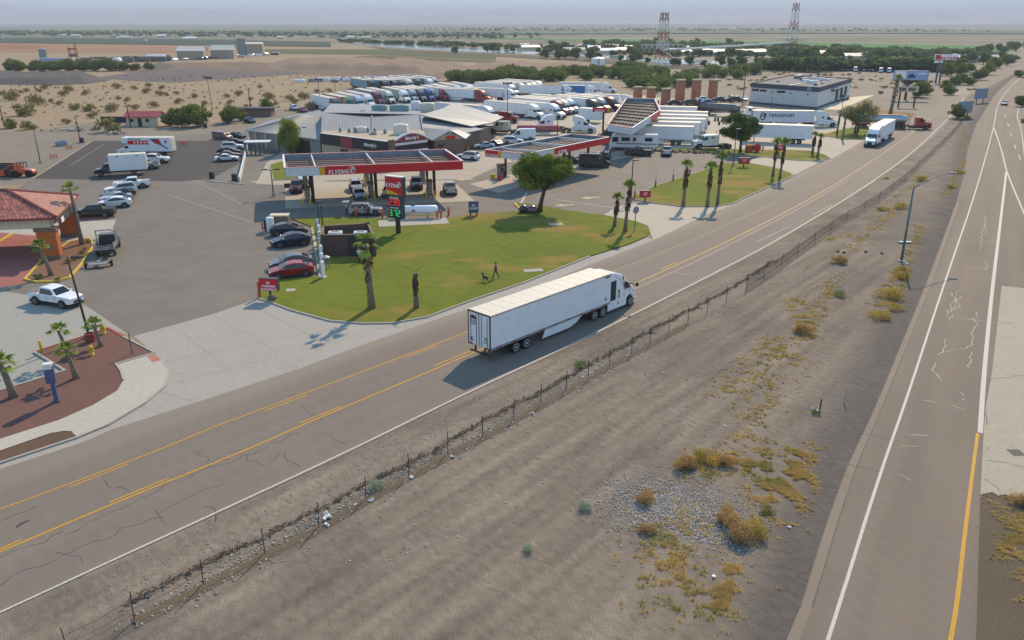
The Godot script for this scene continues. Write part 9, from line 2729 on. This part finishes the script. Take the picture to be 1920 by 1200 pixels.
# ---------------------------------------------------------------- what lies on the dirt between the roads
func build_median() -> void:
	var orange_brush := crown_mesh(105,clump_set(108,14,Vector3(0.62,0.36,0.62),Vector3(0,0.42,0),0.36),1500,0.04,lin(148,114,72),lin(172,144,104))
	var grey_brush := crown_mesh(115,clump_set(118,10,Vector3(0.4,0.3,0.4),Vector3(0,0.34,0),0.28),1500,0.035,lin(126,140,128),lin(160,166,150))
	var olive_brush := crown_mesh(125,clump_set(128,12,Vector3(0.7,0.3,0.6),Vector3(0,0.34,0),0.36),900,0.045,lin(120,112,50),lin(176,150,78))
	var green_brush := crown_mesh(135,clump_set(138,10,Vector3(0.45,0.22,0.4),Vector3(0,0.26,0),0.26),1400,0.035,lin(66,92,42),lin(108,120,56))
	var list := [
		[orange_brush,V(12.25,-35.68),1.35,"large orange tumbleweed bush beside the ramp, lower half of the pair","orange brush"],
		[orange_brush,V(12.04,-37.14),1.1,"large orange tumbleweed bush beside the ramp, upper half of the pair","orange brush"],
		[olive_brush,V(13.18,-35.92),1.2,"yellowing bush grown into the large orange tumbleweed","orange brush"],
		[orange_brush,V(7.79,-38.97),0.95,"round orange tumbleweed on the pale gravel","orange brush"],
		[orange_brush,V(10.76,-42.77),1.1,"round orange tumbleweed left of a grassy one","orange brush"],
		[olive_brush,V(12.3,-43.41),1.3,"grassy yellow bush right of the round orange tumbleweed","orange brush"],
		[orange_brush,V(13.53,-42.96),0.9,"low orange tuft beside the grassy yellow bush","orange brush"],
		[orange_brush,V(7.4,-36.02),0.7,"small flattened orange tuft below the pale gravel","orange brush"],
		[orange_brush,V(37.62,-87.15),1.3,"small orange bush in the dry strip halfway up the dirt","orange brush"],
		[orange_brush,V(26.05,-65.26),1.3,"orange tuft at the end of the dry strip","orange brush"],
		[grey_brush,V(4.2,-38.28),1.0,"pale grey green bush alone on the dirt","grey brush"],
		[grey_brush,V(0.78,-34.44),0.75,"small grey green bush low on the dirt","grey brush"],
		[grey_brush,V(-8.07,-40.37),1.15,"blue green bush caught in the fence","grey brush"],
		[green_brush,V(5.45,-57.96),1.3,"dark green weed at the fence behind the trailer","green brush"],
		[green_brush,V(14.38,-37.81),1.0,"small bright green bush beside the large orange one","green brush"],
		[green_brush,V(33.03,-75.3),1.5,"dark green low bush in the middle of the upper dirt","green brush"],
		[green_brush,V(21.53,-49.85),0.8,"green weed round the foot of the stub post","green brush"],
		[olive_brush,V(38.18,-75.14),2.2,"broad olive bush below the highway lamp","olive brush"],
		[olive_brush,V(42.29,-81.69),1.6,"yellow grass clump between the highway lamp and the olive bush","olive brush"],
		[olive_brush,V(34.34,-69.04),1.5,"yellow clump at the tip of the lamp's grass strip","olive brush"],
		[olive_brush,V(43.25,-84.04),1.3,"yellow clump at the foot of the highway lamp","olive brush"],
		[olive_brush,V(37.07,-71.52),1.3,"yellow clump beside the ramp below the olive bush","olive brush"],
		[olive_brush,V(71.56,-137.6),2.2,"wide olive bush by the fence on the upper dirt","olive brush"],
		[olive_brush,V(57.99,-115.69),1.9,"greyish dry bush by the fence on the upper dirt","olive brush"],
		[olive_brush,V(54.59,-114.27),1.4,"yellowish bush left of the greyish dry one","olive brush"],
		[olive_brush,V(66.16,-139.1),0.9,"small dark weed on the road side of the fence","olive brush"],
		[olive_brush,V(81.75,-144.33),1.6,"yellow green clump along the ramp's upper edge","olive brush"],
		[olive_brush,V(73.52,-130.98),1.4,"yellow green clump lower on the ramp's upper edge","olive brush"],
		[orange_brush,V(29.34,-38.7),1.0,"orange grass at the broken end of the concrete slab","orange brush"]]
	for q in list:
		var s := solo("brush_clump",q[0],M["leaf_dry"],q[3],"bush",q[4])
		s.position = at(q[1])
		s.scale = 0.88*Vector3(1,0.62 if q[4] == "olive brush" else 0.9,1)*q[2]
		s.rotation.y = q[1].x*3.0
	var blade := Mb.new()
	for k in 9:
		var a := k*0.7
		var d := Vector3(cos(a),0,sin(a))
		var l := 0.5 + 0.5*absf(sin(k*1.7))
		blade.tri(d.cross(Vector3.UP)*0.018,d*0.12*l + Vector3(0,0.26*l,0),-d.cross(Vector3.UP)*0.018)
		blade.tri(d.cross(Vector3.UP)*0.02 + d*0.05,d*0.24*l + Vector3(0,0.16*l,0),d*0.05 - d.cross(Vector3.UP)*0.02)
	var tuft := blade.done()
	var xf := []
	var cols := PackedColorArray()
	var strips := [[V(19.06,-45.42),V(15.91,-38.97),0.9,700],[V(14.92,-43.73),V(17.46,-41.24),1.6,600],[V(15.43,-40.95),V(15.03,-37.65),1.3,350],[V(11.56,-33.65),V(9.73,-30.09),0.35,420],[V(10.28,-37.91),V(7.71,-33.65),2.0,350],[V(10.92,-42.46),V(14.24,-43.73),1.2,420],[V(7.63,-33.23),V(9.35,-30.09),2.4,260],[V(20.96,-57.75),V(15.29,-45.07),1.8,300],[V(28.34,-74.65),V(25.95,-63.38),0.9,420],[V(35.33,-81.69),V(25.02,-63.38),1.1,420],[V(40.74,-92.34),V(57.2,-115.69),0.9,420],[V(34.88,-70.04),V(44.43,-85.67),0.9,800],[V(45.72,-87.79),V(56.34,-105.78),0.7,350],[V(68.25,-123.3),V(90.9,-159.15),0.6,500],[V(95.09,-165.91),V(122.9,-221.4),1.2,300],[V(22.24,-63.38),V(22.59,-58.81),1.6,260],[V(15.49,-52.92),V(21.53,-61.02),1.6,220],[V(29.19,-38.97),V(25.28,-30.09),1.4,500],[V(26.14,-34.09),V(27.95,-35.92),0.9,250],[V(39.67,-97.32),V(44.49,-100),0.6,120],[V(51.75,-112.21),V(74.78,-141.67),0.6,240]]
	for st in strips:
		for i in int(st[3]*2.4):
			var p: Vector2 = st[0].lerp(st[1],rng.randf()) + Vector2(rng.randfn(),rng.randfn())*st[2]*0.55
			if fine.get_noise_2dv(p*0.9) < -0.02: continue
			xf.append(Transform3D(Basis(Vector3.UP,rng.randf()*TAU).scaled(Vector3(1.2,0.7,1.2)*rng.randf_range(0.4,0.95)),at(p)))
			cols.append(lin(206,174,114).lerp(lin(146,144,76),clampf(rng.randf()*0.4 - 0.05 + mid.get_noise_2dv(p*2.0),0,1))*rng.randf_range(0.8,1.15))
	swarm("dry_grass",tuft,M["leaf_dry"],xf,cols)
	var stone := Mb.new()
	stone.lathe(Vector3.ZERO,[Vector2(0.04,-0.03),Vector2(0.09,0.01),Vector2(0.07,0.06),Vector2(0.01,0.08)],6)
	var sm := stone.done()
	xf = []
	cols = PackedColorArray()
	var gravel := [V(6.72,-38.43),V(11.56,-39.52),V(11.59,-35.92),V(7.63,-33.23),V(5.56,-36.4)]
	for i in 9000:
		var p: Vector2
		var size := rng.randf_range(0.25,0.8)
		if i < 3800:   # pale gravel round the tumbleweeds
			p = V(6.56,-39.52).lerp(V(11.79,-37.91),rng.randf()) + Vector2(rng.randfn()*1.3,rng.randfn()*1.6 + 0.6)
			size = rng.randf_range(0.25,0.8)
		elif i < 5400:   # windrow along the fence
			p = V(-17.5,-29.21).lerp(V(11.86,-62.78),rng.randf()) + Vector2(rng.randfn(),rng.randfn())*0.45
			size = rng.randf_range(0.25,1.0)
		elif i < 6900:   # the roadside
			p = V(-19.57,-30.83).lerp(V(13.9,-68.61),rng.randf()) + Vector2(rng.randfn(),rng.randfn())*1.0
			size = rng.randf_range(0.15,0.5)
		else:
			p = Vector2(rng.randf_range(-20,40),rng.randf_range(-90,-32))
		if p.distance_squared_to(Vector2.ZERO) < 100: continue
		if away_from(p,road_edge) < 0.4 or not on_dirt(p): continue
		xf.append(Transform3D(Basis.from_euler(Vector3(rng.randf(),rng.randf()*TAU,rng.randf())).scaled(Vector3.ONE*size),at(p,0.01)))
		cols.append((lin(164,154,146) if i < 3800 else lin(150,138,126)).lerp(lin(204,196,186),rng.randf()*rng.randf())*rng.randf_range(0.7,1.1))
	var smat := plain_mat("stone",Color.WHITE,0.9)
	smat.vertex_color_use_as_albedo = true
	swarm("loose_stones",sm,smat,xf,cols)
	var roadside := [V(-18.4,-30.09),V(-16.76,-32.2),V(-15.52,-33.57),V(-13.3,-35.54),V(-11.89,-37.14),V(-10.82,-38.07),V(-8.68,-40.95),V(-6.38,-43.22),V(-4.16,-45.84),V(-1.96,-48.74),V(0.19,-51.18),V(2.24,-53.28),V(4.29,-55.93),V(6.26,-58.38),V(8.27,-60.79),V(10.47,-63.38),V(12.46,-65.91),V(17.51,-71.52),V(23.59,-78.92),V(30.28,-87.79)]
	var tb := Mb.new()
	var line_pts := smooth_line(roadside,2)
	for i in line_pts.size() - 1:
		var n := maxi(1,int(line_pts[i].distance_to(line_pts[i + 1])/0.16))
		for k in n:
			var p: Vector2 = line_pts[i].lerp(line_pts[i + 1],k/float(n))
			p += Vector2(fine.get_noise_2dv(p*0.6),fine.get_noise_2dv(p*0.6 + Vector2(50,0)))*0.35
			for t in 3:
				var a := at(p,0.02) + Vector3(rng.randfn()*0.07,rng.randf()*0.13,rng.randfn()*0.07)
				tb.col = lin(98,82,70)*rng.randf_range(0.6,1.2)
				tb.tube([a,a + Vector3(rng.randfn()*0.16 + 0.13,rng.randf()*0.1,rng.randfn()*0.16 - 0.12)],[0.03],3,false)
	var tw := solo("twig_line",tb.done(),M["tinted"],"dark ragged line of twigs and debris along the fence","debris")
	tw.set_meta("kind","stuff")
	var rid := Mb.new()
	for k in 2:
		var base := smooth_line([V(-17.45,-29.1),V(-15.15,-31.56),V(-12.83,-33.96),V(-10.56,-36.26),V(-8.44,-39.03),V(-6.27,-41.48),V(-4.09,-44.06),V(-1.96,-46.34),V(0.11,-48.81),V(2.08,-51.01),V(4.04,-53.37),V(7.85,-57.96),V(11.8,-62.42),V(16.15,-67.51)],3)
		for i in base.size() - 1:
			var side := Vector2(base[i + 1] - base[i]).normalized().orthogonal()
			for s in [-0.5,0.0]:
				var h0: float = 0.1 + 0.1*fine.get_noise_2dv(base[i]*0.8)
				var h1: float = 0.1 + 0.1*fine.get_noise_2dv(base[i + 1]*0.8)
				var q := [at(base[i] + side*s,h0 if s == 0.0 else -0.02),at(base[i + 1] + side*s,h1 if s == 0.0 else -0.02),at(base[i + 1] + side*(s + 0.5),-0.02 if s == 0.0 else h1),at(base[i] + side*(s + 0.5),-0.02 if s == 0.0 else h0)]
				rid.col = lin(128,112,94)*1.05
				rid.up_tri(q[0],q[1],q[2])
				rid.up_tri(q[0],q[2],q[3])
		break
	struct("earth_ridge",rid.done(true),M["dirt"])
	var litter := [[V(-10.41,-37.29),0.45,"broken white crate lying at the fence","crate"],[V(-10.27,-36.5),0.3,"pale crumpled sheet beside the broken crate","sheet"],[V(-8.85,-38.54),0.22,"white scrap on the ridge below the blue green bush","scrap"],[V(-8.12,-38.97),0.22,"grey flat stone on the ridge","stone"],[V(-6.07,-41.42),0.25,"pale flat scrap on the ridge between posts","scrap"],[V(-3.74,-43.87),0.25,"heap of pale scraps at a fence post","scrap"],[V(1.32,-49.85),0.25,"blue white scrap in the weeds at the fence","scrap"],[V(5.54,-55.93),0.2,"white scrap at the fence behind the trailer","scrap"],[V(9.65,-60.12),0.22,"white bag at the foot of a fence post","scrap"],[V(10.19,-32.32),0.22,"white can alone on the low dirt","can"],[V(21.59,-50.42),0.3,"white block beside the stub post","block"],[V(5.56,-36.4),0.3,"bleached branches in a small heap on the dirt","branches"],[V(6.46,-34.53),0.3,"bleached branches below the gravel","branches"],[V(15.22,-36.4),0.14,"white paper near the ramp edge","paper"],[V(45.22,-86.72),0.25,"pale stones at the highway lamp's foot","stones"],[V(14.63,-47.96),0.14,"white speck of litter on the open dirt","litter"],[V(11.8,-56.73),0.16,"white litter on the tracks beside the fence","litter"]]
	for q in litter:
		var lb := Mb.new()
		var n := 7 if q[3] in ["branches","crate","stones"] else 3
		for i in n:
			if q[3] == "branches":
				var a := Vector3(rng.randfn()*0.3,0.05,rng.randfn()*0.3)
				lb.tube([a,a + Vector3(rng.randfn()*0.4,rng.randf()*0.25,rng.randfn()*0.4)],[0.025,0.01],4)
			else:
				lb.box(Vector3(rng.randfn()*0.5,0.25 + rng.randf()*0.2,rng.randfn()*0.4)*q[1],Vector3(1.0,0.25,0.5)*q[1]*rng.randf_range(0.6,1.3),Basis.from_euler(Vector3(rng.randfn()*0.4,rng.randf()*3,rng.randfn()*0.4)))
		var s := solo("litter_" + q[3],lb.done(),M["white_metal"] if q[3] != "branches" else M["kerb_grey"],q[2],q[3])
		s.position = at(q[0],0.02)
		s.scale = Vector3.ONE*0.75
	var stub := solo("stub_post",box_mesh(Vector3(0,0.45,0),Vector3(0.08,0.9,0.08)),M["wood_pole"],"dark stub post beside the white block near the ramp","post")
	stub.position = Vector3(21.98,0,-50.34)
	var lean := thing("leaning_marker","thin leaning pale marker stake near the ramp edge","stake",Vector3(24.19,0,-51.6))
	part("stake",box_mesh(Vector3(0,0.55,0),Vector3(0.05,1.1,0.05)),M["kerb_grey"],lean).rotation.z = -0.12
	var gc := solo("green_scrap",box_mesh(Vector3(0,0.12,0),Vector3(1.5,0.2,0.5)),M["unit_teal"],"faded green sheet lying behind the highway lamp","sheet")
	gc.position = Vector3(49.26,0,-95.78)
	var tyre := Mb.new()
	for i in 5:
		tyre.lathe(Vector3(rng.randf_range(-3,3),0.05,rng.randf_range(-1.5,1.5)),[Vector2(0.1,0),Vector2(0.2,0.03),Vector2(0.18,0.12),Vector2(0.09,0.13)],8)
	var ty := solo("tyre_pieces",tyre.done(),M["tyre"],"scattered dark tyre pieces in the dry strip","tyre pieces")
	ty.position = Vector3(41.39,0,-90.47)
	ty.set_meta("kind","stuff")
func on_dirt(p: Vector2) -> bool:
	if not cache.has("dirt_poly"):
		var s := road_edge.duplicate()
		var back := ramp_edge.duplicate()
		back.reverse()
		s.append_array(back)
		cache["dirt_poly"] = PackedVector2Array(s)
	return Geometry2D.is_point_in_polygon(p,cache["dirt_poly"])
